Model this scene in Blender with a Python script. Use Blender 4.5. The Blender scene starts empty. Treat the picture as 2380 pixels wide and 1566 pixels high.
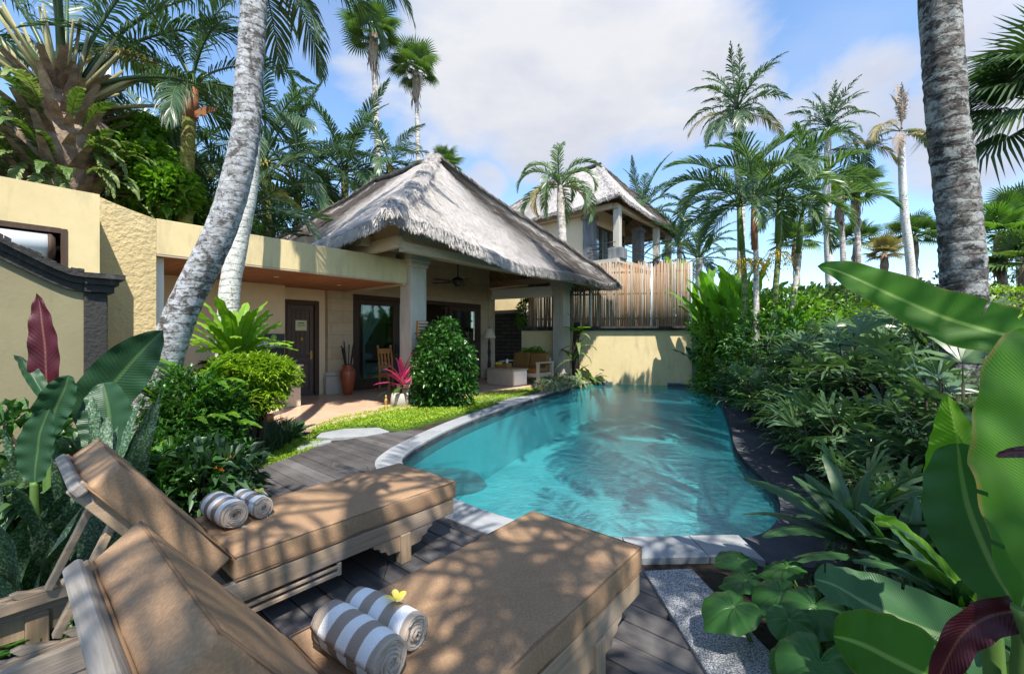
import bpy, bmesh, math, random
from mathutils import Vector, Matrix, Quaternion, noise
R = math.radians
scene = bpy.context.scene
COL = scene.collection
rnd = random.Random(7)
# ------------------------------------------------------------------ camera geometry
CX, CY, F, H = 1190.0, 783.0, 992.0, 1.45
def at(x, y, Y):
    return Vector(((x - CX) / F * Y, Y, H - (y - CY) / F * Y))
def gp(x, y, z=0.0):
    Y = F * (H - z) / (y - CY)
    return Vector(((x - CX) / F * Y, Y, z))
UA = R(50)
U = Vector((math.cos(UA), math.sin(UA), 0)); N = Vector((math.sin(UA), -math.cos(UA), 0)); ZZ = Vector((0, 0, 1))
CL = Vector((-2.14, 9.25, 0))
def V(u, n, z=0.0):
    return CL + U * u + N * n + ZZ * z

# ------------------------------------------------------------------ object helpers
def tag(o, label=None, cat=None, group=None, kind=None):
    if label: o['label'] = label
    if cat: o['category'] = cat
    if group: o['group'] = group
    if kind: o['kind'] = kind
    return o
def thing(name, loc, label, cat, group=None, rz=0):
    o = bpy.data.objects.new(name, None); COL.objects.link(o)
    o.location = loc; o.rotation_euler = (0, 0, rz); o.empty_display_size = .2
    return tag(o, label, cat, group)

class MB:
    def __init__(s): s.v = []; s.f = []; s.uv = {}; s.sm = []
    def add(s, vs, fs, smooth=False):
        b = len(s.v); s.v += [Vector(v) for v in vs]
        for f in fs: s.f.append([i + b for i in f]); s.sm.append(smooth)
        return b
    def hexa(s, p):   # 8 points: bottom 4 ccw, top 4
        s.add(p, [(3, 2, 1, 0), (4, 5, 6, 7), (0, 1, 5, 4), (1, 2, 6, 5), (2, 3, 7, 6), (3, 0, 4, 7)])
    def box(s, c, size, ax=None):
        ax = ax or (Vector((1, 0, 0)), Vector((0, 1, 0)), ZZ)
        c = Vector(c); h = [k / 2 for k in size]
        p = []
        for z in (-1, 1):
            for x, y in ((-1, -1), (1, -1), (1, 1), (-1, 1)):
                p.append(c + ax[0] * (x * h[0]) + ax[1] * (y * h[1]) + ax[2] * (z * h[2]))
        s.hexa(p)
    def vbox(s, u0, u1, n0, n1, z0, z1):     # box in the villa's frame
        p = [V(u0, n1, z0), V(u1, n1, z0), V(u1, n0, z0), V(u0, n0, z0)]
        p += [q + ZZ * (z1 - z0) for q in p]
        s.hexa(p)
    def bar(s, a, b, w, h, up=ZZ):
        a = Vector(a); b = Vector(b); d = (b - a); L = d.length; d.normalize()
        y = up.cross(d)
        if y.length < 1e-4: y = Vector((1, 0, 0)).cross(d)
        y.normalize(); z = d.cross(y)
        s.box((a + b) / 2, (L, w, h), (d, y, z))
    def tube(s, pts, rad, n=8, cap=True, smooth=True, wob=0, sq=1):
        pts = [Vector(p) for p in pts]; m = len(pts)
        if not hasattr(rad, '__len__'): rad = [rad] * m
        vs = []; ref = None
        for i, p in enumerate(pts):
            d = (pts[min(i + 1, m - 1)] - pts[max(i - 1, 0)]).normalized()
            if ref is None:
                ref = Vector((0, 0, 1)) if abs(d.z) < .9 else Vector((1, 0, 0))
            x = (ref - d * ref.dot(d)).normalized(); ref = x; y = d.cross(x)
            for k in range(n):
                a = 2 * math.pi * k / n
                rr = rad[i] * (1 + (wob * noise.noise(Vector((p.x * 3 + math.cos(a) * 1.3, p.y * 3 + math.sin(a) * 1.3, p.z * 3))) if wob else 0))
                vs.append(p + x * (math.cos(a) * rr) + y * (math.sin(a) * rr * sq))
        fs = []
        for i in range(m - 1):
            for k in range(n):
                k2 = (k + 1) % n
                fs.append((i * n + k, i * n + k2, (i + 1) * n + k2, (i + 1) * n + k))
        b = s.add(vs, fs, smooth)
        if cap:
            s.f.append([b + k for k in range(n)][::-1]); s.sm.append(False)
            s.f.append([b + (m - 1) * n + k for k in range(n)]); s.sm.append(False)
    def lathe(s, c, prof, n=20):
        c = Vector(c); vs = []
        for r, z in prof:
            for k in range(n):
                a = 2 * math.pi * k / n
                vs.append(c + Vector((math.cos(a) * r, math.sin(a) * r, z)))
        fs = []
        for i in range(len(prof) - 1):
            for k in range(n):
                k2 = (k + 1) % n
                fs.append((i * n + k, i * n + k2, (i + 1) * n + k2, (i + 1) * n + k))
        s.add(vs, fs, True)
    def poly_prism(s, pts, z0, z1):
        n = len(pts); vs = [Vector((p[0], p[1], z0)) for p in pts] + [Vector((p[0], p[1], z1)) for p in pts]
        fs = [list(range(n, 2 * n)), list(range(n))[::-1]]
        for i in range(n): fs.append((i, (i + 1) % n, n + (i + 1) % n, n + i))
        s.add(vs, fs)
    def leaf(s, base, d, nrm, L, w, fold=.25, droop=.3):   # 6-vertex leaf folded on its rib
        d = d.normalized(); side = d.cross(nrm)
        if side.length < 1e-4: side = d.orthogonal()
        side.normalize(); nrm = side.cross(d)
        m = base + d * (L * .5) + nrm * (0)
        t = base + d * L - ZZ * (droop * L)
        a = m + side * w * .5 + nrm * (fold * w); b = m - side * w * .5 + nrm * (fold * w)
        s.add([base, a, t, b, m - ZZ * (droop * L * .3)], [(0, 4, 1), (1, 4, 2), (0, 3, 4), (3, 2, 4)], True)
    def ribbon(s, pts, widths, sides, smooth=True):
        vs = []
        for p, w, sd in zip(pts, widths, sides):
            vs.append(p + sd * w); vs.append(p - sd * w)
        fs = [(2 * i, 2 * i + 1, 2 * i + 3, 2 * i + 2) for i in range(len(pts) - 1)]
        s.add(vs, fs, smooth)
    def mesh(s, name, off=None):
        me = bpy.data.meshes.new(name)
        vs = [(v - off)[:] for v in s.v] if off is not None else [v[:] for v in s.v]
        me.from_pydata(vs, [], s.f); me.update()
        me.polygons.foreach_set('use_smooth', s.sm)
        if s.uv:
            ul = me.uv_layers.new(name='UVMap')
            for l in me.loops:
                if l.vertex_index in s.uv: ul.data[l.index].uv = s.uv[l.vertex_index]
        return me
    def build(s, name, mat, parent=None, world=True, bevel=0, label=None):
        off = parent_world(parent) if (parent is not None and world) else None
        me = s.mesh(name, off)
        return link(name, me, mat, parent, bevel, label)
def parent_world(o):
    p = Vector((0, 0, 0))
    while o is not None: p += Vector(o.location); o = o.parent
    return p
def link(name, me, mat, parent=None, bevel=0, label=None):
    o = bpy.data.objects.new(name, me); COL.objects.link(o)
    if mat is not None:
        me.materials.clear()
        me.materials.append(mat)
    if parent is not None: o.parent = parent
    if bevel:
        m = o.modifiers.new('bevel', 'BEVEL'); m.width = bevel; m.segments = 2; m.limit_method = 'ANGLE'
    if label: o['label'] = label
    return o
def copy_tree(o, parent=None):
    c = o.copy(); COL.objects.link(c)
    if parent is not None: c.parent = parent
    for ch in list(o.children): copy_tree(ch, c)
    return c
def crom(P, n=8):
    P = [Vector(p) for p in P]; out = []
    for i in range(len(P) - 1):
        p0 = P[max(i - 1, 0)]; p1 = P[i]; p2 = P[i + 1]; p3 = P[min(i + 2, len(P) - 1)]
        for k in range(n):
            t = k / n
            out.append(.5 * ((2 * p1) + (p2 - p0) * t + (2 * p0 - 5 * p1 + 4 * p2 - p3) * t * t + (3 * p1 - p0 - 3 * p2 + p3) * t ** 3))
    out.append(P[-1]); return out

# ------------------------------------------------------------------ materials
class NT:
    def __init__(s, name):
        s.m = bpy.data.materials.new(name); s.m.use_nodes = True; s.t = s.m.node_tree
        s.t.nodes.clear(); s.out = s.n('OutputMaterial')
    def n(s, typ, **kw):
        nd = s.t.nodes.new('ShaderNode' + typ)
        for k, v in kw.items():
            if k in nd.inputs: nd.inputs[k].default_value = v
            else: setattr(nd, k, v)
        return nd
    def l(s, a, b): s.t.links.new(a, b)
    def coord(s, kind='Object', scale=(1, 1, 1), rot=(0, 0, 0)):
        tc = s.n('TexCoord'); mp = s.n('Mapping'); s.l(tc.outputs[kind], mp.inputs['Vector'])
        mp.inputs['Scale'].default_value = scale; mp.inputs['Rotation'].default_value = rot
        return mp.outputs[0]
    def noise(s, vec, scale, detail=4, rough=.55, dist=0):
        n = s.n('TexNoise'); n.inputs['Scale'].default_value = scale; n.inputs['Detail'].default_value = detail
        n.inputs['Roughness'].default_value = rough; n.inputs['Distortion'].default_value = dist
        if vec is not None: s.l(vec, n.inputs['Vector'])
        return n.outputs['Fac']
    def ramp(s, fac, stops, interp='LINEAR'):
        r = s.n('ValToRGB'); cr = r.color_ramp; cr.interpolation = interp
        while len(cr.elements) < len(stops): cr.elements.new(.5)
        for e, (p, c) in zip(cr.elements, stops):
            e.position = p; e.color = (c, c, c, 1) if not hasattr(c, '__len__') else (*c, 1)
        s.l(fac, r.inputs[0]); return r.outputs[0]
    def mix(s, fac, a, b, typ='MIX'):
        m = s.n('MixRGB'); m.blend_type = typ
        for sock, v in ((m.inputs[0], fac), (m.inputs[1], a), (m.inputs[2], b)):
            if isinstance(v, (int, float)): sock.default_value = v
            elif isinstance(v, tuple): sock.default_value = (*v, 1)
            else: s.l(v, sock)
        return m.outputs[0]
    def math(s, op, a, b=0.0):
        m = s.n('Math'); m.operation = op
        for sock, v in ((m.inputs[0], a), (m.inputs[1], b)):
            if isinstance(v, (int, float)): sock.default_value = v
            else: s.l(v, sock)
        return m.outputs[0]
    def bump(s, h, strength=.4, dist=.01):
        b = s.n('Bump'); b.inputs['Strength'].default_value = strength; b.inputs['Distance'].default_value = dist
        s.l(h, b.inputs['Height']); return b.outputs[0]
    def bsdf(s, col, rough=.6, nrm=None, spec=.4, metal=0):
        p = s.n('BsdfPrincipled'); p.inputs['Specular IOR Level'].default_value = spec; p.inputs['Metallic'].default_value = metal
        if isinstance(col, tuple): p.inputs['Base Color'].default_value = (*col, 1)
        else: s.l(col, p.inputs['Base Color'])
        if isinstance(rough, (int, float)): p.inputs['Roughness'].default_value = rough
        else: s.l(rough, p.inputs['Roughness'])
        if nrm is not None: s.l(nrm, p.inputs['Normal'])
        return p.outputs[0]
    def done(s, sh): s.l(sh, s.out.inputs['Surface']); return s.m

def m_plain(name, c1, c2=None, scale=6, rough=.6, bump=.15, bscale=60, spec=.3, stretch=(1, 1, 1), dist=.01, metal=0, isl=0):
    t = NT(name); co = t.coord('Object', stretch)
    f = t.noise(co, scale, 5); c2 = c2 or tuple(k * .75 for k in c1)
    col = t.mix(t.ramp(f, [(.3, 0), (.7, 1)]), c1, c2)
    if isl:
        g = t.n('NewGeometry'); col = t.mix(1, col, t.ramp(g.outputs['Random Per Island'], [(0, 1 - isl), (1, 1 + isl)]), 'MULTIPLY')
    b = t.bump(t.noise(co, bscale, 4), bump, dist)
    return t.done(t.bsdf(col, rough, b, spec, metal))

def m_leaf(name, c1, c2, transl=.35, rough=.42, c3=None, spec=.5, nscale=1.5, obj=True):
    t = NT(name); g = t.n('NewGeometry'); oi = t.n('ObjectInfo')
    f = t.math('ADD', t.math('MULTIPLY', g.outputs['Random Per Island'], .6), t.math('MULTIPLY', t.noise(t.coord('Object'), nscale, 3), .5))
    f = t.math('ADD', f, t.math('MULTIPLY', t.math('SUBTRACT', oi.outputs['Random'], .5), .3))
    stops = [(.15, c1), (.8, c2)]
    if c3: stops = [(.1, c1), (.72, c2), (.93, c2), (1, c3)]
    col = t.ramp(f, stops)
    p = t.bsdf(col, rough, None, spec)
    tr = t.n('BsdfTranslucent'); t.l(t.mix(1, col, (.95, 1.12, .45), 'MULTIPLY'), tr.inputs[0])
    mx = t.n('MixShader'); mx.inputs[0].default_value = transl; t.l(p, mx.inputs[1]); t.l(tr.outputs[0], mx.inputs[2])
    return t.done(mx.outputs[0])

def m_broad(name, c1, c2, rib, transl=.3, rough=.35, veins=60, edge=None, spots=None, spec=.3):
    t = NT(name); tc = t.n('TexCoord'); sp = t.n('SeparateXYZ'); t.l(tc.outputs['UV'], sp.inputs[0])
    u, v = sp.outputs[0], sp.outputs[1]
    av = t.math('ABSOLUTE', t.math('SUBTRACT', v, .5))
    vn = t.math('SINE', t.math('MULTIPLY', t.math('ADD', t.math('SUBTRACT', u, t.math('MULTIPLY', av, .22)), t.math('MULTIPLY', t.noise(tc.outputs['UV'], 3, 2), .03)), veins * 6.283))
    vn01 = t.math('ADD', t.math('MULTIPLY', vn, .5), .5)
    f = t.noise(t.coord('Object'), 3, 4)
    col = t.mix(t.ramp(f, [(.3, 0), (.7, 1)]), c1, c2)
    col = t.mix(t.math('MULTIPLY', vn01, .11), col, tuple(k * .62 for k in c1))
    if edge: col = t.mix(t.math('MULTIPLY', t.ramp(t.math('ADD', av, t.math('MULTIPLY', t.noise(t.coord('Object'), 14, 3), .12)), [(.53, 0), (.57, 1)]), .85), col, edge)
    if spots:
        n_ = t.noise(t.coord('Object'), 90, 2); col = t.mix(t.ramp(n_, [(.52, 0), (.56, 1)]), col, spots)
    col = t.mix(t.ramp(av, [(.02, 1), (.045, 0)]), col, rib)
    b = t.bump(t.math('ADD', vn01, t.math('MULTIPLY', t.noise(t.coord('Object'), 30, 2), .6)), .2, .005)
    p = t.bsdf(col, rough + .1, b, spec)
    tr = t.n('BsdfTranslucent'); t.l(t.mix(1, col, (1.15, 1.45, .35), 'MULTIPLY'), tr.inputs[0])
    mx = t.n('MixShader'); mx.inputs[0].default_value = transl; t.l(p, mx.inputs[1]); t.l(tr.outputs[0], mx.inputs[2])
    return t.done(mx.outputs[0])

def m_wood(name, c1, c2, axis='x', grain=14, rough=.65, bump=.3, isl=.12, patch=None):
    st = {'x': (1, grain, grain), 'y': (grain, 1, grain), 'z': (grain, grain, 1)}[axis]
    t = NT(name); co = t.coord('Object', st)
    f = t.noise(co, 3.0, 6, .65, .6)
    col = t.mix(t.ramp(f, [(.3, 0), (.7, 1)]), c1, c2)
    if patch: col = t.mix(t.math('MULTIPLY', t.ramp(t.noise(t.coord('Object'), 2.2, 4), [(.45, 0), (.62, 1)]), .6), col, patch)
    g = t.n('NewGeometry'); col = t.mix(1, col, t.ramp(g.outputs['Random Per Island'], [(0, 1 - isl), (1, 1 + isl)]), 'MULTIPLY')
    b = t.bump(t.noise(co, 9, 4), bump, .006)
    return t.done(t.bsdf(col, rough, b, .3))

def m_trunk(name, base, light, dark, ring=9, lich=5.0, moss=None, amount=.5, bumpk=.5):
    t = NT(name); co = t.coord('Object')
    big = t.ramp(t.noise(t.coord('Object', (1, 1, .8)), 1.1, 4, .6), [(.35, 0), (.65, 1)])
    f = t.noise(co, lich * 2.2, 10, .72, .5)
    f = t.math('ADD', f, t.math('MULTIPLY', t.math('SUBTRACT', big, .5), .16))
    col = t.mix(t.ramp(f, [(amount - .035, 0), (amount + .035, 1)]), dark, base)
    f2 = t.noise(t.coord('Object', (1, 1, 1.5)), lich * 2.3, 9, .74, .35)
    col = t.mix(t.ramp(f2, [(.47, 0), (.56, .85)]), col, light)
    f3 = t.noise(co, lich * 9, 6, .7); col = t.mix(t.ramp(f3, [(.36, .8), (.45, 0)]), col, tuple(k * .8 for k in dark))
    sp = t.n('SeparateXYZ'); t.l(co, sp.inputs[0])
    zz = t.math('ADD', sp.outputs[2], t.math('MULTIPLY', t.noise(co, 2.6, 5, .6), .16))
    w = t.math('SINE', t.math('MULTIPLY', zz, ring * 6.283))
    line = t.ramp(t.math('ADD', t.math('MULTIPLY', w, .5), t.math('MULTIPLY', t.noise(co, 13, 5, .7), .8)), [(.78, 0), (.9, 1)])
    col = t.mix(t.math('MULTIPLY', line, t.ramp(big, [(.2, .9), (.9, .15)])), col, tuple(k * .75 for k in dark))
    if moss: col = t.mix(t.ramp(t.noise(co, 3, 6), [(.5, 0), (.62, .8)]), col, moss)
    h = t.math('ADD', t.math('MULTIPLY', line, -.5), t.math('MULTIPLY', f, 1.0))
    h = t.math('ADD', h, t.math('MULTIPLY', t.noise(co, 45, 5, .7), .6))
    b = t.bump(h, bumpk, .012)
    return t.done(t.bsdf(col, .85, b, .15))

def m_stucco(name, c1, c2, rough_b=.2, scale=28, stain=None, dist=.01):
    t = NT(name); co = t.coord('Object')
    col = t.mix(t.ramp(t.noise(co, .9, 5, .6), [(.3, 0), (.7, 1)]), c1, c2)
    col = t.mix(t.ramp(t.noise(co, 7, 6, .7), [(.45, 0), (.75, .25)]), col, tuple(k * .7 for k in c1))
    if stain: col = t.mix(t.ramp(t.noise(t.coord('Object', (2.2, 2.2, .5)), 1.6, 6, .7), [(.5, 0), (.68, .6)]), col, stain)
    b = t.bump(t.noise(co, scale, 5, .6), rough_b, dist)
    return t.done(t.bsdf(col, .9, b, .1))

def m_blocks(name, c1, c2, mortar, bw, bh, rot=0, rough=.85, mort=.012, bumpd=.01, plane='wall', spec=.2):
    # brick pattern laid in the villa's own directions
    t = NT(name)
    co = t.coord('Object', (1, 1, 1), (0, 0, -UA))
    if plane == 'wall':
        sp = t.n('SeparateXYZ'); t.l(co, sp.inputs[0]); cb = t.n('CombineXYZ')
        t.l(t.math('ADD', sp.outputs[0], sp.outputs[1]), cb.inputs[0]); t.l(sp.outputs[2], cb.inputs[1]); co2 = cb.outputs[0]
    else: co2 = co
    br = t.n('TexBrick'); t.l(co2, br.inputs['Vector'])
    br.inputs['Color1'].default_value = (*c1, 1); br.inputs['Color2'].default_value = (*c2, 1); br.inputs['Mortar'].default_value = (*mortar, 1)
    br.inputs['Scale'].default_value = 1; br.inputs['Mortar Size'].default_value = mort; br.inputs['Brick Width'].default_value = bw; br.inputs['Row Height'].default_value = bh
    if plane == 'floor': br.offset = 0
    col = t.mix(t.ramp(t.noise(t.coord('Object'), 5, 6, .7), [(.35, 0), (.75, .4)]), br.outputs['Color'], tuple(k * .55 for k in c1))
    h = t.math('SUBTRACT', t.math('MULTIPLY', t.noise(t.coord('Object'), 30, 4), .5), br.outputs['Fac'])
    return t.done(t.bsdf(col, rough, t.bump(h, .5, bumpd), spec))

M = {}
M['yellow'] = m_stucco('yellow_plaster', (.62, .51, .29), (.55, .44, .24), .15, 40, stain=(.37, .30, .18))
M['rough_yellow'] = m_stucco('rough_yellow_render', (.55, .44, .24), (.47, .37, .20), 1.0, 15, dist=.03, stain=(.40, .32, .18))
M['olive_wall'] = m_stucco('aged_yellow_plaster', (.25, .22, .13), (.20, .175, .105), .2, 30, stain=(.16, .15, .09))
M['cream'] = m_stucco('cream_paint', (.72, .60, .42), (.66, .54, .37), .05, 40)
M['white_wall'] = m_stucco('white_paint', (.78, .77, .74), (.72, .71, .68), .08, 40)
M['sandstone'] = m_blocks('sandstone_cladding', (.52, .42, .29), (.46, .365, .245), (.36, .28, .19), .6, .3, mort=.006, bumpd=.004)
M['column'] = m_stucco('grey_stone_render', (.50, .47, .40), (.42, .39, .33), .25, 30, stain=(.28, .26, .22))
M['darkstone'] = m_blocks('dark_lava_block', (.06, .06, .062), (.10, .10, .10), (.018, .018, .018), .42, .14, mort=.014, bumpd=.02)
M['greystone'] = m_stucco('grey_lava_stone', (.17, .18, .19), (.10, .105, .11), .5, 40, stain=(.3, .3, .29))
M['blackcoping'] = m_stucco('weathered_black_coping', (.05, .048, .045), (.03, .03, .03), .9, 22, stain=(.16, .15, .14), dist=.02)
M['tile'] = m_blocks('terracotta_tile', (.66, .45, .31), (.61, .40, .27), (.45, .31, .22), .4, .4, plane='floor', rough=.28, mort=.004, bumpd=.002, spec=.5)
M['darkwood'] = m_wood('dark_carved_timber', (.075, .045, .03), (.045, .026, .018), 'z', 16)
M['greydoor'] = m_wood('old_grey_brown_timber', (.13, .095, .08), (.07, .05, .042), 'z', 22)
M['ceilwood'] = m_wood('reddish_ceiling_boards', (.33, .145, .065), (.24, .10, .045), 'x', 10)
M['beam'] = m_wood('pale_beam', (.48, .40, .30), (.38, .31, .225), 'x', 6, isl=.05)
M['teak'] = m_wood('weathered_teak', (.39, .285, .185), (.26, .18, .115), 'x', 16, patch=(.37, .32, .27))
M['teakz'] = m_wood('weathered_teak_upright', (.39, .285, .185), (.26, .18, .115), 'z', 16, patch=(.37, .32, .27))
M['greyteak'] = m_wood('silvered_teak', (.30, .275, .25), (.17, .15, .13), 'y', 16)
M['orangewood'] = m_wood('golden_wood', (.42, .20, .06), (.33, .15, .045), 'z', 12)
M['cushion'] = None
M['soil'] = m_plain('soil', (.055, .042, .03), (.03, .024, .018), 4, .95, .6, 25, .1, dist=.03)
M['lawn'] = m_plain('grass_soil', (.11, .20, .025), (.06, .11, .02), 5, .95, .5, 40, .1, dist=.02)
M['coping'] = m_stucco('pale_grey_coping_stone', (.31, .32, .33), (.24, .25, .26), .35, 40, stain=(.16, .165, .17))
M['apron'] = m_stucco('dark_wet_stone', (.07, .075, .085), (.045, .048, .055), .4, 30, stain=(.12, .12, .12))
M['pot'] = m_plain('red_clay', (.30, .075, .03), (.22, .05, .022), 5, .35, .1, 40, .5)
M['black'] = m_plain('black_metal', (.02, .018, .016), (.035, .03, .025), 8, .45, .05)
M['blackpanel'] = m_plain('black_panel', (.022, .023, .026), (.03, .03, .032), 3, .3, .02)
M['socket'] = m_plain('white_plastic', (.8, .8, .78), (.75, .75, .73), 3, .4, .01)
M['greenpl'] = m_plain('green_sign', (.16, .42, .05), (.2, .5, .1), 9, .5, .01)
M['paper'] = m_plain('pale_green_sign', (.55, .58, .32), (.62, .62, .40), 16, .6, .01)
M['brass'] = m_plain('brass', (.6, .42, .12), (.5, .33, .09), 8, .35, .05, metal=.7)
M['curtain'] = m_plain('white_curtain', (.8, .8, .78), (.7, .7, .69), 2, .9, .1, 8, .1)
M['sofafab'] = m_plain('brown_sofa_fabric', (.33, .165, .055), (.26, .125, .04), 4, .9, .2, 120, .1)
M['palewood'] = m_wood('pale_wood', (.60, .50, .38), (.50, .41, .31), 'z', 10)
M['shade'] = m_plain('cream_lampshade', (.75, .66, .48), (.68, .6, .43), 3, .9, .05)
M['steel'] = m_plain('brushed_steel_tank', (.8, .81, .83), (.7, .71, .73), 3, .42, .05, 60, .5, (1, 1, 1), metal=.2)
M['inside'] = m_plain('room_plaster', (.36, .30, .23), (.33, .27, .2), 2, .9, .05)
M['bone'] = m_plain('white_linen', (.75, .74, .7), (.68, .67, .63), 3, .8, .1)
M['polewhite'] = m_plain('white_steel_pole', (.75, .77, .8), (.65, .68, .72), 4, .4, .05)
M['petal'] = m_plain('yellow_petal', (.85, .62, .04), (.9, .75, .2), 25, .6, .05)
M['orange'] = m_plain('orange_petal', (.8, .2, .03), (.7, .12, .02), 20, .6, .05)
M['red'] = m_plain('red_bract', (.6, .03, .03), (.5, .015, .03), 20, .5, .05)
M['yellowfruit'] = m_plain('yellow_inflorescence', (.72, .5, .03), (.55, .42, .05), 20, .7, .05, isl=.3)
M['root'] = m_plain('dark_root_mass', (.045, .034, .026), (.02, .016, .013), 9, .95, .9, 40, .1, dist=.03)
def m_cushion():
    t = NT('tan_outdoor_fabric'); co = t.coord('Object')
    col = t.mix(t.ramp(t.noise(co, 3, 6, .7), [(.3, 0), (.7, 1)]), (.305, .19, .108), (.225, .138, .08))
    col = t.mix(t.ramp(t.noise(co, 120, 2), [(.4, 0), (.7, .45)]), col, (.42, .27, .16))
    h = t.math('ADD', t.math('MULTIPLY', t.noise(co, 260, 2), .25), t.noise(co, 4.5, 4, .6, .4))
    return t.done(t.bsdf(col, .75, t.bump(h, .35, .02), .25))
M['cushion'] = m_cushion()
M['seam'] = m_plain('dark_cushion_seam', (.20, .122, .068), (.16, .095, .055), 9, .85, .1, 90)
def m_towel():
    t = NT('striped_terry_towel'); co = t.coord('Object'); sp = t.n('SeparateXYZ'); t.l(co, sp.inputs[0])
    w = t.math('SINE', t.math('ADD', t.math('MULTIPLY', t.math('ADD', sp.outputs[1], t.math('MULTIPLY', t.noise(co, 9, 2), .008)), 6.283 / .098), 1.3))
    col = t.mix(t.ramp(t.math('ADD', t.math('MULTIPLY', w, .5), .5), [(.44, 0), (.56, 1)]), (.84, .84, .84), (.36, .29, .24))
    ed = t.ramp(sp.outputs[1], [(.004, 1), (.012, 0)]); col = t.mix(ed, col, (.42, .35, .29))
    return t.done(t.bsdf(col, .95, t.bump(t.noise(co, 220, 3), .6, .006), .05))
M['towel'] = m_towel()
def m_granite():
    t = NT('speckled_granite'); co = t.coord('Object')
    col = t.ramp(t.noise(co, 150, 3, .7), [(.38, (.035, .04, .05)), (.5, (.19, .20, .22)), (.62, (.46, .46, .46))])
    return t.done(t.bsdf(col, .7, t.bump(t.noise(co, 120, 3), .4, .004), .3))
M['granite'] = m_granite()
def m_deck():
    t = NT('dark_weathered_decking'); co = t.coord('Object', (1, 1, 1), (0, 0, -UA)); mp = t.n('Mapping'); t.l(co, mp.inputs[0]); mp.inputs['Scale'].default_value = (13, 1, 13)
    f = t.noise(mp.outputs[0], 2.2, 7, .7, .5)
    col = t.mix(t.ramp(f, [(.3, 0), (.7, 1)]), (.045, .041, .042), (.095, .087, .086))
    col = t.mix(t.ramp(t.noise(t.coord('Object'), 1.8, 5, .65), [(.42, 0), (.68, .55)]), col, (.155, .148, .145))
    g = t.n('NewGeometry'); col = t.mix(1, col, t.ramp(g.outputs['Random Per Island'], [(0, .72), (1, 1.25)]), 'MULTIPLY')
    return t.done(t.bsdf(col, .6, t.bump(t.noise(mp.outputs[0], 6, 5, .7), .5, .006), .35))
M['deck'] = m_deck()
def m_thatch():
    t = NT('grey_alang_thatch'); g = t.n('NewGeometry'); co = t.coord('Object')
    f = t.math('ADD', t.math('MULTIPLY', g.outputs['Random Per Island'], .38), t.math('MULTIPLY', t.noise(co, 1.1, 5, .6), .72))
    col = t.ramp(f, [(.1, (.29, .265, .255)), (.45, (.42, .39, .37)), (.9, (.55, .515, .49))])
    col = t.mix(t.ramp(t.noise(co, .7, 4), [(.5, 0), (.7, .45)]), col, (.42, .385, .34))
    return t.done(t.bsdf(col, .95, t.bump(t.noise(co, 40, 5, .8), .9, .03), .05))
M['thatch'] = m_thatch()
M['thatch_under'] = m_plain('thatch_underside', (.40, .27, .15), (.28, .18, .10), 20, .95, .8, 50, .05, dist=.02)
def m_glass():
    t = NT('window_glass'); tr = t.n('BsdfTransparent'); tr.inputs[0].default_value = (.78, .84, .84, 1)
    gl = t.n('BsdfGlossy'); gl.inputs['Roughness'].default_value = .01; gl.inputs[0].default_value = (1, 1, 1, 1)
    fr = t.n('Fresnel'); fr.inputs[0].default_value = 1.6
    mx = t.n('MixShader'); t.l(t.math('MULTIPLY', fr.outputs[0], .7), mx.inputs[0]); t.l(tr.outputs[0], mx.inputs[1]); t.l(gl.outputs[0], mx.inputs[2])
    return t.done(mx.outputs[0])
M['glass'] = m_glass()
def m_water():
    t = NT('pool_water'); co = t.coord('Object', (1, 1.0, 1))
    h = t.math('ADD', t.math('MULTIPLY', t.noise(co, 2.6, 3, .5, .4), .25), t.math('MULTIPLY', t.noise(t.coord('Object', (.7, 1.3, 1)), 17, 4, .6, .5), .5))
    b = t.bump(h, .34, .05)
    tr = t.n('BsdfTransparent'); tr.inputs[0].default_value = (.52, .82, .85, 1)
    gl = t.n('BsdfGlossy'); gl.inputs['Roughness'].default_value = .03; gl.inputs[0].default_value = (1, 1, 1, 1); t.l(b, gl.inputs['Normal'])
    fr = t.n('Fresnel'); fr.inputs[0].default_value = 1.33; t.l(b, fr.inputs['Normal'])
    df = t.n('BsdfDiffuse'); df.inputs[0].default_value = (.04, .28, .32, 1); t.l(b, df.inputs['Normal'])
    m0 = t.n('MixShader'); m0.inputs[0].default_value = .24; t.l(tr.outputs[0], m0.inputs[1]); t.l(df.outputs[0], m0.inputs[2])
    mx = t.n('MixShader'); t.l(t.math('MULTIPLY', fr.outputs[0], .26), mx.inputs[0]); t.l(m0.outputs[0], mx.inputs[1]); t.l(gl.outputs[0], mx.inputs[2])
    return t.done(mx.outputs[0])
M['water'] = m_water()
def m_pooltile():
    t = NT('turquoise_pool_plaster'); co = t.coord('Object')
    col = t.mix(t.ramp(t.noise(co, 1.2, 4), [(.3, 0), (.7, 1)]), (.12, .40, .42), (.20, .52, .52))
    vo = t.n('TexVoronoi'); vo.feature = 'DISTANCE_TO_EDGE'; vo.inputs['Scale'].default_value = 3.2
    cw = t.n('VectorMath'); cw.operation = 'ADD'; t.l(co, cw.inputs[0]); nn = t.n('TexNoise'); nn.inputs['Scale'].default_value = 2.5; t.l(co, nn.inputs[0]); t.l(nn.outputs['Color'], cw.inputs[1]); t.l(cw.outputs[0], vo.inputs['Vector'])
    return t.done(t.bsdf(col, .7, None, .2))
M['pooltile'] = m_pooltile()
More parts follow.
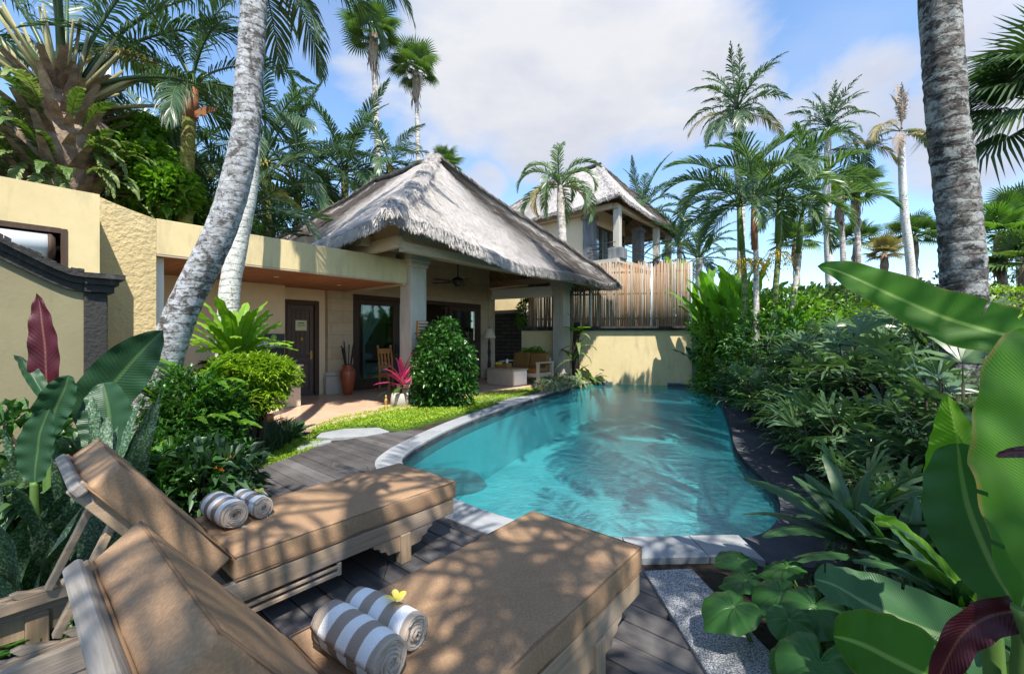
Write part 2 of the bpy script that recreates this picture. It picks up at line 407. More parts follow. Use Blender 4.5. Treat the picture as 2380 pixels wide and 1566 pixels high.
def m_bamboo():
    t = NT('mixed_bamboo_poles'); g = t.n('NewGeometry'); co = t.coord('Object', (6, 6, .7))
    col = t.ramp(g.outputs['Random Per Island'], [(0, (.22, .15, .105)), (.22, (.30, .25, .20)), (.40, (.30, .135, .05)), (.54, (.27, .20, .145)), (.70, (.20, .135, .09)), (.83, (.37, .335, .29)), (.93, (.27, .15, .06))], 'CONSTANT')
    col = t.mix(t.ramp(t.noise(co, 3, 5), [(.4, 0), (.7, .6)]), col, (.36, .28, .20))
    return t.done(t.bsdf(col, .6, t.bump(t.noise(co, 8, 3), .3, .01), .3))
M['bamboo'] = m_bamboo()
# leaves
M['palm'] = m_leaf('palm_leaf', (.028, .062, .026), (.075, .135, .055), .28, .36, (.20, .17, .07))
M['palm_blue'] = m_leaf('deep_palm_leaf', (.014, .05, .022), (.04, .10, .04), .22, .36)
M['palm_lime'] = m_leaf('light_palm_leaf', (.06, .15, .02), (.13, .25, .04), .4, .4)
M['palm_dry'] = m_leaf('yellowing_palm_leaf', (.19, .16, .05), (.30, .24, .10), .3, .6)
M['palm_dead'] = m_leaf('dead_palm_leaf', (.26, .19, .14), (.34, .27, .22), .15, .8)
M['areca'] = m_leaf('areca_leaf', (.065, .125, .05), (.155, .24, .10), .38, .36)
M['fan'] = m_leaf('fan_palm_leaf', (.04, .095, .025), (.11, .19, .045), .32, .38, (.24, .2, .06))
M['rhapis'] = m_leaf('lady_palm_leaf', (.04, .09, .036), (.10, .175, .07), .30, .36, (.16, .19, .06))
M['rhapis_l'] = m_leaf('lady_palm_leaf_painted_sun', (.05, .12, .015), (.11, .19, .03), .35, .4, (.22, .2, .04))  # lighter, yellower copy of the lady palm leaf: sunlight put into its colour
M['bush'] = m_leaf('glossy_bush_leaf', (.022, .075, .014), (.055, .16, .025), .25, .3)
M['lime'] = m_leaf('lime_leaf', (.13, .24, .01), (.27, .40, .02), .4, .5)
M['ground_lime'] = m_leaf('lime_ground_leaf', (.16, .28, .02), (.33, .45, .035), .4, .55)
M['fern'] = m_leaf('fern_leaf', (.05, .11, .02), (.14, .22, .05), .35, .5)
M['fernpale'] = m_leaf('pale_fern_leaf', (.09, .15, .035), (.26, .32, .12), .35, .5)
M['vine'] = m_leaf('vine_leaf', (.06, .16, .012), (.16, .31, .03), .42, .4)
M['darkgrass'] = m_leaf('dark_grass_blade', (.015, .05, .018), (.04, .09, .03), .2, .4)
M['silver'] = m_leaf('silvery_leaf', (.10, .15, .085), (.22, .27, .17), .25, .5)
M['far'] = m_leaf('far_foliage', (.03, .075, .02), (.09, .15, .04), .25, .6)
M['pink'] = m_leaf('magenta_leaf', (.42, .02, .12), (.72, .08, .28), .35, .4)
M['nest'] = m_broad('nest_fern_leaf', (.14, .27, .02), (.20, .36, .03), (.10, .13, .03), .35, .38, 12)
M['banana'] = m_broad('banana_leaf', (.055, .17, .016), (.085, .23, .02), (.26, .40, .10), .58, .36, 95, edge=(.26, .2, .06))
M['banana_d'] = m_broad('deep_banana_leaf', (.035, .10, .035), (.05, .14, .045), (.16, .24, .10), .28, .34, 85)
M['canna'] = m_broad('canna_leaf', (.10, .24, .02), (.17, .34, .035), (.24, .38, .09), .48, .38, 24)
M['redleaf'] = m_broad('dark_red_leaf', (.035, .006, .010), (.06, .010, .016), (.12, .04, .03), .2, .32, 40)
M['redback'] = m_broad('crimson_leaf', (.045, .006, .012), (.08, .011, .02), (.16, .06, .05), .15, .4, 30)
M['darkleaf'] = m_broad('dark_green_leaf', (.018, .055, .024), (.03, .08, .036), (.07, .13, .05), .18, .3, 40)
M['spotted'] = m_broad('mottled_leaf', (.022, .06, .022), (.035, .085, .03), (.06, .12, .05), .12, .4, 20, spots=(.13, .19, .14))
M['strap'] = m_broad('strap_leaf', (.02, .06, .02), (.04, .10, .03), (.06, .13, .04), .22, .33, 2)
M['ear'] = m_broad('ear_leaf', (.03, .10, .02), (.045, .135, .03), (.12, .22, .08), .25, .22, 9)
M['greentrunk'] = m_trunk('green_ringed_stem', (.16, .22, .07), (.30, .33, .15), (.07, .09, .035), 7, 4)
M['trunk_grey'] = m_trunk('lichen_grey_palm_bark', (.27, .27, .27), (.46, .47, .49), (.085, .078, .072), 11, 4.0, amount=.51)
M['trunk_white'] = m_trunk('pale_lichen_bark', (.50, .49, .45), (.70, .70, .67), (.17, .16, .12), 10, 6, amount=.44)
M['trunk_dark'] = m_trunk('dark_ringed_palm_bark', (.13, .115, .105), (.33, .34, .325), (.038, .033, .03), 8, 3.4, amount=.5, bumpk=.9)
M['trunk_far'] = m_trunk('far_pale_bark', (.44, .40, .36), (.60, .57, .53), (.25, .21, .18), 3, 2)
M['trunk_moss'] = m_trunk('mossy_bark', (.20, .17, .05), (.28, .25, .07), (.09, .07, .03), 6, 8, moss=(.14, .19, .03))
M['boots'] = m_plain('palm_boot_fibre', (.36, .28, .21), (.17, .12, .09), 9, .95, .8, 40, .05, (1, 1, .4), .03, isl=.35)
M['petiole'] = m_plain('palm_petiole', (.34, .33, .15), (.24, .20, .10), 3, .5, .1, isl=.2)
M['sheath'] = m_plain('orange_sheath', (.30, .13, .06), (.20, .08, .04), 5, .8, .2)
M['stem'] = m_plain('brown_stem', (.055, .05, .03), (.035, .03, .02), 12, .9, .4, 40)
M['greenstem'] = m_plain('green_stem', (.10, .18, .04), (.07, .13, .03), 6, .5, .1)
M['rachis'] = m_plain('frond_rib', (.14, .17, .05), (.09, .12, .035), 3, .5, .1)

# ------------------------------------------------------------------ world, sun, camera
SUN_EL = R(58); SUN_DIR = Vector((-.29, .957, 0)).normalized() * math.cos(SUN_EL) + Vector((0, 0, -math.sin(SUN_EL)))
def make_world():
    w = bpy.data.worlds.new('World'); scene.world = w; w.use_nodes = True
    nt = w.node_tree; nt.nodes.clear()
    class W(NT):
        def __init__(s): s.t = nt
    t = W()
    out = t.n('OutputWorld'); bg = t.n('Background'); t.l(bg.outputs[0], out.inputs[0])
    sky = t.n('TexSky'); sky.sky_type = 'NISHITA'; sky.sun_disc = False; sky.sun_elevation = SUN_EL
    sky.sun_rotation = math.atan2(-SUN_DIR.x, -SUN_DIR.y); sky.air_density = 1.0; sky.dust_density = .15; sky.ozone_density = 2.2
    tc = t.n('TexCoord'); d = tc.outputs['Generated']
    def blob(x, y, r0, r1):     # soft patch of the sky round a direction
        v = at(x, y, 1) - Vector((0, 0, H)); v.normalize()
        vm = t.n('VectorMath'); vm.operation = 'DOT_PRODUCT'; t.l(d, vm.inputs[0]); vm.inputs[1].default_value = v
        mr = t.n('MapRange'); mr.interpolation_type = 'SMOOTHSTEP'; t.l(vm.outputs['Value'], mr.inputs[0])
        mr.inputs[1].default_value = math.cos(R(r0)); mr.inputs[2].default_value = math.cos(R(r1)); return mr.outputs[0]
    mp = t.n('Mapping'); t.l(d, mp.inputs[0]); mp.inputs['Scale'].default_value = (1, 1, 2.1)
    n1 = t.noise(mp.outputs[0], 3.6, 9, .58, .35); n2 = t.noise(mp.outputs[0], 1.7, 5, .5)
    den = None
    for b in ((1130, 100, 14, 3, .66), (1420, 90, 15, 3, .70), (1300, 230, 13, 3, .6), (1560, 180, 12, 2, .5), (1690, 230, 7, 1, .36), (2020, 230, 6, 1, .36), (2290, 270, 9, 2, .48), (2340, 40, 6, 1, .38), (1850, 330, 7, 1, .26), (880, 180, 7, 1, .26), (1130, 430, 4, 1, .34), (1000, 300, 7, 1, .25)):
        m_ = t.math('MULTIPLY', blob(*b[:4]), b[4]); den = m_ if den is None else t.math('MAXIMUM', den, m_)
    den = t.math('ADD', den, t.math('MULTIPLY', t.math('SUBTRACT', n1, .5), 1.0))
    fac = t.ramp(den, [(.12, 0), (.34, .75), (.52, 1)])
    fac = t.math('MAXIMUM', fac, t.ramp(n2, [(.55, .03), (.8, .35)]))
    shade = t.noise(mp.outputs[0], 4.5, 6, .55); up = t.n('SeparateXYZ'); t.l(d, up.inputs[0])
    sh = t.math('ADD', t.math('MULTIPLY', shade, .75), t.math('MULTIPLY', up.outputs[2], .75))
    cc = t.ramp(sh, [(.35, (1.95, 2.16, 2.8)), (.6, (2.55, 2.68, 3.1)), (.85, (3.25, 3.3, 3.45))])
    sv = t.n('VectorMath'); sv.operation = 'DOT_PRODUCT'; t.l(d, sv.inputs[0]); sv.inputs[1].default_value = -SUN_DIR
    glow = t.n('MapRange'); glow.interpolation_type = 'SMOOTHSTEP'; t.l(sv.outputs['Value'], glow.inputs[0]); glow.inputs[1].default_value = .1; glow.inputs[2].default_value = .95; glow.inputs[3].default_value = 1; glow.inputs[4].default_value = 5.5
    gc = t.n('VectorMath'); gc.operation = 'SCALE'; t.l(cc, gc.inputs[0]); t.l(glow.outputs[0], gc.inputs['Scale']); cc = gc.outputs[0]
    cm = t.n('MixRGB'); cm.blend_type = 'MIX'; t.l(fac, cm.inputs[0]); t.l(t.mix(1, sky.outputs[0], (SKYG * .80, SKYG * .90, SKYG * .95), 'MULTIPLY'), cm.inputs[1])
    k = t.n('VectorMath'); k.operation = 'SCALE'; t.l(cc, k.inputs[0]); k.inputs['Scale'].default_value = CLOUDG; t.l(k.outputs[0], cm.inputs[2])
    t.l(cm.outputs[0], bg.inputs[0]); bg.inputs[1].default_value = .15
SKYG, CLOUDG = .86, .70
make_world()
sl = bpy.data.lights.new('sun', 'SUN'); sl.energy = 3.7; sl.angle = R(.5); sl.color = (1, .95, .86)
so = bpy.data.objects.new('sun', sl); COL.objects.link(so); so.rotation_euler = SUN_DIR.to_track_quat('-Z', 'Y').to_euler()
cam = bpy.data.cameras.new('camera'); cam.lens = 15.0; cam.sensor_width = 36; cam.clip_end = 3000; cam.clip_start = .02
co_ = bpy.data.objects.new('camera', cam); COL.objects.link(co_); co_.location = (0, 0, H); co_.rotation_euler = (R(90), 0, 0); scene.camera = co_
vs_ = scene.view_settings; vs_.view_transform = 'Standard'; vs_.look = 'None'; vs_.exposure = 1.33; vs_.gamma = 1
scene.render.engine = 'CYCLES'; cy = scene.cycles
cy.use_denoising = True; cy.max_bounces = 7; cy.diffuse_bounces = 4; cy.glossy_bounces = 3; cy.transmission_bounces = 4; cy.transparent_max_bounces = 12
cy.caustics_reflective = False; cy.caustics_refractive = False; cy.sample_clamp_indirect = 6
try: cy.denoiser = 'OPENIMAGEDENOISE'
except Exception: pass

# ================================================================== SETTING: ground, pool, deck, patio
WZ = -.08
pool_px = [(1375, 894), (1440, 893), (1510, 894), (1570, 897), (1622, 903), (1655, 915), (1675, 938), (1690, 972), (1700, 1008), (1706, 1045), (1728, 1082), (1768, 1122), (1800, 1160), (1814, 1196), (1808, 1232), (1780, 1262), (1738, 1276), (1690, 1275), (1600, 1277), (1488, 1279), (1400, 1280), (1300, 1264), (1162, 1227), (1048, 1181), (985, 1145), (935, 1095), (952, 1068), (985, 1046), (1030, 1020), (1100, 987), (1190, 952), (1280, 921), (1335, 903)]
pool = [gp(x, y, WZ) for x, y in pool_px]
pool = crom(pool + [pool[0]], 4)[:-1]
def offset(poly, dist):      # outward offset of a closed loop (dist may be a list)
    n = len(poly); area = sum(poly[i].x * poly[(i + 1) % n].y - poly[(i + 1) % n].x * poly[i].y for i in range(n))
    s = 1 if area > 0 else -1; out = []
    for i in range(n):
        d = (poly[(i + 2) % n] - poly[i - 2]); d.z = 0; d.normalize()
        k = dist[i] if hasattr(dist, '__len__') else dist
        out.append(poly[i] + Vector((d.y * s, -d.x * s, 0)) * k)
    return out
# stone width: narrow by the house, broad and dark along the planted side
NP = len(pool)
def dark_side(i):
    return 4 * 4 <= i < 16 * 4 + 2
widths = [(.62 if 6 * 4 <= i <= 15 * 4 else .45) if dark_side(i) else (.30 if i >= 17 * 4 else .26) for i in range(NP)]
sw = [sum(widths[(i + k) % NP] for k in range(-3, 4)) / 7 for i in range(NP)]
outer = offset(pool, sw)
hole = offset(pool, [k * .75 for k in sw])
# ground sheet with the pool cut out
bm = bmesh.new()
big = [bm.verts.new((x, y, -.02)) for x, y in ((-700, -120), (700, -120), (700, 1500), (-700, 1500))]
for i in range(4): bm.edges.new((big[i], big[(i + 1) % 4]))
hv = [bm.verts.new((p.x, p.y, -.02)) for p in hole]
for i in range(NP): bm.edges.new((hv[i], hv[(i + 1) % NP]))
bmesh.ops.triangle_fill(bm, edges=bm.edges[:], use_beauty=True, use_dissolve=False)
me = bpy.data.meshes.new('ground'); bm.normal_update()
for f in bm.faces:
    if f.normal.z < 0: f.normal_flip()
bm.to_mesh(me); bm.free()
tag(link('ground', me, M['soil']), kind='structure')
# basin
b = MB(); vs = [Vector((p.x, p.y, -.005)) for p in pool] + [Vector((p.x, p.y, -.20)) for p in pool]
b.add(vs, [(i, (i + 1) % NP, NP + (i + 1) % NP, NP + i) for i in range(NP)]); tag(b.build('pool_waterline', M['apron']), kind='structure')
b = MB(); vs = [Vector((p.x, p.y, -.2)) for p in pool] + [Vector((p.x, p.y, -1.15)) for p in offset(pool, -.05)]
fs = [(i, (i + 1) % NP, NP + (i + 1) % NP, NP + i) for i in range(NP)] + [list(range(NP, 2 * NP))]
b.add(vs, fs); tag(b.build('pool_basin', M['pooltile']), kind='structure')
b = MB(); b.add([Vector((p.x, p.y, WZ)) for p in offset(pool, .012)], [list(range(NP))]); tag(b.build('pool_water', M['water']), kind='structure')
# shallow stone shelf in the corner beside the deck
b = MB(); c = gp(1015, 1075, WZ)
b.add([c + Vector((math.cos(a) * .62, math.sin(a) * .40, -.16 - .12)) for a in [k * .3927 for k in range(16)]] + [c + Vector((math.cos(a) * .52, math.sin(a) * .33, -.16)) for a in [k * .3927 for k in range(16)]],
      [(i, (i + 1) % 16, 16 + (i + 1) % 16, 16 + i) for i in range(16)] + [list(range(16, 32))])
tag(b.build('pool_ledge', M['greystone']), kind='structure')
# coping stones (pale by house and deck, dark along the planting), real steps with thickness
def ring(sel, name, mat, zt, zb, gap=6):
    b = MB()
    for i in range(NP):
        if not sel(i): continue
        j = (i + 1) % NP
        p0, p1, q1, q0 = pool[i], pool[j], outer[j], outer[i]
        e = .008 if i % gap == gap - 1 else 0
        d = (p1 - p0)
        if e: p1 = p1 - d.normalized() * e; q1 = q1 - (q1 - q0).normalized() * e
        pts = [Vector((p.x, p.y, zb)) for p in (p0, p1, q1, q0)] + [Vector((p.x, p.y, zt)) for p in (p0, p1, q1, q0)]
        b.hexa(pts)
    return tag(b.build(name, mat), kind='structure')
ring(lambda i: not dark_side(i), 'pool_coping', M['coping'], .022, -.06)
ring(dark_side, 'pool_coping_dark', M['apron'], .008, -.06)
# low dark kerb behind the dark stone
b = MB()
o2 = offset(pool, [k + .12 for k in sw])
for i in range(5 * 4, 15 * 4):
    j = i + 1; p = (outer[i], outer[j], o2[j], o2[i])
    b.hexa([Vector((q.x, q.y, -.05)) for q in p] + [Vector((q.x, q.y, .06)) for q in p])
tag(b.build('planting_kerb', M['greystone']), kind='structure')
# deck: boards run across the loungers' direction
deck_px = [(530, 1125), (600, 1088), (690, 1055), (770, 1030), (860, 1012), (960, 1000), (1000, 1003)]
deck_poly = [gp(*p) for p in deck_px]
def inside(p, poly):
    c = False; j = len(poly) - 1
    for i in range(len(poly)):
        a, b_ = poly[i], poly[j]
        if (a.y > p.y) != (b_.y > p.y) and p.x < (b_.x - a.x) * (p.y - a.y) / (b_.y - a.y) + a.x: c = not c
        j = i
    return c
coping_left = [outer[i] for i in range(NP) if not dark_side(i) and i >= 17 * 4]
left_edge = [gp(530, 1125), gp(505, 1150), gp(500, 1200), Vector((-1.75, 2.2, 0)), Vector((-1.9, 1.3, 0)), Vector((-1.9, -1.2, 0))]
deck_outline = deck_poly[::-1] + left_edge + [Vector((1.6, -1.2, 0)), gp(1650, 1566), gp(1500, 1340)]
deck_outline += [gp(1490, 1290), gp(1330, 1290), gp(1150, 1240), gp(1030, 1195), gp(960, 1150), gp(905, 1095), gp(925, 1060), gp(1000, 1010)]
b = MB()
bw = .145; us = [p.dot(U) for p in deck_outline]; k0 = int(min(us) / bw) - 1; k1 = int(max(us) / bw) + 1
rd = random.Random(3)
for k in range(k0, k1):
    u0 = k * bw; uc = u0 + bw / 2
    for (ua, ub) in ((u0 + .004, u0 + bw - .004),):
        # crossing intervals of the board's centre line with the outline
        xs = []
        n = len(deck_outline)
        def cross(uu):
            o = []
            for i in range(n):
                a, c2 = deck_outline[i], deck_outline[(i + 1) % n]; d0, d1 = a.dot(U) - uu, c2.dot(U) - uu
                if (d0 > 0) != (d1 > 0):
                    t = d0 / (d0 - d1); o.append((a.lerp(c2, t)).dot(N))
            return sorted(o)
        A, B = cross(ua), cross(ub)
        if len(A) != len(B) or len(A) % 2: A = B = cross(uc)
        for q in range(0, len(A) - 1, 2):
            n0a, n1a, n0b, n1b = A[q], A[q + 1], B[q], B[q + 1]
            cuts = [0, 1]
            if n1a - n0a > 2: cuts = [0, rd.uniform(.3, .7), 1]
            for ci in range(len(cuts) - 1):
                f0, f1 = cuts[ci], cuts[ci + 1]
                e = .003 if ci else 0
                zt = .012 + rd.uniform(-.002, .002)
                def P(uu, a0, a1, f, z): return U * uu + N * (a0 + (a1 - a0) * f) + ZZ * z
                lo = [P(ua, n0a, n1a, f0, -.012) + N * e, P(ua, n0a, n1a, f1, -.012), P(ub, n0b, n1b, f1, -.012), P(ub, n0b, n1b, f0, -.012) + N * e]
                lo = lo[::-1]
                b.hexa(lo + [p + ZZ * (zt + .012) for p in lo])
deck = tag(b.build('wooden_deck', M['deck'], bevel=.004), kind='structure')
# screw heads on the boards
b = MB()
for k in range(-4, 14):
    for nn in (-1.75, -1.05, -.35, .35):
        p = U * (k * bw + .03) + N * nn
        for dx in (0, .085):
            q = p + U * dx
            if inside(q, deck_outline): b.tube([q + ZZ * .010, q + ZZ * .0165], .006, 6, smooth=False)
tag(b.build('deck_screws', M['black']), kind='structure')
# speckled granite kerb running out of the picture at the deck's right
b = MB(); g0 = [gp(1497, 1338), gp(1608, 1333), gp(1850, 1600), gp(1660, 1600)]
g0[3] = g0[0] + (gp(1655, 1600) - g0[0]) * 1.9; g0[2] = g0[1] + (gp(1855, 1600) - g0[1]) * 1.9
b.hexa([Vector((p.x, p.y, -.05)) for p in g0[::-1]] + [Vector((p.x, p.y, .035)) for p in g0[::-1]])
tag(b.build('granite_kerb', M['granite'], bevel=.006), kind='structure')
# patio
pat = [V(-4.6, -2.7), V(-4.6, 1.0), V(-3.5, 1.12), V(-2.9, 1.06), V(-2, .85), V(-.96, .6), V(.6, .62), V(2, .72), V(3.3, .75), V(5.0, .75), V(6.6, .62), V(7.2, .2), V(7.2, -2.9), V(5.5, -6), V(-1, -6), V(-1, -2.9)]
b = MB(); b.poly_prism([(p.x, p.y) for p in pat], -.03, .06)
tag(b.build('patio_floor', M['tile'], bevel=.008), kind='structure')
# stepping stones
def slab(px, seed):
    pts = [gp(*p) for p in px]; b = MB(); b.poly_prism([(p.x, p.y) for p in pts], -.02, .028); return tag(b.build('stepping_stone', M['coping'], bevel=.008), kind='structure')
slab([(905, 1006), (880, 997), (800, 1000), (745, 1010), (735, 1019), (770, 1022), (850, 1016)][::-1], 1)
slab([(1240, 927), (1215, 922), (1165, 922), (1115, 931), (1108, 938), (1155, 938), (1210, 934)][::-1], 2)
slab([(690, 1040), (715, 1030), (770, 1026), (770, 1030), (720, 1042), (690, 1052)], 3)

# ================================================================== GARDEN WALLS ON THE LEFT
w = MB(); NB = .66
# protruding block with a slot window
def ublock(mb, u0, u1, z0, z1, n0, n1): mb.vbox(u0, u1, n0, n1, z0, z1)
ublock(w, -8.2, -7.0, -.02, 3.12, .1, NB); ublock(w, -5.25, -4.985, -.02, 3.12, .1, NB)
ublock(w, -7.0, -5.25, -.02, 2.2, .1, NB); ublock(w, -7.0, -5.25, 2.66, 3.12, .1, NB)
blk = tag(w.build('yellow_garden_wall', M['yellow']), 'tall smooth yellow plastered wall with a dark slot opening, at the left edge', 'wall')
w = MB(); w.vbox(-7.2, -5.0, -.0, .08, 2.0, 2.9)
w.build('recess_back', M['darkwood'], blk, world=False)
w = MB(); fr = .05
w.vbox(-7.0, -5.25 - fr, NB - .30, NB + .012, 2.66 - .055, 2.662); w.vbox(-5.25 - fr, -5.248, NB - .30, NB + .012, 2.2, 2.658)
w.build('window_frame', M['darkwood'], blk, world=False)
# steel tank inside the opening
tk = thing('steel_tank', V(-6.0, .60, 2.44), 'long shiny steel cylinder lying in the slot opening of the yellow wall', 'tank')
w = MB(); w.tube([V(-7.0, .60, 2.44), V(-5.40, .60, 2.44)], .15, 24); w.build('barrel', M['steel'], tk)
w = MB(); w.tube([V(-5.40, .60, 2.44), V(-5.37, .60, 2.44), V(-5.34, .60, 2.44)], [.157, .157, .12], 24); w.tube([V(-5.34, .60, 2.44), V(-5.31, .60, 2.44)], .03, 10); w.build('end_cap', M['darkwood'], tk)
for k in (-6.6, -5.7):
    w = MB(); w.vbox(k - .05, k + .05, .54, .655, 2.203, 2.30); w.build('bracket', M['black'], tk)
# rough rendered wall whose top dips towards the canopy
w = MB(); top = []
for i in range(13):
    t = i / 12; u = -4.98 + .62 * t; top.append((u, 3.27 - .20 * (t ** .75)))
for i in range(12):
    (u0, z0), (u1, z1) = top[i], top[i + 1]
    p = [V(u0, .06, -.02), V(u1, .06, -.02), V(u1, -.30, -.02), V(u0, -.30, -.02), V(u0, .06, z0), V(u1, .06, z1), V(u1, -.3, z1), V(u0, -.3, z0)]
    w.hexa(p)
tag(w.build('rough_garden_wall', M['rough_yellow']), 'rough textured yellow rendered wall with curved top beside the canopy', 'wall')

# low boundary wall with black swooping coping
lw = thing('low_garden_wall', V(-5.6, 1.99, 0), 'low weathered yellow wall with a swooping blackened coping and corner post', 'wall')
pts = []
for i in range(17):
    t = i / 16; u = -6.6 + 1.36 * t; sx = -5.19 - u
    k = max(0, sx - .08); z = 1.86 + (.62 * k - .05 * (1 - math.exp(-k * 12)) if k else 0)
    pts.append((u, z))
w = MB(); cp = MB()
for i in range(16):
    (u0, z0), (u1, z1) = pts[i], pts[i + 1]
    for mb, n0, n1, a, bz in ((w, 1.90, 2.08, None, 0), (cp, 1.86, 2.12, 0, .07), (cp, 1.83, 2.15, .071, .125), (cp, 1.79, 2.19, .126, .17)):
        if a is None: za0, za1, zb0, zb1 = -.02, -.02, z0, z1
        else: za0, za1, zb0, zb1 = z0 + a, z1 + a, z0 + bz, z1 + bz
        mb.hexa([V(u0, n1, za0), V(u1, n1, za1), V(u1, n0, za1), V(u0, n0, za0), V(u0, n1, zb0), V(u1, n1, zb1), V(u1, n0, zb1), V(u0, n0, zb0)])
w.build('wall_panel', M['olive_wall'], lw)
w2 = MB(); w2.vbox(-5.24, -5.08, 1.89, 2.10, -.02, 1.86); w2.build('post', M['blackcoping'], lw, bevel=.01)
cp.vbox(-5.24, -5.04, 1.84, 2.14, 1.862, 1.93); cp.vbox(-5.24, -5.01, 1.81, 2.17, 1.931, 1.985); cp.vbox(-5.24, -4.97, 1.77, 2.21, 1.986, 2.03)
rc = random.Random(17)
for i in range(16):
    (u0, z0), (u1, z1) = pts[i], pts[i + 1]
    for f in (0, .5):
        a, c_ = u0 + (u1 - u0) * f, u0 + (u1 - u0) * (f + .46); za = z0 + (z1 - z0) * f + .17; h_ = rc.uniform(.008, .03); n0, n1 = 1.80 + rc.uniform(0, .012), 2.18 - rc.uniform(-.014, .012)
        dz_ = (z1 - z0) * .46
        cp.hexa([V(a, n1, za), V(c_, n1, za + dz_), V(c_, n0, za + dz_), V(a, n0, za), V(a, n1, za + h_), V(c_, n1, za + dz_ + h_), V(c_, n0, za + dz_ + h_), V(a, n0, za + h_)])
cp.build('coping', M['blackcoping'], lw)

# ================================================================== THATCHED ROOFS
def roof_fn(A, L, W, setf, ridge, ze, zr, conc):
    """A: front near corner (world, z ignored). eave along U (length L) and -N (depth W). ridge runs along -N, centred on the front's middle."""
    mid = L / 2
    def pt(u, n, z): return Vector((A.x, A.y, 0)) + U * u - N * n + ZZ * z
    r0, r1 = setf, setf + ridge
    def prof(t): return ze + (zr - ze) * (t ** conc)
    faces = []
    # each face: function (s, t) s along eave, t up slope
    def face(e0, e1, k0, k1):
        def f(s, t):
            eu = e0[0] + (e1[0] - e0[0]) * s; en = e0[1] + (e1[1] - e0[1]) * s
            ku = k0[0] + (k1[0] - k0[0]) * s; kn = k0[1] + (k1[1] - k0[1]) * s
            return pt(eu + (ku - eu) * t, en + (kn - en) * t, prof(t))
        return f
    a, b_, c, d = (0, 0), (L, 0), (L, W), (0, W); k0, k1 = (mid, r0), (mid, r1)
    return [face(a, b_, k0, k0), face(b_, c, k0, k1), face(c, d, k1, k1), face(d, a, k1, k0)], [(a, k0), (b_, k0), (c, k1), (d, k1)], pt, prof
def lump(p): return noise.noise(p * .55) * .10 + noise.noise(p * 1.7) * .045 + noise.noise(p * 5.0) * .018
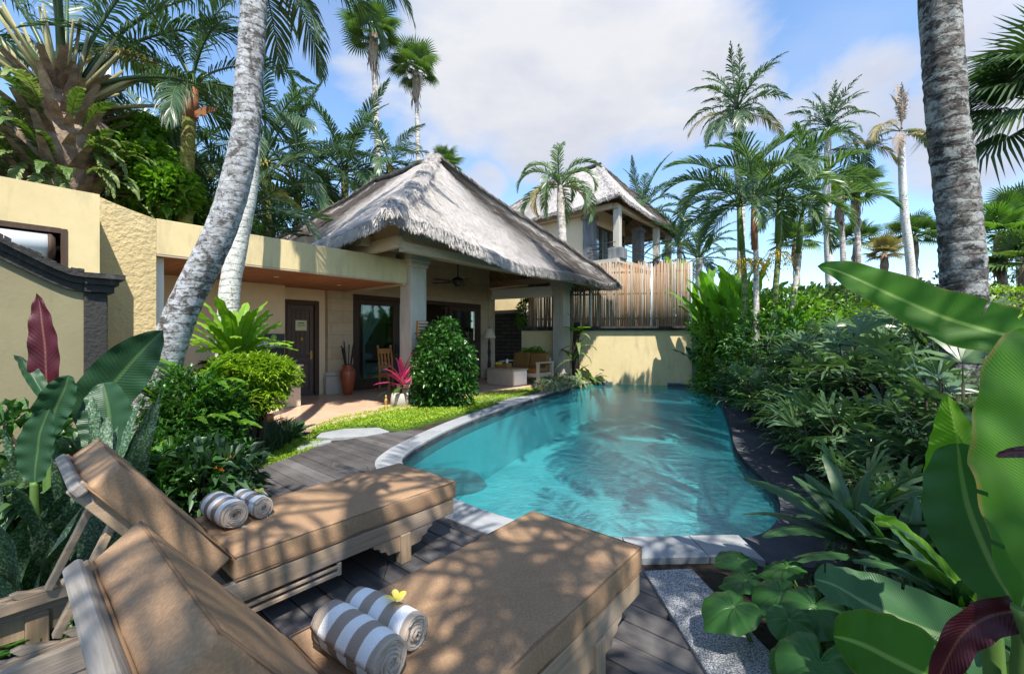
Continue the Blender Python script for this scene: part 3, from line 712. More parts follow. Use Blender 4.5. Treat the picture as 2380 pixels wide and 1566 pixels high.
def thatch_roof(root, A, L, W, setf, ridge, ze, zr, conc, nstraw, visible=(0, 3), seed=1, hipr=.2, flare=(0, 0, 0, 0), lip=.15, fine=1.0):
    fs_, hips, pt, prof = roof_fn(A, L, W, setf, ridge, ze, zr, conc)
    rr = random.Random(seed); b = MB(); ns, nt = 46, 26
    fl = {}
    for i_, f_ in enumerate(fs_): fl[f_] = (flare[i_], flare[(i_ + 1) % 4])
    raw = fs_
    def bent(f):
        a0, a1 = fl[f]
        def g(s, t):
            p = f(s, t); p.z += (a0 * math.exp(-(s / .24) ** 2) + a1 * math.exp(-((1 - s) / .24) ** 2)) * (1 - t) ** 2; return p
        return g
    fs_ = [bent(f) for f in fs_]
    def P(f, s, t):
        p = f(s, t); e = min(s, 1 - s)
        hip = math.exp(-(e / .05) ** 2) * hipr * .75 * (1 - .3 * t) * min(1, .25 + t / .16)           # thickened hips
        p.z += lump(p) + hip; return p
    for f in fs_:
        vs = []; q = []
        for j in range(nt + 1):
            for i in range(ns + 1): vs.append(P(f, i / ns, min(j / nt, .995)))
        for j in range(nt):
            for i in range(ns): k = j * (ns + 1) + i; q.append((k, k + 1, k + ns + 2, k + ns + 1))
        b.add(vs, q, True)
        # ragged eave edge: thick lip
        lo = []
        for i in range(ns + 1):
            p = P(f, i / ns, 0); lo.append(p + Vector((0, 0, -lip - rr.uniform(0, .04))))
        up = [P(f, i / ns, 0) for i in range(ns + 1)]
        b.add(up + lo, [(i + 1, i, ns + 1 + i, ns + 2 + i) for i in range(ns)], True)
    # straw
    for fi in visible:
        f = fs_[fi]
        for _ in range(nstraw):
            t = rr.random() ** 1.25; s = rr.random()
            p = P(f, s, t * .97 + .02); dn = (P(f, s, max(t - .03, 0)) - P(f, s, t + .02)); dn.normalize()
            sd = Vector((-dn.y, dn.x, 0)).normalized(); up = sd.cross(dn)
            if up.z < 0: up = -up
            L_ = rr.uniform(.10, .30) * fine; d = (dn + sd * rr.uniform(-.35, .35) + up * rr.uniform(.0, .13)).normalized()
            w_ = rr.uniform(.003, .008) * fine; p0 = p + up * .006
            b.ribbon([p0, p0 + d * L_ * .6, p0 + d * L_ - up * .02], [w_, w_, w_ * .3], [sd, sd, sd])
        for _ in range(int(nstraw * .45)):       # fringe hanging at the eave
            s = rr.random(); p = P(f, s, rr.uniform(0, .03)); dn = (P(f, s, 0) - P(f, s, .05)).normalized(); sd = Vector((-dn.y, dn.x, 0)).normalized()
            L_ = rr.uniform(.04, .12); d = (dn * rr.uniform(.35, 1) + ZZ * -rr.uniform(.35, 1) + sd * rr.uniform(-.3, .3)).normalized()
            p0 = p + dn * .01 - ZZ * rr.uniform(0, lip); w_ = rr.uniform(.004, .010)
            b.ribbon([p0, p0 + d * L_ * .6, p0 + d * L_ - ZZ * .03], [w_, w_, w_ * .3], [sd, sd, sd])
        # dense straw on the hip lines
    for hi, (e, k) in enumerate(hips[:2] + hips[3:4]):
        for _ in range(nstraw // 5):
            t = rr.random(); u = e[0] + (k[0] - e[0]) * t; n = e[1] + (k[1] - e[1]) * t
            p = pt(u, n, prof(t)); p.z += lump(p) + hipr * .75 * (1 - .3 * t) * min(1, .25 + t / .16) + flare[hi if hi < 2 else 3] * (1 - t) ** 2
            base = Vector(pt(k[0], k[1], zr)) - Vector(pt(e[0], e[1], ze)); dn = -base.normalized(); sd = Vector((-dn.y, dn.x, 0)).normalized()
            d = (dn + sd * rr.uniform(-.9, .9) - ZZ * .1).normalized(); L_ = rr.uniform(.10, .28); w_ = rr.uniform(.004, .010)
            p0 = p + sd * rr.uniform(-.14, .14) + ZZ * rr.uniform(-.04, .03)
            s2 = d.cross(ZZ).normalized()
            b.ribbon([p0, p0 + d * L_ * .6, p0 + d * L_ - ZZ * .05], [w_, w_, w_ * .3], [s2, s2, s2])
    ro = b.build('thatch_roof', M['thatch'], root)
    # ridge cap
    r = MB(); a = pt(hips[0][1][0], hips[0][1][1], zr + .05); c = pt(hips[2][1][0], hips[2][1][1], zr + .05)
    pr = [a + (c - a) * (i / 8) + ZZ * (rr.uniform(-.02, .02)) for i in range(9)]; pr[0] = pr[0] + N * .12 + ZZ * .03
    r.tube(pr, [.10] + [.13] * 8, 8, wob=.3); r.build('ridge_cap', M['blackcoping'], ro)
    # underside and rafters
    u = MB()
    for f in fs_:
        vs = []
        for j in range(7):
            for i in range(13):
                p = f(i / 12, j / 7); p.z += -lip - .03 + lump(p) * .5; vs.append(p)
        q = [(j * 13 + i, (j + 1) * 13 + i, (j + 1) * 13 + i + 1, j * 13 + i + 1) for j in range(6) for i in range(12)]
        u.add(vs, q, True)
    u.build('roof_underside', M['thatch_under'], ro)
    for fi, f in enumerate(fs_):
        m = 18
        r = MB()
        for i in range(1, m):
            s = i / m; a_ = f(s, .01) - ZZ * (lip + .08); b_ = f(s, .62) - ZZ * (lip + .09); mid_ = f(s, .3) - ZZ * (lip + .09)
            r.tube([a_, mid_, b_], .035, 6)
        r.build('rafters', M['beam'], ro)
    return ro

villa = thing('thatched_villa', V(2.9, -2.6, 0), 'open fronted villa with big grey thatched hip roof behind the pool', 'villa')
A1 = V(-1.6, 1.5); thatch_roof(villa, A1, 8.35, 10.8, 3.9, 3.0, 3.16, 6.72, 1.10, 34000, seed=4, hipr=.30, flare=(.36, -.02, 0, .0))
# columns of the veranda
def column(u, n, name='column', w=.40, z1=3.22):
    c = MB(); h = w / 2
    c.vbox(u - h, u + h, n - h, n + h, .0, z1 - .28); c.vbox(u - h - .03, u + h + .03, n - h - .03, n + h + .03, z1 - .28, z1 - .17)
    c.vbox(u - h - .07, u + h + .07, n - h - .07, n + h + .07, z1 - .17, z1)
    c.vbox(u - h - .09, u + h + .09, n - h - .09, n + h + .09, .061, .34); c.vbox(u - h - .05, u + h + .05, n - h - .05, n + h + .05, .34, .44)
    return c
for (u, n) in ((0, 0), (5.8, 0)): column(u, n).build('column', M['column'], villa, bevel=.012)
column(5.3, -2.75, w=.34, z1=3.05).build('column', M['sandstone'], villa, bevel=.01)
# ring beam
bm_ = MB(); bm_.vbox(-1.3, 6.5, -.12, .12, 3.222, 3.42); bm_.build('beam', M['beam'], villa)
bm_ = MB(); bm_.vbox(-.99, 6.6, .93, .97, 3.201, 3.52); bm_.build('frieze_board', M['beam'], villa)
bm_ = MB(); bm_.vbox(-1.0, 6.6, .9, 1.02, 3.03, 3.2); bm_.build('fascia_board', M['beam'], villa)
bm_ = MB(); bm_.bar(V(5.3, -2.58, 2.93) , V(5.8, -.2, 2.93), .16, .34); bm_.build('beam', M['white_wall'], villa)
bm_ = MB(); bm_.vbox(-1.1, -1.0, -9, 1.02, 3.09, 3.30); bm_.vbox(-1.06, -1.02, -8, 1.0, 3.301, 3.62); bm_.build('fascia_board', M['beam'], villa)
bm_ = MB(); bm_.vbox(5.68, 5.92, -8, -.13, 3.222, 3.42); bm_.build('beam', M['beam'], villa)
# facade of the room: sandstone, with the glazed doors' opening cut out
FN = -2.6
wl = MB(); wl.vbox(-.66, 0, FN - .25, FN + .12, .06, 3.9); wl.vbox(0, 4.78, FN - .25, FN, 2.56, 3.9); wl.vbox(4.78, 5.2, FN - .25, FN, .06, 3.9)
wl.build('stone_wall', M['sandstone'], villa)
wl = MB(); wl.vbox(-.74, -.2, FN + .121, FN + .20, .061, .50); wl.vbox(-.74, -.2, FN + .121, FN + .17, .501, .60); wl.build('plinth', M['column'], villa, bevel=.02)
wl = MB(); wl.vbox(5.0, 5.2, -7.0, FN - .251, .06, 3.9); wl.vbox(-.9, 5.2, -7.25, -7.0, .06, 3.9); wl.vbox(-1.0, -.75, -7.25, FN - .31, .06, 3.9)
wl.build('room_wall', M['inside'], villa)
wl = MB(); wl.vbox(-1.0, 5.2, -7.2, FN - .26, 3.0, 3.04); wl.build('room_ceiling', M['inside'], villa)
# timber door frame and sliding leaves
fm = MB(); fm.vbox(0, 4.78, FN - .16, FN - .02, 2.44, 2.558); fm.vbox(0.002, .13, FN - .16, FN - .02, .062, 2.44); fm.vbox(4.65, 4.778, FN - .16, FN - .02, .062, 2.44)
fm.build('door_frame', M['darkwood'], villa)
def leaf_door(u0, u1, n, side=1):
    d = MB(); s = .13; z0, z1 = .075, 2.43
    d.vbox(u0, u0 + s, n - .03, n + .03, z0, z1); d.vbox(u1 - s, u1, n - .03, n + .03, z0, z1)
    d.vbox(u0 + s, u1 - s, n - .03, n + .03, z1 - .13, z1); d.vbox(u0 + s, u1 - s, n - .03, n + .03, z0, z0 + .26)
    o = d.build('glass_door', M['darkwood'], villa, bevel=.006)
    g = MB(); g.vbox(u0 + s, u1 - s, n - .006, n + .006, z0 + .26, z1 - .13); g.build('pane', M['glass'], o)
    h = MB(); uu = u1 - .06 if side > 0 else u0 + .06
    h.tube([V(uu, n + .03, 1.25), V(uu, n + .075, 1.22), V(uu, n + .075, 1.02), V(uu, n + .03, .99)], .012, 8); h.build('handle', M['black'], o)
leaf_door(.135, 1.42, FN - .06); leaf_door(3.40, 4.645, FN - .06, -1); leaf_door(.28, 1.56, FN - .13); leaf_door(3.25, 4.45, FN - .13, -1)
# curtains tied back inside
def curtain(u_in, u_out, n, tie):
    c = MB(); m = 26; zs = [2.42, 2.1, 1.7, 1.35, 1.2, .9, .5, .1]
    rows = []
    for z in zs:
        k = 1 if z > 2.3 else (.35 + .65 * ((z - 1.2) / 1.22) ** 1.3 if z > 1.2 else .32 + .08 * (1.2 - z))
        rows.append([V(u_out + (u_in - u_out) * k * i / m, n + .05 * math.sin(i * 1.9 + z) * (.6 + .4 * k), z) for i in range(m + 1)])
    vs = [p for r in rows for p in r]; fs = [(j * (m + 1) + i, j * (m + 1) + i + 1, (j + 1) * (m + 1) + i + 1, (j + 1) * (m + 1) + i) for j in range(len(zs) - 1) for i in range(m)]
    c.add(vs, fs, True); return c.build('curtain', M['curtain'], None)
cu = curtain(1.45, .2, FN - .35, 1); tag(cu, 'white curtain tied back behind the left glass door', 'curtain')
cu = curtain(3.3, 4.6, FN - .35, -1); tag(cu, 'white curtain hanging behind the right glass door, above the bush', 'curtain')
cu = curtain(2.3, 1.6, FN - .42, 1); tag(cu, 'narrow white curtain in the gap beside the front column', 'curtain')
# bed and pictures inside
bd = thing('bed', V(2.0, -5.2, .06), 'white bed with rounded wooden footboard inside the room, seen through the glass', 'bed')
q = MB(); q.vbox(.9, 3.0, -6.6, -4.2, .35, .66); q.build('mattress', M['bone'], bd, bevel=.06)
q = MB(); q.vbox(.85, 3.05, -6.65, -4.15, .07, .34); q.build('bed_base', M['palewood'], bd, bevel=.02)
q = MB(); q.vbox(.9, 3.0, -4.85, -4.15, .665, .69); q.build('bed_runner', M['sofafab'], bd, bevel=.01)
for k in (1.2, 2.2):
    q = MB(); q.vbox(k, k + .7, -6.6, -6.2, .67, .86); q.build('pillow', M['bone'], bd, bevel=.07)
for (u, z, wd, lb) in ((3.1, 1.65, .42, 'dark framed picture on the room wall, seen through the open door'), (4.1, 1.68, .34, 'small dark framed picture on the room wall near the right door')):
    pc = thing('picture', V(u, -6.98, z), lb, 'picture'); q = MB(); q.vbox(u - wd / 2, u + wd / 2, -6.995, -6.96, z - .3, z + .3); q.build('picture_frame', M['black'], pc, bevel=.01)
    q = MB(); q.vbox(u - wd / 2 + .07, u + wd / 2 - .07, -6.958, -6.95, z - .22, z + .22); q.build('canvas', M['sofafab'], pc)
tl = thing('table_lamp', V(1.75, -3.5, .06), 'black round ornament lamp on a low table behind the left glass door', 'lamp')
q = MB(); q.lathe(V(1.75, -3.5, .06), [(.16, 0), (.05, .03), (.045, .62), (.2, .66), (.24, .69), (.24, .72), (.02, .73), (.04, .75), (.14, .85), (.19, 1.0), (.15, 1.14), (.04, 1.22)], 20); q.build('lamp_body', M['black'], tl)
q = MB(); q.lathe(V(1.75, -3.5, 1.30), [(.10, 0), (.07, .12), (.03, .16)], 16); q.build('lamp_shade', M['shade'], tl)

# canopy between the wall and the first column
cano = thing('entrance_canopy', V(-2.2, -1.2, 0), 'flat yellow canopy with wooden ceiling over the entrance', 'canopy')
q = MB(); q.vbox(-4.358, -.205, -.12, .06, 2.59, 3.08); q.build('fascia', M['yellow'], cano, bevel=.008)
q = MB(); q.vbox(-4.36, -.2, -2.6, -.125, 2.61, 3.0); q.build('roof_slab', M['yellow'], cano)
q = MB(); i = 0
u = -4.3
while u < -.25: q.vbox(u, u + .115, -2.59, -.125, 2.585, 2.608); u += .12
q.build('ceiling_boards', M['ceilwood'], cano)
q = MB(); q.vbox(-.30, -.205, -2.4, .055, 2.545, 2.588); q.vbox(-4.358, -.302, -.02, .055, 2.57, 2.5885); q.build('edge_trim', M['beam'], cano)
for (uu, nn) in ((-2.4, -1.0), (-1.0, -1.3), (-3.6, -1.2)):
    q = MB(); q.tube([V(uu, nn, 2.578), V(uu, nn, 2.586)], .045, 16); q.build('downlight', M['socket'], cano)
# entrance wall, jog, end wall
ew = thing('entrance_wall', V(-2.5, FN, 0), 'cream wall around the dark timber door under the canopy', 'wall')
q = MB(); q.vbox(-4.36, -1.72, -2.55, -2.3, .06, 2.585); q.vbox(-1.72, -1.66, -2.9, -2.6, .06, 2.585); q.vbox(-.82, -.665, -2.9, -2.6, .06, 2.585); q.vbox(-1.66, -.82, -2.9, -2.6, 2.31, 2.585)
q.build('wall_panel', M['cream'], ew)
q = MB(); q.vbox(-4.36, -4.24, -2.29, -.13, .06, 2.58); q.build('end_wall', M['white_wall'], ew)
# the door itself
dr = thing('entrance_door', V(-1.24, -2.6, .06), 'dark grey brown timber door with a pale sign under the canopy', 'door')
q = MB(); q.vbox(-1.655, -1.55, -2.72, -2.57, .065, 2.30); q.vbox(-.93, -.822, -2.72, -2.57, .065, 2.30); q.vbox(-1.55, -.93, -2.72, -2.57, 2.2, 2.30); q.build('door_frame', M['darkwood'], dr, bevel=.01)
q = MB(); u0, u1 = -1.545, -.935
q.vbox(u0, u1, -2.69, -2.66, .07, 2.195); s = .09
for a, bb, z0, z1 in ((u0, u0 + s, .07, 2.195), (u1 - s, u1, .07, 2.195), (u0 + s, u1 - s, 2.08, 2.195), (u0 + s, u1 - s, .07, .24), (u0 + s, u1 - s, .86, .98)): q.vbox(a, bb, -2.66, -2.63, z0, z1)
for k in range(4): q.vbox(u0 + s + .015 + k * .104, u0 + s + .105 + k * .104, -2.66, -2.643, 1.0, 2.06)
q.vbox(u0 + s + .05, u1 - s - .05, -2.66, -2.64, .30, .80)
q.build('door_leaf', M['greydoor'], dr, bevel=.005)
q = MB(); q.vbox(-1.36, -1.10, -2.629, -2.618, 1.60, 1.84); q.build('door_sign', M['paper'], dr, bevel=.003)
q = MB(); q.vbox(-1.30, -1.16, -2.6178, -2.6165, 1.765, 1.785); q.vbox(-1.32, -1.14, -2.6178, -2.6165, 1.725, 1.735); q.vbox(-1.31, -1.15, -2.6178, -2.6165, 1.695, 1.703); q.build('sign_lettering', M['stem'], dr)
q = MB(); q.lathe(V(-1.22, -2.625, 1.40), [(.0, -.05), (.04, -.03), (.045, 0), (.03, .05), (.0, .07)], 10); q.build('ornament', M['brass'], dr)
q = MB(); q.vbox(-1.02, -.97, -2.63, -2.615, .92, 1.12); q.tube([V(-.995, -2.61, 1.06), V(-.995, -2.57, 1.06), V(-1.10, -2.57, 1.06)], .012, 8); q.build('handle', M['brass'], dr)
# switch board
sb = thing('switch_board', V(-2.3, -2.29, 1.25), 'black wall board with white sockets and a round green sign beside the door', 'board')
q = MB(); q.vbox(-2.95, -1.735, -2.299, -2.28, .93, 1.52); q.build('board_panel', M['blackpanel'], sb)
for k in range(4):
    q = MB(); uu = -2.28 + k * .115; q.vbox(uu, uu + .10, -2.279, -2.268, 1.24, 1.355); q.build('socket', M['socket'], sb, bevel=.004)
q = MB(); c0 = V(-1.96, -2.2785, 1.44); q.tube([c0, c0 + N * .01], .06, 20); q.build('green_sign', M['greenpl'], sb)
q = MB(); c0 = V(-1.96, -2.268, 1.44); q.leaf(c0 - ZZ * .03, ZZ, N, .06, .035, .02, 0); q.build('leaf_symbol', M['paper'], sb)
# counter
ct = thing('counter', V(-2.5, -1.2, .06), 'pale pinkish wooden counter by the timber door behind the lime bush', 'counter')
q = MB(); q.vbox(-3.4, -1.86, -1.75, -1.2, .065, .86); q.build('cabinet', M['palewood'], ct, bevel=.006)
q = MB(); q.vbox(-3.42, -1.82, -1.8, -1.16, .862, .90); q.build('counter_top', M['palewood'], ct, bevel=.008)
q = MB(); q.vbox(-3.4, -1.88, -1.72, -1.23, .06, .064); q.build('toe_kick', M['darkwood'], ct)

# ================================================================== FURNITURE ON THE VERANDA
def pot_vase():
    o = thing('clay_vase', V(-.36, -2.08, .06), 'tall red clay vase of dark sticks standing by the stone pillar', 'vase')
    q = MB(); q.lathe(Vector(o.location), [(r_ * .82, z_ * .84) for r_, z_ in ((0, 0), (.11, 0), (.13, .03), (.175, .28), (.215, .5), (.22, .62), (.19, .72), (.135, .78), (.14, .81), (.165, .84), (.155, .86), (.12, .82), (.10, .74), (.0, .7))], 28); q.build('vase_body', M['pot'], o)
    rr = random.Random(2)
    for k in range(11):
        a = rr.uniform(0, 6.28); p = Vector(o.location) + Vector((math.cos(a) * .05, math.sin(a) * .05, .62)); d = Vector((math.cos(a) * .18, math.sin(a) * .18, 1)) * rr.uniform(.42, .66)
        q = MB(); q.tube([p, p + d * .5, p + d], [.011, .012, .016], 6); q.build('stick', M['black'], o)
pot_vase()
def chair():
    o = thing('wooden_chair', V(.62, -1.75, .06), 'golden wooden chair with tall slatted back beside the pink plant', 'chair', rz=UA)
    def bx(n, c, s, m='orangewood', bev=.006): q = MB(); q.box(c, s); q.build(n, M[m], o, world=False, bevel=bev)
    bx('seat', (0, 0, .45), (.44, .44, .04))
    for x in (-.19, .19):
        bx('leg', (x, -.19, .215), (.045, .045, .43))
        q = MB(); q.tube([(x, .20, 0), (x, .20, .45), (x, .23, .8), (x, .29, 1.12)], [.028, .028, .026, .024], 8); q.build('back_leg', M['orangewood'], o, world=False)
        q = MB(); q.lathe((x, .29, 1.11), [(.024, 0), (.036, .03), (.03, .06), (0, .075)], 12); q.build('finial', M['orangewood'], o, world=False)
    q = MB(); q.box((0, .275, 1.03), (.36, .03, .13)); q.build('back_rail', M['orangewood'], o, world=False, bevel=.01)
    q = MB(); q.box((0, .212, .62), (.36, .03, .06)); q.build('back_rail', M['orangewood'], o, world=False, bevel=.008)
    for x in (-.1, 0, .1):
        q = MB(); q.bar((x, .213, .64), (x, .268, .97), .05, .018, Vector((0, 1, 0))); q.build('slat', M['orangewood'], o, world=False)
    bx('stretcher', (0, -.19, .2), (.34, .025, .03)); bx('stretcher', (0, .2, .2), (.34, .025, .03))
    for x in (-.19, .19): bx('apron', (x, 0, .40), (.02, .34, .055))
chair()
fg = thing('gold_ornament', gp(897, 948, .06), 'small golden figure standing on the tiles by the lawn edge', 'ornament')
q = MB(); q.lathe(Vector(fg.location), [(0, 0), (.04, 0), (.045, .02), (.02, .05), (.016, .10), (.034, .14), (.03, .17), (.012, .19), (.02, .215), (.016, .24), (0, .26)], 14); q.build('figure', M['brass'], fg)
q = MB(); q.tube([Vector(fg.location) + Vector((0, 0, .0)), Vector(fg.location) + Vector((0, 0, .012))], .055, 14); q.build('base', M['brass'], fg)

def sofa():
    o = thing('outdoor_sofa', V(4.75, -.62, .06), 'pale wooden sofa with brown cushions beside the far column', 'sofa', rz=UA)
    # local x along U, y = -N (back); the sofa faces the table along -x
    def bx(n, c, s, m='palewood', bev=.006, par=None):
        q = MB(); q.box(c, s); return q.build(n, M[m], o, world=False, bevel=bev)
    Wd = 1.35
    for y in (-Wd / 2 - .05, Wd / 2 + .05):
        bx('leg', (-.36, y, .30), (.08, .08, .60)); bx('leg', (.36, y, .30), (.08, .08, .60)); bx('armrest', (0, y, .625), (.84, .10, .045)); bx('side_rail', (0, y, .26), (.64, .04, .12))
    bx('front_rail', (-.37, 0, .26), (.05, Wd, .12)); bx('back_frame', (.37, 0, .5), (.05, Wd, .5))
    for k in (-1, 1):
        bx('seat_cushion', (-.03, k * Wd / 4, .39), (.70, Wd / 2 - .02, .14), 'sofafab', .035)
        q = MB(); q.box((.24, k * Wd / 4, .66), (.15, Wd / 2 - .02, .46), (Vector((.97, 0, -.2)).normalized(), Vector((0, 1, 0)), Vector((.2, 0, .97)).normalized())); q.build('back_cushion', M['sofafab'], o, world=False, bevel=.035)
    return o
so_ = sofa()
ctb = thing('coffee_table', V(3.75, -.55, .06), 'low boxy pale stone and wood table in front of the sofa', 'table', rz=UA)
q = MB(); q.box((0, 0, .22), (.62, 1.0, .43)); q.build('table_base', M['palewood'], ctb, world=False, bevel=.008)
q = MB(); q.box((0, 0, .455), (.68, 1.06, .04)); q.build('table_top', M['sandstone'], ctb, world=False, bevel=.008)
q = MB(); q.box((0, -.51, .22), (.56, .02, .40)); q.build('end_panel', M['bone'], ctb, world=False)
fb = thing('fruit_basket', V(3.72, -.85, .535), 'small woven basket of yellow fruit on the low table', 'basket')
q = MB(); q.lathe(Vector(fb.location), [(0, 0), (.09, 0), (.13, .10), (.14, .12), (.12, .11), (.085, .02)], 18); q.build('basket', M['orangewood'], fb)
for k in range(5):
    a = k * 1.256; q = MB(); q.lathe(Vector(fb.location) + Vector((math.cos(a) * .06, math.sin(a) * .06, .08)), [(0, 0), (.035, .012), (.048, .045), (.036, .08), (0, .095)], 12); q.build('fruit', M['yellowfruit'], fb)
jb = thing('serving_box', V(3.9, -.62, .535), 'brown wooden tissue box with a white top on the low table', 'box')
q = MB(); q.vbox(3.76, 3.99, -.76, -.56, .536, .68); q.build('box_body', M['orangewood'], jb, bevel=.008)
q = MB(); q.lathe(V(3.88, -.66, .681), [(.05, 0), (.03, .04), (.05, .09), (.02, .12), (0, .10)], 9); q.build('tissue', M['bone'], jb)
# standing lamp
lp = thing('standing_lamp', V(4.55, -2.0, .06), 'lamp with cream shade on a dark turned wooden stand', 'lamp')
p = Vector(lp.location); q = MB(); q.lathe(p, [(0, 0), (.16, 0), (.16, .03), (.06, .06), (.045, .3), (.065, .5), (.04, .7), (.06, .9), (.04, 1.05), (.05, 1.2), (.02, 1.3), (.018, 1.42)], 16); q.build('stand', M['darkwood'], lp)
q = MB(); q.lathe(p, [(.22, 1.36), (.10, 1.66), (.09, 1.66), (.21, 1.36)], 20); q.build('lamp_shade', M['shade'], lp)
q = MB(); q.tube([p + ZZ * 1.42, p + ZZ * 1.72], .012, 8); q.lathe(p + ZZ * 1.70, [(0, 0), (.025, .02), (0, .05)], 10); q.build('finial', M['darkwood'], lp)
# ceiling fan
fn = thing('ceiling_fan', V(1.95, -1.35, 0), 'black ceiling fan hanging from a rod under the thatch', 'fan')
p = at(1064, 655, 11.2); fn.location = p
q = MB(); q.tube([p + ZZ * .1, p + ZZ * .95], .016, 8); q.lathe(p + ZZ * .85, [(.02, 0), (.07, .04), (.08, .1), (0, .1)], 14); q.build('rod', M['black'], fn)
q = MB(); q.lathe(p, [(0, -.13), (.08, -.12), (.10, -.06), (.15, -.03), (.17, .03), (.13, .08), (.05, .12), (.02, .14)], 20); q.build('motor', M['black'], fn)
for k in range(5):
    a = k * 1.2566 + .2; d = Vector((math.cos(a), math.sin(a), 0)); s_ = Vector((-d.y, d.x, .12)); q = MB()
    q.box(p + d * .46, (.62, .13, .012), (d, s_.normalized(), d.cross(s_.normalized()))); q.build('blade', M['darkwood'], fn, bevel=.004)
# wall lamps on the columns
for (u, n, z, lb) in ((.27, -.02, 1.6, 'slatted brown wall lamp on the front grey column'), (6.05, 0.02, 1.62, 'brown box wall lamp on the far column')):
    o = thing('wall_lamp', V(u, n, z), lb, 'lamp')
    q = MB(); q.vbox(u - .045, u + .045, n - .11, n + .11, z - .2, z + .2) if u > 3 else None
    if u > 3: q.build('lamp_box', M['stem'] if False else M['orangewood'], o, bevel=.006)
    else:
        n = .26; u = .04
        q = MB(); q.vbox(u - .12, u + .12, n - .055, n + .02, z - .19, z + .19); q.build('lamp_box', M['orangewood'], o, bevel=.004)
        for k in range(6):
            q = MB(); q.vbox(u - .13, u + .13, n + .021, n + .04, z - .18 + k * .064, z - .145 + k * .064); q.build('slat', M['palewood'], o, bevel=.003)
    if u > 3:
        q = MB(); q.vbox(u - .05, u + .05, n - .12, n + .12, z + .201, z + .225); q.build('lamp_cap', M['darkwood'], o)

# ================================================================== FAR WALL, BAMBOO FENCE, STONE WALL
WR, WL = Vector((5.62, 13.32, 0)), Vector((.35, 14.35, 0))
wd = (WL - WR).normalized(); wn = Vector((wd.y, -wd.x, 0));
if wn.y > 0: wn = -wn
def W(s, d, z): return WR + wd * s - wn * d + ZZ * z      # d metres behind the face
def wbox(mb, s0, s1, d0, d1, z0, z1):
    mb.hexa([W(s1, d0, z0), W(s0, d0, z0), W(s0, d1, z0), W(s1, d1, z0), W(s1, d0, z1), W(s0, d0, z1), W(s0, d1, z1), W(s1, d1, z1)])
fwall = thing('pool_end_wall', WR, 'yellow plastered wall with dark ledge at the far end of the pool', 'wall')
q = MB(); wbox(q, .0, 5.4, 0, .3, -.3, 1.66); q.build('wall_panel', M['yellow'], fwall)
q = MB(); wbox(q, -.02, 5.4, -.10, .34, 1.66, 1.73); wbox(q, -.02, 5.4, -.14, .36, 1.731, 1.79); q.build('ledge', M['blackcoping'], fwall)
q = MB(); wbox(q, -.36, -.002, -.06, .32, -.3, 1.72); q.build('pillar', M['greystone'], fwall, bevel=.01)
q = MB(); wbox(q, -.42, .02, -.16, .37, 1.733, 1.84); wbox(q, -.40, .0, -.09, .34, -.3, .12); q.build('pillar_cap', M['blackcoping'], fwall, bevel=.015)
fence = thing('bamboo_fence', W(2, .12, 1.79), 'tall screen of upright brown and grey bamboo poles on the wall', 'fence')
rr = random.Random(9); q = MB(); s = .06
while s < 5.2:
    r_ = rr.uniform(.011, .021); z1 = 3.86 + rr.uniform(-.09, .07) - (.10 if 1.0 < s < 1.3 else 0)
    if not (1.17 < s < 1.24): 
        dd = .13 + rr.uniform(-.015, .015)
        q.tube([W(s, dd, 1.78), W(s + rr.uniform(-.012, .012), dd, 2.8), W(s + rr.uniform(-.015, .015), dd, z1)], [r_, r_ * .97, r_ * .9], 7)
    s += r_ * 1.66 + rr.uniform(0, .003)
q.build('bamboo_poles', M['bamboo'], fence)
for s in (.0, 1.2, 3.1):
    q = MB(); q.tube([W(s, .10, 1.78), W(s, .10, 3.8)], .026, 8); q.build('steel_post', M['polewhite'], fence)
for z in (2.05, 2.85, 3.55):
    q = MB(); q.bar(W(0, .19, z), W(5.2, .19, z), .04, .06); q.build('rail', M['darkwood'], fence)
# dark lava-stone shower wall behind the sofa
sw_ = thing('lava_stone_wall', V(6.9, -4.6, 0), 'dark lava block wall with a curved pale ledge behind the sofa', 'wall')
p0, p1 = at(1128, 800, 17.2), at(1226, 800, 16.2); p0.z = p1.z = 0
q = MB(); dv = (p1 - p0); nv = Vector((dv.y, -dv.x, 0)).normalized()
def sp(t, z, d=0): return p0 + dv * t + nv * d + ZZ * z
for i in range(10):
    t0, t1 = i / 10, (i + 1) / 10
    q.hexa([sp(t0, 0, .15), sp(t1, 0, .15), sp(t1, 0, -.15), sp(t0, 0, -.15), sp(t0, 2.35, .15), sp(t1, 2.35, .15), sp(t1, 2.35, -.15), sp(t0, 2.35, -.15)])
q.build('stone_face', M['darkstone'], sw_)
q = MB()
for i in range(10):
    t0, t1 = i / 10 - .02, (i + 1) / 10 - .02; z0 = 2.36 + .10 * (t0 - .4) ** 2; z1 = 2.36 + .10 * (t1 - .4) ** 2
    q.hexa([sp(t0, z0, .24), sp(t1, z1, .24), sp(t1, z1, -.2), sp(t0, z0, -.2), sp(t0, z0 + .12, .2), sp(t1, z1 + .12, .2), sp(t1, z1 + .12, -.2), sp(t0, z0 + .12, -.2)])
q.build('ledge', M['column'], sw_)
q = MB(); q.hexa([sp(-.1, 2.3, -.4), sp(1.1, 2.3, -.4), sp(1.1, 2.3, -.6), sp(-.1, 2.3, -.6), sp(-.1, 3.1, -.4), sp(1.1, 3.1, -.4), sp(1.1, 3.1, -.6), sp(-.1, 3.1, -.6)]); q.build('upper_wall', M['yellow'], sw_)
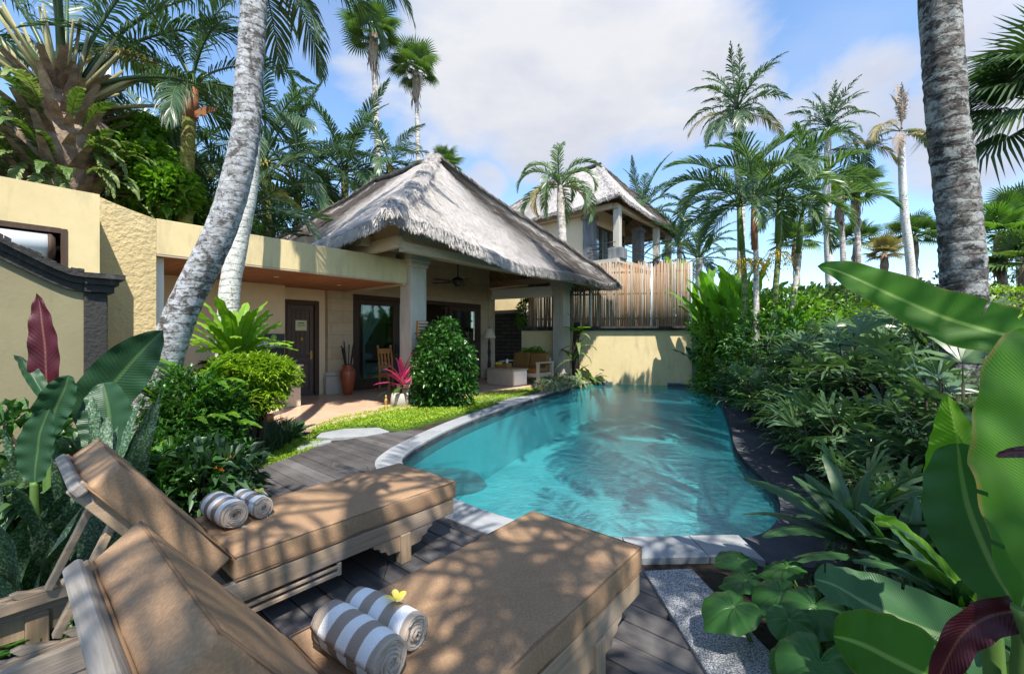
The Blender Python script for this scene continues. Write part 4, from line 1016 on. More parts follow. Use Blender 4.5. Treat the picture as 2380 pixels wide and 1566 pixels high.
# low pale wall and yellow pier behind the big right trunk
bw_ = thing('boundary_wall', Vector((6, 6.6, 0)), 'pale grey boundary wall glimpsed behind the thick right palm trunk', 'wall')
q = MB(); q.bar((4.7, 6.9, .55), (9.5, 5.2, .55), .2, 1.15); q.build('wall_panel', M['column'], bw_)
q = MB(); q.bar((4.6, 6.93, 1.18), (9.6, 5.17, 1.18), .3, .08); q.build('coping', M['column'], bw_)
q = MB(); c = at(2232, 845, 5.3); q.box((c.x, c.y, .62), (.30, .3, 1.3)); tag(q.build('garden_pier', M['yellow'], bevel=.01), 'small yellow plastered pier beside the base of the right palm trunk', 'pier')

# ================================================================== SECOND VILLA
v2 = thing('upper_villa', Vector((5.4, 25.5, 0)), 'raised second villa with thatched roof behind the bamboo fence', 'villa')
A2 = Vector((5.29, 21.0, 0))
thatch_roof(v2, A2, 9.6, 10.6, 3.7, 3.2, 8.28, 12.3, 1.08, 12000, seed=11, hipr=.25, flare=(.2, 0, 0, 0), fine=1.6)
def V2(u, n, z): return A2 + U * u + N * n + ZZ * z
def v2box(mb, u0, u1, n0, n1, z0, z1):
    p = [V2(u0, n1, z0), V2(u1, n1, z0), V2(u1, n0, z0), V2(u0, n0, z0)]; mb.hexa(p + [k + ZZ * (z1 - z0) for k in p])
q = MB(); v2box(q, .3, 8.3, -10, -.3, -.02, 5.2); q.build('lower_storey', M['cream'], v2)
q = MB(); v2box(q, .2, 8.6, -10.1, -.2, 5.2, 5.4); q.build('balcony_floor', M['column'], v2)
q = MB(); v2box(q, .85, 5.6, -9.8, -2.35, 5.4, 8.7); q.build('upper_wall', M['cream'], v2)
for (u, n) in ((.8, -.5), (6.0, -.5), (8.0, -.5)):
    q = MB(); v2box(q, u - .16, u + .16, n - .16, n + .16, 5.401, 8.2); q.build('column', M['column'], v2)
    q = MB(); v2box(q, u - .38, u + .38, n - .38, n + .38, 5.402, 6.0); q.build('column_plinth', M['greystone'], v2, bevel=.05)
for (u, n) in ((.95, -2.2), (5.2, -1.3)):
    q = MB(); v2box(q, u - .27, u + .27, n - .27, n + .27, 5.403, 7.75); v2box(q, u - .34, u + .34, n - .34, n + .34, 7.75, 8.0); q.build('stone_pillar', M['greystone'], v2)
for (a, bb) in ((V2(.55, -.5, 8.15), V2(8.1, -.5, 8.15)), (V2(.55, -.62, 8.15), V2(.55, -6.6, 8.15)), (V2(8.1, -.62, 8.15), V2(8.1, -6.6, 8.15))):
    q = MB(); q.bar(a, bb, .22, .26); q.build('beam', M['beam'], v2)
# windows facing left (-U) and front (N)
for i in range(4):
    q = MB(); u0 = 1.35 + i * 1.02
    v2box(q, u0, u0 + .10, -2.35, -2.26, 5.45, 7.7); v2box(q, u0 + .88, u0 + .98, -2.35, -2.26, 5.45, 7.7); v2box(q, u0 + .1, u0 + .88, -2.35, -2.26, 7.58, 7.7); v2box(q, u0 + .1, u0 + .88, -2.35, -2.26, 5.45, 5.6); o = q.build('window_frame', M['darkwood'], v2)
    q = MB(); v2box(q, u0 + .1, u0 + .88, -2.29, -2.28, 5.6, 7.58); q.build('pane', M['glass'], o)
    q = MB(); v2box(q, u0 + .12, u0 + .40, -2.345, -2.31, 5.6, 7.58); v2box(q, u0 + .62, u0 + .86, -2.345, -2.315, 5.6, 7.58); q.build('curtain_panel', M['curtain'], o)
q = MB()
for z in (5.75, 6.05, 6.3): q.tube([V2(.75, -.45, z), V2(8.1, -.45, z)], .025, 6); q.tube([V2(.55, -.5, z), V2(.55, -2.0, z)], .02, 6)
q.build('balcony_railing', M['black'], v2)

# ================================================================== SUN LOUNGERS
def soft_box(mb, c, size, ax, r=.03, puff=.012, amp=.004, seed=0, n=(22, 12, 4)):
    hx, hy, hz = [k / 2 for k in size]; c = Vector(c)
    def ticks(h, m):
        t = [-h, -h + r * .3, -h + r * .65, -h + r]; k = m - 1
        t += [-h + r + (2 * h - 2 * r) * i / k for i in range(1, k)]
        return t + [h - r, h - r * .65, h - r * .3, h]
    X, Y, Z = ticks(hx, n[0]), ticks(hy, n[1]), ticks(hz, n[2]); idx = {}; vs = []
    def vid(i, j, k):
        if (i, j, k) not in idx:
            p = Vector((X[i], Y[j], Z[k])); q = Vector((max(-hx + r, min(hx - r, p.x)), max(-hy + r, min(hy - r, p.y)), max(-hz + r, min(hz - r, p.z))))
            d = p - q
            if d.length > 1e-6: p = q + d.normalized() * r * (d.length / max(d.length, 1e-6))
            fx, fy = 1 - (p.x / hx) ** 2, 1 - (p.y / hy) ** 2
            p.z += (1 if p.z > 0 else -1) * puff * max(0, fx) ** .4 * max(0, fy) ** .5
            nz = noise.noise(Vector((p.x * 5 + seed, p.y * 5, p.z * 4))) * amp * 1.6 + noise.noise(Vector((p.x * 14 + seed, p.y * 11, p.z * 9))) * amp
            if d.length > 1e-6: p += d.normalized() * nz
            idx[(i, j, k)] = len(vs); vs.append(c + ax[0] * p.x + ax[1] * p.y + ax[2] * p.z)
        return idx[(i, j, k)]
    fs = []; I, J, K = len(X) - 1, len(Y) - 1, len(Z) - 1
    for i in range(I):
        for j in range(J): fs.append((vid(i, j, K), vid(i + 1, j, K), vid(i + 1, j + 1, K), vid(i, j + 1, K))); fs.append((vid(i, j, 0), vid(i, j + 1, 0), vid(i + 1, j + 1, 0), vid(i + 1, j, 0)))
    for i in range(I):
        for k in range(K): fs.append((vid(i, 0, k), vid(i + 1, 0, k), vid(i + 1, 0, k + 1), vid(i, 0, k + 1))); fs.append((vid(i, J, k), vid(i, J, k + 1), vid(i + 1, J, k + 1), vid(i + 1, J, k)))
    for j in range(J):
        for k in range(K): fs.append((vid(0, j, k), vid(0, j, k + 1), vid(0, j + 1, k + 1), vid(0, j + 1, k))); fs.append((vid(I, j, k), vid(I, j + 1, k), vid(I, j + 1, k + 1), vid(I, j, k + 1)))
    mb.add(vs, fs, True)
def rect_tube(mb, corners, r):
    pts = crom(corners + [corners[0]], 1); mb.tube(pts, r, 6, cap=False)
XA, YA = Vector((1, 0, 0)), Vector((0, 1, 0))
LH = 1.39
def make_lounger(loc, label, seed):
    o = thing('sun_lounger', loc, label, 'sun lounger', 'wooden sun loungers on the deck', rz=UA)
    B = lambda mb, n, m, bev=.006, par=None: mb.build(n, M[m], par or o, world=False, bevel=bev)
    yw = .315
    # base frame
    q = MB()
    for s in (-1, 1): q.box((-1.17, s * yw, .235), (2.3, .034, .105))
    q.box((-.035, 0, .235), (.034, .594, .10)); q.box((-2.30, 0, .235), (.034, .594, .10)); q.box((-LH - .02, 0, .225), (.05, .594, .06))
    B(q, 'frame', 'teak')
    q = MB(); x = -.09
    while x > -LH + .03: q.box((x, 0, .276), (.06, .594, .016)); x -= .085
    B(q, 'slats', 'teak')
    for s in (-1, 1):
        for lx in (-.43, -1.98):
            q = MB(); q.box((lx, s * (yw - .002), .092), (.075, .062, .184)); leg = B(q, 'leg', 'teakz', .005)
            # shaped bracket either side of the leg
            for t in (-1, 1):
                q = MB(); prof = [(0, .184), (.19, .184), (.18, .160), (.145, .150), (.135, .125), (.10, .118), (.085, .09), (.0, .085)]
                pts = [Vector((lx + t * (.0385 + a), s * yw - .012, z)) for a, z in prof] + [Vector((lx + t * (.0385 + a), s * yw + .012, z)) for a, z in prof]
                n = len(prof); fs = [list(range(n)), list(range(n, 2 * n))[::-1]] + [(i, (i + 1) % n, n + (i + 1) % n, n + i) for i in range(n)]
                q.add(pts, fs); B(q, 'bracket', 'teakz', 0, leg)
    # sliding tray under the seat's side
    q = MB()
    for s in (-1, 1):
        q.box((-1.12, s * (yw + .006), .155), (.52, .02, .014)); q.box((-1.12, s * (yw + .006), .118), (.52, .02, .02)); q.box((-.87, s * (yw + .006), .14), (.02, .022, .07)); q.box((-1.37, s * (yw + .006), .14), (.02, .022, .07))
    q.box((-1.12, 0, .112), (.5, .58, .012)); B(q, 'side_tray', 'teak', .002)
    # notched racks at the head end
    for s in (-1, 1):
        q = MB(); q.box((-1.86, s * .255, .262), (.84, .026, .05))
        for k in range(5):
            xx = -1.60 - k * .13
            q.hexa([Vector((xx - .05, s * .255 - .013, .288)), Vector((xx + .05, s * .255 - .013, .288)), Vector((xx + .05, s * .255 + .013, .288)), Vector((xx - .05, s * .255 + .013, .288)),
                    Vector((xx - .075, s * .255 - .013, .318)), Vector((xx - .05, s * .255 - .013, .322)), Vector((xx - .05, s * .255 + .013, .322)), Vector((xx - .075, s * .255 + .013, .318))])
        B(q, 'notched_rack', 'teak', .003)
    # seat cushion
    q = MB(); soft_box(q, (-LH / 2 - .0, 0, .353), (LH, .68, .118), (XA, YA, ZZ), .020, .006, .005, seed); sc = B(q, 'seat_cushion', 'cushion', 0)
    q = MB()
    for z in (.4075, .2985): rect_tube(q, [Vector((-.0055, -.3355, z)), Vector((-.0055, .3355, z)), Vector((-LH + .0055, .3355, z)), Vector((-LH + .0055, -.3355, z))], .0036)
    B(q, 'piping', 'seam', 0, sc)
    # backrest
    an = R(54); bd_ = Vector((-math.cos(an), 0, math.sin(an))); nd = Vector((math.sin(an), 0, math.cos(an))); hg = Vector((-LH - .012, 0, .345))
    LB = .65
    top0 = Vector((-LH - .005, 0, .412)); cc = top0 + bd_ * (LB / 2) - nd * .062
    q = MB(); soft_box(q, cc, (LB, .68, .125), (-bd_, YA, nd), .020, .004, .006, seed + 5, (14, 12, 4)); bc = B(q, 'back_cushion', 'cushion', 0)
    q = MB()
    for d_ in (.0585, -.0585): rect_tube(q, [cc + bd_ * (LB / 2 - .0055) + YA * .3355 + nd * d_, cc + bd_ * (LB / 2 - .0055) - YA * .3355 + nd * d_, cc - bd_ * (LB / 2 - .0055) - YA * .3355 + nd * d_, cc - bd_ * (LB / 2 - .0055) + YA * .3355 + nd * d_], .0036)
    B(q, 'piping', 'seam', 0, bc)
    fo = top0 - nd * .145
    q = MB()
    for s in (-1, 1):
        q.bar(fo + YA * s * .285 + bd_ * .02, fo + YA * s * .285 + bd_ * .67, .032, .058, nd)
        for k in range(4):
            q.box(fo + YA * s * .285 + bd_ * (.14 + k * .13) + nd * .031, (.05, .03, .02), (bd_, YA, nd))
    for k in range(7): q.box(fo + bd_ * (.06 + k * .09) + nd * .018, (.06, .53, .016), (bd_, YA, nd))
    B(q, 'backrest_frame', 'teak', .004)
    q = MB(); tb = fo + bd_ * .655 + nd * .0
    q.box(tb, (.050, .655, .040), (bd_, YA, nd))
    for s in (-1, 1): q.box(tb + YA * s * .285 - bd_ * .045 + nd * .0, (.06, .034, .04), (bd_, YA, nd))
    B(q, 'head_rail', 'greyteak', .01)
    for s in (-1, 1):
        q = MB(); a_ = fo + bd_ * .46 + YA * s * .235; q.bar(a_, Vector((-1.95, s * .235, .30)), .028, .042, YA); B(q, 'prop_strut', 'teak', .004)
    return o
L1p, L2p = Vector((.383, 2.31, 0)), Vector((-.657, 3.265, 0))
make_lounger(L1p + ZZ * .014, 'tan cushioned wooden sun lounger nearest the camera', 1)
make_lounger(L2p + ZZ * .014, 'tan cushioned wooden sun lounger farther back beside the pool corner', 7)
def roll(lp, x, y, r, ln, label, turn, seed, lean=0):
    o = thing('rolled_towel', lp + U * x - N * y + ZZ * (.424 + r), label, 'towel', 'striped towels rolled up on the loungers', rz=UA + R(lean))
    th = .0085; q = MB(); pts = []; A_ = 2 * math.pi * (r / (th * 1.28)); m = int(A_ / .22)
    rr = random.Random(seed)
    for i in range(m + 1):
        a = A_ * i / m; rad = .006 + (r - .006 - th / 2) * i / m; rad *= 1 + .018 * math.sin(a * 2 + 1) + .012 * math.sin(a * 3.7)
        pts.append((math.cos(a + turn) * rad, math.sin(a + turn) * rad, i / m))
    mc = 12; vs = []; fs = []
    for side in (0, 1):
        for i, (x_, z_, t) in enumerate(pts):
            n_ = Vector((x_, 0, z_)).normalized() * (th / 2 if side else -th / 2)
            e0 = .012 * (1 - t) * math.sin(t * 7 + seed) + rr.uniform(-.002, .002)
            for j in range(mc + 1):
                f = j / mc; yy = e0 * (1 - f) + ln * f
                fl = .005 * noise.noise(Vector((x_ * 22, yy * 14 + seed, z_ * 22)))
                rnd_ = 1 - .10 * (math.exp(-f * 9) + math.exp(-(1 - f) * 9)) * (t ** 3)
                vs.append(Vector((x_ * rnd_, yy, z_ * rnd_)) + n_ + Vector((x_, 0, z_)).normalized() * fl)
    S = (m + 1) * (mc + 1)
    for i in range(m):
        for j in range(mc):
            a = i * (mc + 1) + j; fs.append((S + a, S + a + 1, S + a + mc + 2, S + a + mc + 1)); fs.append((a, a + mc + 1, a + mc + 2, a + 1))
        a = i * (mc + 1); fs.append((a, S + a, S + a + mc + 1, a + mc + 1)); a += mc; fs.append((a, a + mc + 1, S + a + mc + 1, S + a))
    a = m * (mc + 1)
    for j in range(mc): fs.append((a + j, S + a + j, S + a + j + 1, a + j + 1))
    q.add(vs, fs, True); q.build('towel_roll', M['towel'], o, world=False)
    q = MB()
    for k in range(6):
        p = Vector((r * .35 + rr.uniform(-.02, .02), .004, -r + .010)); q.tube([p, p + Vector((rr.uniform(-.008, .008), -.012, -.006)), p + Vector((rr.uniform(-.012, .012), -.020, -.0075))], .0013, 4)
    q.build('fringe', M['bone'], o, world=False)
    return o
roll(L2p, -1.285, -.02, .076, .30, 'larger rolled striped towel on the far lounger, against its backrest', 4.0, 1, 4)
t2 = roll(L2p, -1.135, .015, .062, .27, 'smaller rolled striped towel with a flower on the far lounger', 4.4, 2, 6)
roll(L1p, -1.29, -.12, .074, .32, 'larger rolled striped towel on the near lounger at the bottom edge', 4.2, 3, 5)
t4 = roll(L1p, -1.15, -.06, .063, .30, 'smaller rolled striped towel with a yellow flower on the near lounger', 4.5, 4, 9)
def flower(p, label, s=.034, rz=0, tilt=.3):
    o = thing('frangipani_flower', p, label, 'flower', 'frangipani flowers on the towels', rz)
    for k in range(5):
        a = k * 1.2566; d = Vector((math.cos(a), math.sin(a), .35)); sd = Vector((-math.sin(a), math.cos(a), .25)).normalized(); q = MB()
        pts = [d * s * t for t in (.05, .35, .7, .95, 1.1)]; q.ribbon(pts, [s * w for w in (.08, .28, .40, .28, .04)], [sd] * 5); q.build('petal', M['petal'], o, world=False)
    return o
flower(L2p + U * -1.135 - N * .10 + ZZ * .558, 'small yellow flower on the towels of the far lounger', .03)
flower(L1p + U * -1.155 - N * .05 + ZZ * .556, 'yellow frangipani flower on the towels of the near lounger', .034, .6)

# ================================================================== PLANT GENERATORS
def frond_mesh(name, L, nl, ll, lw, e0, e1, vee=.35, droop=.35, seed=0, start=.16, gap=0, rr0=.022, petiole=True, comb=1.0, curl=0):
    q = MB(); r = random.Random(seed); m = 22; p = Vector((0, 0, 0)); C = [p.copy()]; T = []
    for i in range(m):
        t = (i + .5) / m; a = R(e0 + (e1 - e0) * t ** 1.25); d = Vector((math.cos(a), curl * t * .4, math.sin(a))).normalized(); p = p + d * (L / m); C.append(p.copy()); T.append(d)
    T.append(T[-1])
    if petiole: q.tube(C, [rr0 * (1 - .88 * i / m) * (1.6 if i == 0 else 1) for i in range(m + 1)], 5)
    for k in range(nl):
        t = start + (1 - start) * (k / (nl - 1)); x = t * m; i = min(int(x), m - 1); f = x - i
        b0 = C[i].lerp(C[i + 1], f); tg = T[i]; s0 = Vector((0, 1, 0)); s0 = (s0 - tg * s0.dot(tg)).normalized(); up = tg.cross(s0)
        if up.z < 0 and e0 > -30 and abs(up.z) > .15 and tg.x > 0: up = -up
        u = (t - start) / (1 - start); prof = (.45 + .55 * min(1, u / .3)) * (1 - .72 * max(0, (u - .45) / .55) ** 1.4)
        for s in (-1, 1):
            if r.random() < gap: continue
            fa = R(28 + 45 * u + r.uniform(-7, 7)) * comb; v = vee + r.uniform(-.18, .18)
            d = (s0 * s * math.cos(fa) * math.cos(v) + tg * math.sin(fa) + up * math.cos(fa) * math.sin(v)).normalized()
            l = ll * prof * r.uniform(.85, 1.08); w = lw * (.6 + .4 * prof) * .5; dr = droop * r.uniform(.6, 1.4)
            pts = [b0, b0 + d * l * .38 - ZZ * dr * l * .08, b0 + d * l * .74 - ZZ * dr * l * .42, b0 + d * l * .92 - ZZ * dr * l * 1.0]
            wd_ = (tg - d * tg.dot(d)); 
            if wd_.length < .05: wd_ = up.copy()
            wd_.normalize(); wd_ = (wd_ + up * r.uniform(-.5, .5)).normalized()
            q.ribbon(pts, [w * .5, w, w * .8, w * .08], [wd_] * 4)
    return q.mesh(name)
def fan_mesh(name, pet, rad, n, spread=125, split=.5, droop=.25, seed=0, wseg=1.0, cup=.12):
    q = MB(); r = random.Random(seed); q.tube([Vector((0, 0, 0)), Vector((pet * .5, 0, .02 * pet)), Vector((pet, 0, 0))], [.018 + rad * .008, .012 + rad * .006, .008 + rad * .004], 5)
    h = Vector((pet, 0, 0)); da = 2 * R(spread) / n
    def P(a, t, z=0):
        x = rad * t; return h + Vector((math.cos(a) * x, math.sin(a) * x * .96, cup * rad * math.sin(t * 2.2) - droop * rad * t ** 3 * (.6 + .4 * abs(a) / R(spread)) + z))
    for k in range(n):
        a0 = -R(spread) + k * da; a1 = a0 + da * wseg; am = (a0 + a1) / 2; ln = (1 - .28 * (abs(am) / R(spread)) ** 2) * r.uniform(.9, 1.05); f = rad * da * .22
        s = split * ln; m1 = P(am, s * .6, f * .6); m2 = P(am, s, f); tip = P(am + r.uniform(-.04, .04), ln, -droop * rad * r.uniform(.05, .35)); m3 = P(am, (s + ln) / 2, f * .3 - droop * rad * .05)
        w3 = (a1 - a0) * .33
        q.add([h, P(a0, s * .6), m1, P(a1, s * .6), P(a0, s), m2, P(a1, s), P(am - w3, (s + ln) / 2), m3, P(am + w3, (s + ln) / 2), tip],
              [(0, 1, 2), (0, 2, 3), (1, 4, 5, 2), (2, 5, 6, 3), (4, 7, 8, 5), (5, 8, 9, 6), (7, 10, 8), (8, 10, 9)], True)
    return q.mesh(name)
def setmat(me, m): me.materials.clear(); me.materials.append(m); return me
FR = {}
def fronds(key, mat, es, **kw):
    FR[key] = [(e, setmat(frond_mesh('frond', e0=e, e1=e1, seed=i * 13 + 5, **kw), M[mat])) for i, (e, e1) in enumerate(es)]
def put_frond(root, me, loc, az, pitch=0, roll=0, s=1.0, name='frond', mat=None):
    o = bpy.data.objects.new(name, me); COL.objects.link(o); o.parent = root; o.location = Vector(loc) - Vector(root.location)
    o.rotation_euler = (roll, -pitch, az); o.scale = (s, s, s)
    if mat:
        o.material_slots[0].link = 'OBJECT'; o.material_slots[0].material = M[mat]
    return o
def palm(name, label, base, pts, radii, tmat, sets, group=None, seed=1, cat='palm tree', wob=.12, n=14, sub=7, az0=0, rings=0):
    """sets: list of (frond key, count, lo elevation, hi elevation, scale, height offset)"""
    o = thing(name, base, label, cat, group); r = random.Random(seed)
    P_ = crom(pts, sub); ra = []
    for i in range(len(P_)):
        x = i / (len(P_) - 1) * (len(radii) - 1); k = min(int(x), len(radii) - 2); ra.append(radii[k] + (radii[k + 1] - radii[k]) * (x - k))
    ra = [a * (1 + .02 * math.sin(i * 2.4)) for i, a in enumerate(ra)]
    if rings:
        ra = [a * (1 + rings * ((p_.z * 7.3 + .25 * math.sin(p_.z * 3)) % 1.0 - .5) + rings * .5 * noise.noise(p_ * 3)) for a, p_ in zip(ra, P_)]
    q = MB(); q.tube(P_, ra, n, wob=wob); q.build('trunk', M[tmat], o)
    top = P_[-1]; k = 0
    for st in sets:
        key, cnt, lo, hi, s, dz = st[:6]; mat = st[6] if len(st) > 6 else None
        for i in range(cnt):
            az = az0 + k * 2.39996 + r.uniform(-.25, .25); k += 1
            e = hi + (lo - hi) * ((i + .5) / cnt) + r.uniform(-6, 6)
            cand = min(FR[key], key=lambda c: abs(c[0] - e) + r.uniform(0, 8))
            put_frond(o, cand[1], top + ZZ * (dz - .1 * (i / cnt)), az, R(e - cand[0]), r.uniform(-.25, .25), s * r.uniform(.88, 1.1), mat=mat)
    return o
fronds('coco', 'palm', [(78, 20), (60, -25), (40, -50), (20, -70), (0, -85), (-25, -88)], L=3.6, nl=46, ll=.85, lw=.055, vee=.25, droop=.5, rr0=.035)
fronds('date', 'palm', [(84, 45), (70, 10), (52, -15), (34, -35), (15, -50), (-10, -65)], L=3.4, nl=52, ll=.62, lw=.045, vee=.5, droop=.3, rr0=.035)
fronds('oil', 'palm', [(80, 30), (64, -12), (48, -45), (30, -65), (10, -80), (-15, -85)], L=4.4, nl=60, ll=.95, lw=.05, vee=.35, droop=.6, rr0=.06, start=.34)
fronds('areca', 'areca', [(82, 20), (66, -20), (50, -45), (34, -65), (15, -80)], L=2.2, nl=62, ll=.62, lw=.030, vee=.7, droop=.3, rr0=.02, start=.2)
fronds('bottle', 'areca', [(75, -30), (58, -80), (42, -110), (25, -115), (5, -110)], L=2.1, nl=46, ll=.5, lw=.04, vee=.6, droop=.35, rr0=.03, start=.12)
fronds('fern', 'fern', [(75, 20), (55, -20), (30, -50), (5, -65), (-20, -80)], L=.75, nl=32, ll=.15, lw=.034, vee=.1, droop=.1, rr0=.006, start=.06)
fronds('fernpale', 'fernpale', [(55, -40), (25, -70), (-10, -85)], L=.75, nl=34, ll=.12, lw=.026, vee=.1, droop=.15, rr0=.006, start=.06)
fronds('sparse', 'palm', [(78, 20), (60, -25), (40, -50), (20, -70), (0, -85), (-25, -88)], L=3.5, nl=24, ll=.75, lw=.055, vee=.25, droop=.5, rr0=.03, gap=.08)
fronds('ragged', 'palm', [(84, 60), (72, 20), (50, -20), (20, -60), (-30, -85)], L=2.9, nl=36, ll=.62, lw=.06, vee=.5, droop=.5, rr0=.04, gap=.25)
FR['fan'] = [(0, setmat(fan_mesh('fan_leaf', .75, .85, 26, 130, .42, .22, s), M['fan'])) for s in (1, 2)] 
FR['fanbig'] = [(0, setmat(fan_mesh('fan_leaf', 1.0, 1.25, 40, 115, .45, .7, s), M['palm'])) for s in (3, 4)]

def fan_palm(label, px_, Y, ytop, r_px, trunk_px, ybase, seed, group=None, tmat='trunk_far', n=24, drop=-28, sheath=True, dx=0, mat=None):
    c = at(px_, ytop, Y); r = r_px / F * Y; tw = trunk_px / F * Y / 2
    b_ = at(px_ + dx, ybase, Y); bx = b_.x if ybase < 800 else b_.x
    base = Vector((bx, Y, -.02)); o = thing('fan_palm', base, label, 'palm tree', group); rr = random.Random(seed)
    q = MB(); pts = crom([base, base.lerp(c, .5) + Vector((.15, 0, 0)), c - ZZ * r * .3], 5); q.tube(pts, [tw * (1.15 - .3 * i / len(pts)) for i in range(len(pts))], 10, wob=.1); q.build('trunk', M[tmat], o)
    if sheath:
        q = MB(); a = c - ZZ * r * 1.15; q.tube([a, a + ZZ * r * .3, a + ZZ * r * .6, c], [tw * .9, tw * 1.5, tw * 1.6, tw * 1.2], 9, wob=.4)
        for k in range(14):
            aa = rr.uniform(0, 6.28); p = a + ZZ * rr.uniform(.0, .8) * r + Vector((math.cos(aa), math.sin(aa), 0)) * tw * 1.3; q.ribbon([p, p + Vector((math.cos(aa) * .12, math.sin(aa) * .12, -.3)) * r * .6, p + Vector((math.cos(aa) * .1, math.sin(aa) * .1, -.8)) * r * .5], [tw * .35, tw * .3, .01], [Vector((-math.sin(aa), math.cos(aa), 0))] * 3)
        q.build('leaf_sheath', M['boots'], o)
    for i in range(n):
        e = 85 - (85 - drop) * ((i + .5) / n) ** .8 + rr.uniform(-8, 8); az = i * 2.39996 + rr.uniform(-.3, .3)
        put_frond(o, FR['fan'][i % 2][1], c, az, R(e), rr.uniform(-.4, .4), r / 1.5 * rr.uniform(.85, 1.1), mat=mat)
    return o

def blade(mb, mid, hw, side, prof=None, fold=.18, ripple=.01, nv=8, sub=6, seed=0, wave=9, tears=0):
    P_ = crom(mid, sub); m = len(P_) - 1; sides = side if isinstance(side, list) else None
    base = len(mb.v); vs = []
    for i, p in enumerate(P_):
        t = i / m; tg = (P_[min(i + 1, m)] - P_[max(i - 1, 0)]).normalized()
        if sides:
            x = t * (len(sides) - 1); k = min(int(x), len(sides) - 2); sd = Vector(sides[k]).lerp(Vector(sides[k + 1]), x - k)
        else: sd = Vector(side)
        sd = (sd - tg * sd.dot(tg)).normalized(); nr = sd.cross(tg)
        w = hw * (prof(t) if prof else max(.02, math.sin(math.pi * min(1, t ** .85 * .97 + .02)) ** .62))
        for j in range(nv + 1):
            v = j / nv * 2 - 1; rp = ripple * math.sin(t * wave * 6.28 + (1.3 if v > 0 else 0) + seed) * abs(v) ** 2 + noise.noise(Vector((t * 4 + seed, v * 1.5, seed))) * ripple * 1.2
            vs.append(p + sd * (v * w) + nr * (abs(v) * w * fold + rp)); mb.uv[base + len(vs) - 1] = (t, j / nv)
    cut = set(); tr = random.Random(seed * 7 + 1)
    for _ in range(tears):
        i = tr.randrange(int(m * .15), max(int(m * .95), int(m * .15) + 1)); d_ = tr.randint(1, max(1, nv // 2 - 1)); lo = tr.random() < .5
        for j in range(d_): cut.add((i, j if lo else nv - 1 - j))
    fs = [(i * (nv + 1) + j, i * (nv + 1) + j + 1, (i + 1) * (nv + 1) + j + 1, (i + 1) * (nv + 1) + j) for i in range(m) for j in range(nv) if (i, j) not in cut]
    mb.add(vs, fs, True)
    return P_
def rosette(name, label, cat, loc, n, L, hw, mat, seed, e_lo=15, e_hi=80, group=None, arch=60, fold=.25, jit=.15, part='leaf', ripple=.006, prof=None, sep=True):
    o = thing(name, loc, label, cat, group); r = random.Random(seed)
    variants = []
    for v in range(4):
        e0 = e_lo + (e_hi - e_lo) * v / 3; q = MB(); p = Vector((0, 0, 0)); mid = [p.copy()]
        for i in range(6):
            a = R(e0 - arch * ((i / 6) ** 1.5)); p = p + Vector((math.cos(a), 0, math.sin(a))) * L / 6; mid.append(p.copy())
        blade(q, mid, hw, (0, 1, 0), prof, fold, ripple, 6, 4, v + seed); variants.append((e0, setmat(q.mesh(part), M[mat])))
    for i in range(n):
        e = e_lo + (e_hi - e_lo) * (i + .5) / n; c = min(variants, key=lambda c_: abs(c_[0] - e))
        put_frond(o, c[1], loc, i * 2.39996 + r.uniform(-.3, .3), R(e - c[0]), r.uniform(-.25, .25), r.uniform(.75, 1.1), part)
    return o
def leaves_in(mb, r, c, rad, n, L, w, fold=.2, droop=.25, shell=.62, up=.35, clump=None, flat=0):
    c = Vector(c); rad = Vector(rad)
    for _ in range(n):
        d = Vector((r.gauss(0, 1), r.gauss(0, 1), r.gauss(0, 1))).normalized(); k = shell + (1 - shell) * r.random() ** .5
        k *= 1 + .28 * noise.noise(d * 2.6 + c) + .15 * noise.noise(d * 6 + c)
        p = c + Vector((d.x * rad.x, d.y * rad.y, d.z * rad.z)) * k
        dr = (d * .8 + Vector((r.gauss(0, .5), r.gauss(0, .5), r.gauss(0, .5) + up))).normalized()
        mb.leaf(p, dr, Vector((r.gauss(0, .5), r.gauss(0, .5), 1)), L * r.uniform(.7, 1.25), w * r.uniform(.8, 1.2), fold, droop)
def bush(name, label, cat, blobs, n, L, w, mat, seed, group=None, stem=True, base=None, **kw):
    c0 = Vector(blobs[0][0]); b_ = Vector(base) if base else Vector((c0.x, c0.y, 0)); o = thing(name, b_, label, cat, group); r = random.Random(seed); q = MB()
    tot = sum(b2[1][0] * b2[1][2] for b2 in blobs)
    for c, rad in blobs: leaves_in(q, r, c, rad, int(n * rad[0] * rad[2] / tot), L, w, **kw)
    q.build('foliage', M[mat], o)
    if stem:
        q = MB()
        for c, rad in blobs:
            for k in range(4):
                a = r.uniform(0, 6.28); t = Vector(c) + Vector((math.cos(a) * rad[0] * .6, math.sin(a) * rad[1] * .6, rad[2] * r.uniform(-.2, .5)))
                q.tube(crom([b_, b_.lerp(t, .5) + Vector((r.uniform(-.1, .1), r.uniform(-.1, .1), .1)), t], 3), [.03, .026, .022, .018, .014, .01, .006][:7], 6)
        q.build('stem', M['stem'], o)
    return o
def tufts(mb, r, pts, n, L, w, lean=.5):
    for p in pts:
        for _ in range(n):
            a = r.uniform(0, 6.28); ln = L * r.uniform(.6, 1.2); k = r.uniform(.1, lean); d = Vector((math.cos(a) * k, math.sin(a) * k, 1)).normalized(); sd = Vector((-math.sin(a), math.cos(a), 0))
            b_ = Vector(p) + Vector((r.uniform(-.04, .04), r.uniform(-.04, .04), 0)); out = Vector((math.cos(a), math.sin(a), -.4))
            mb.ribbon([b_, b_ + d * ln * .5, b_ + d * ln * .85 + out * ln * .25 * k], [w, w * .8, w * .1], [sd] * 3)
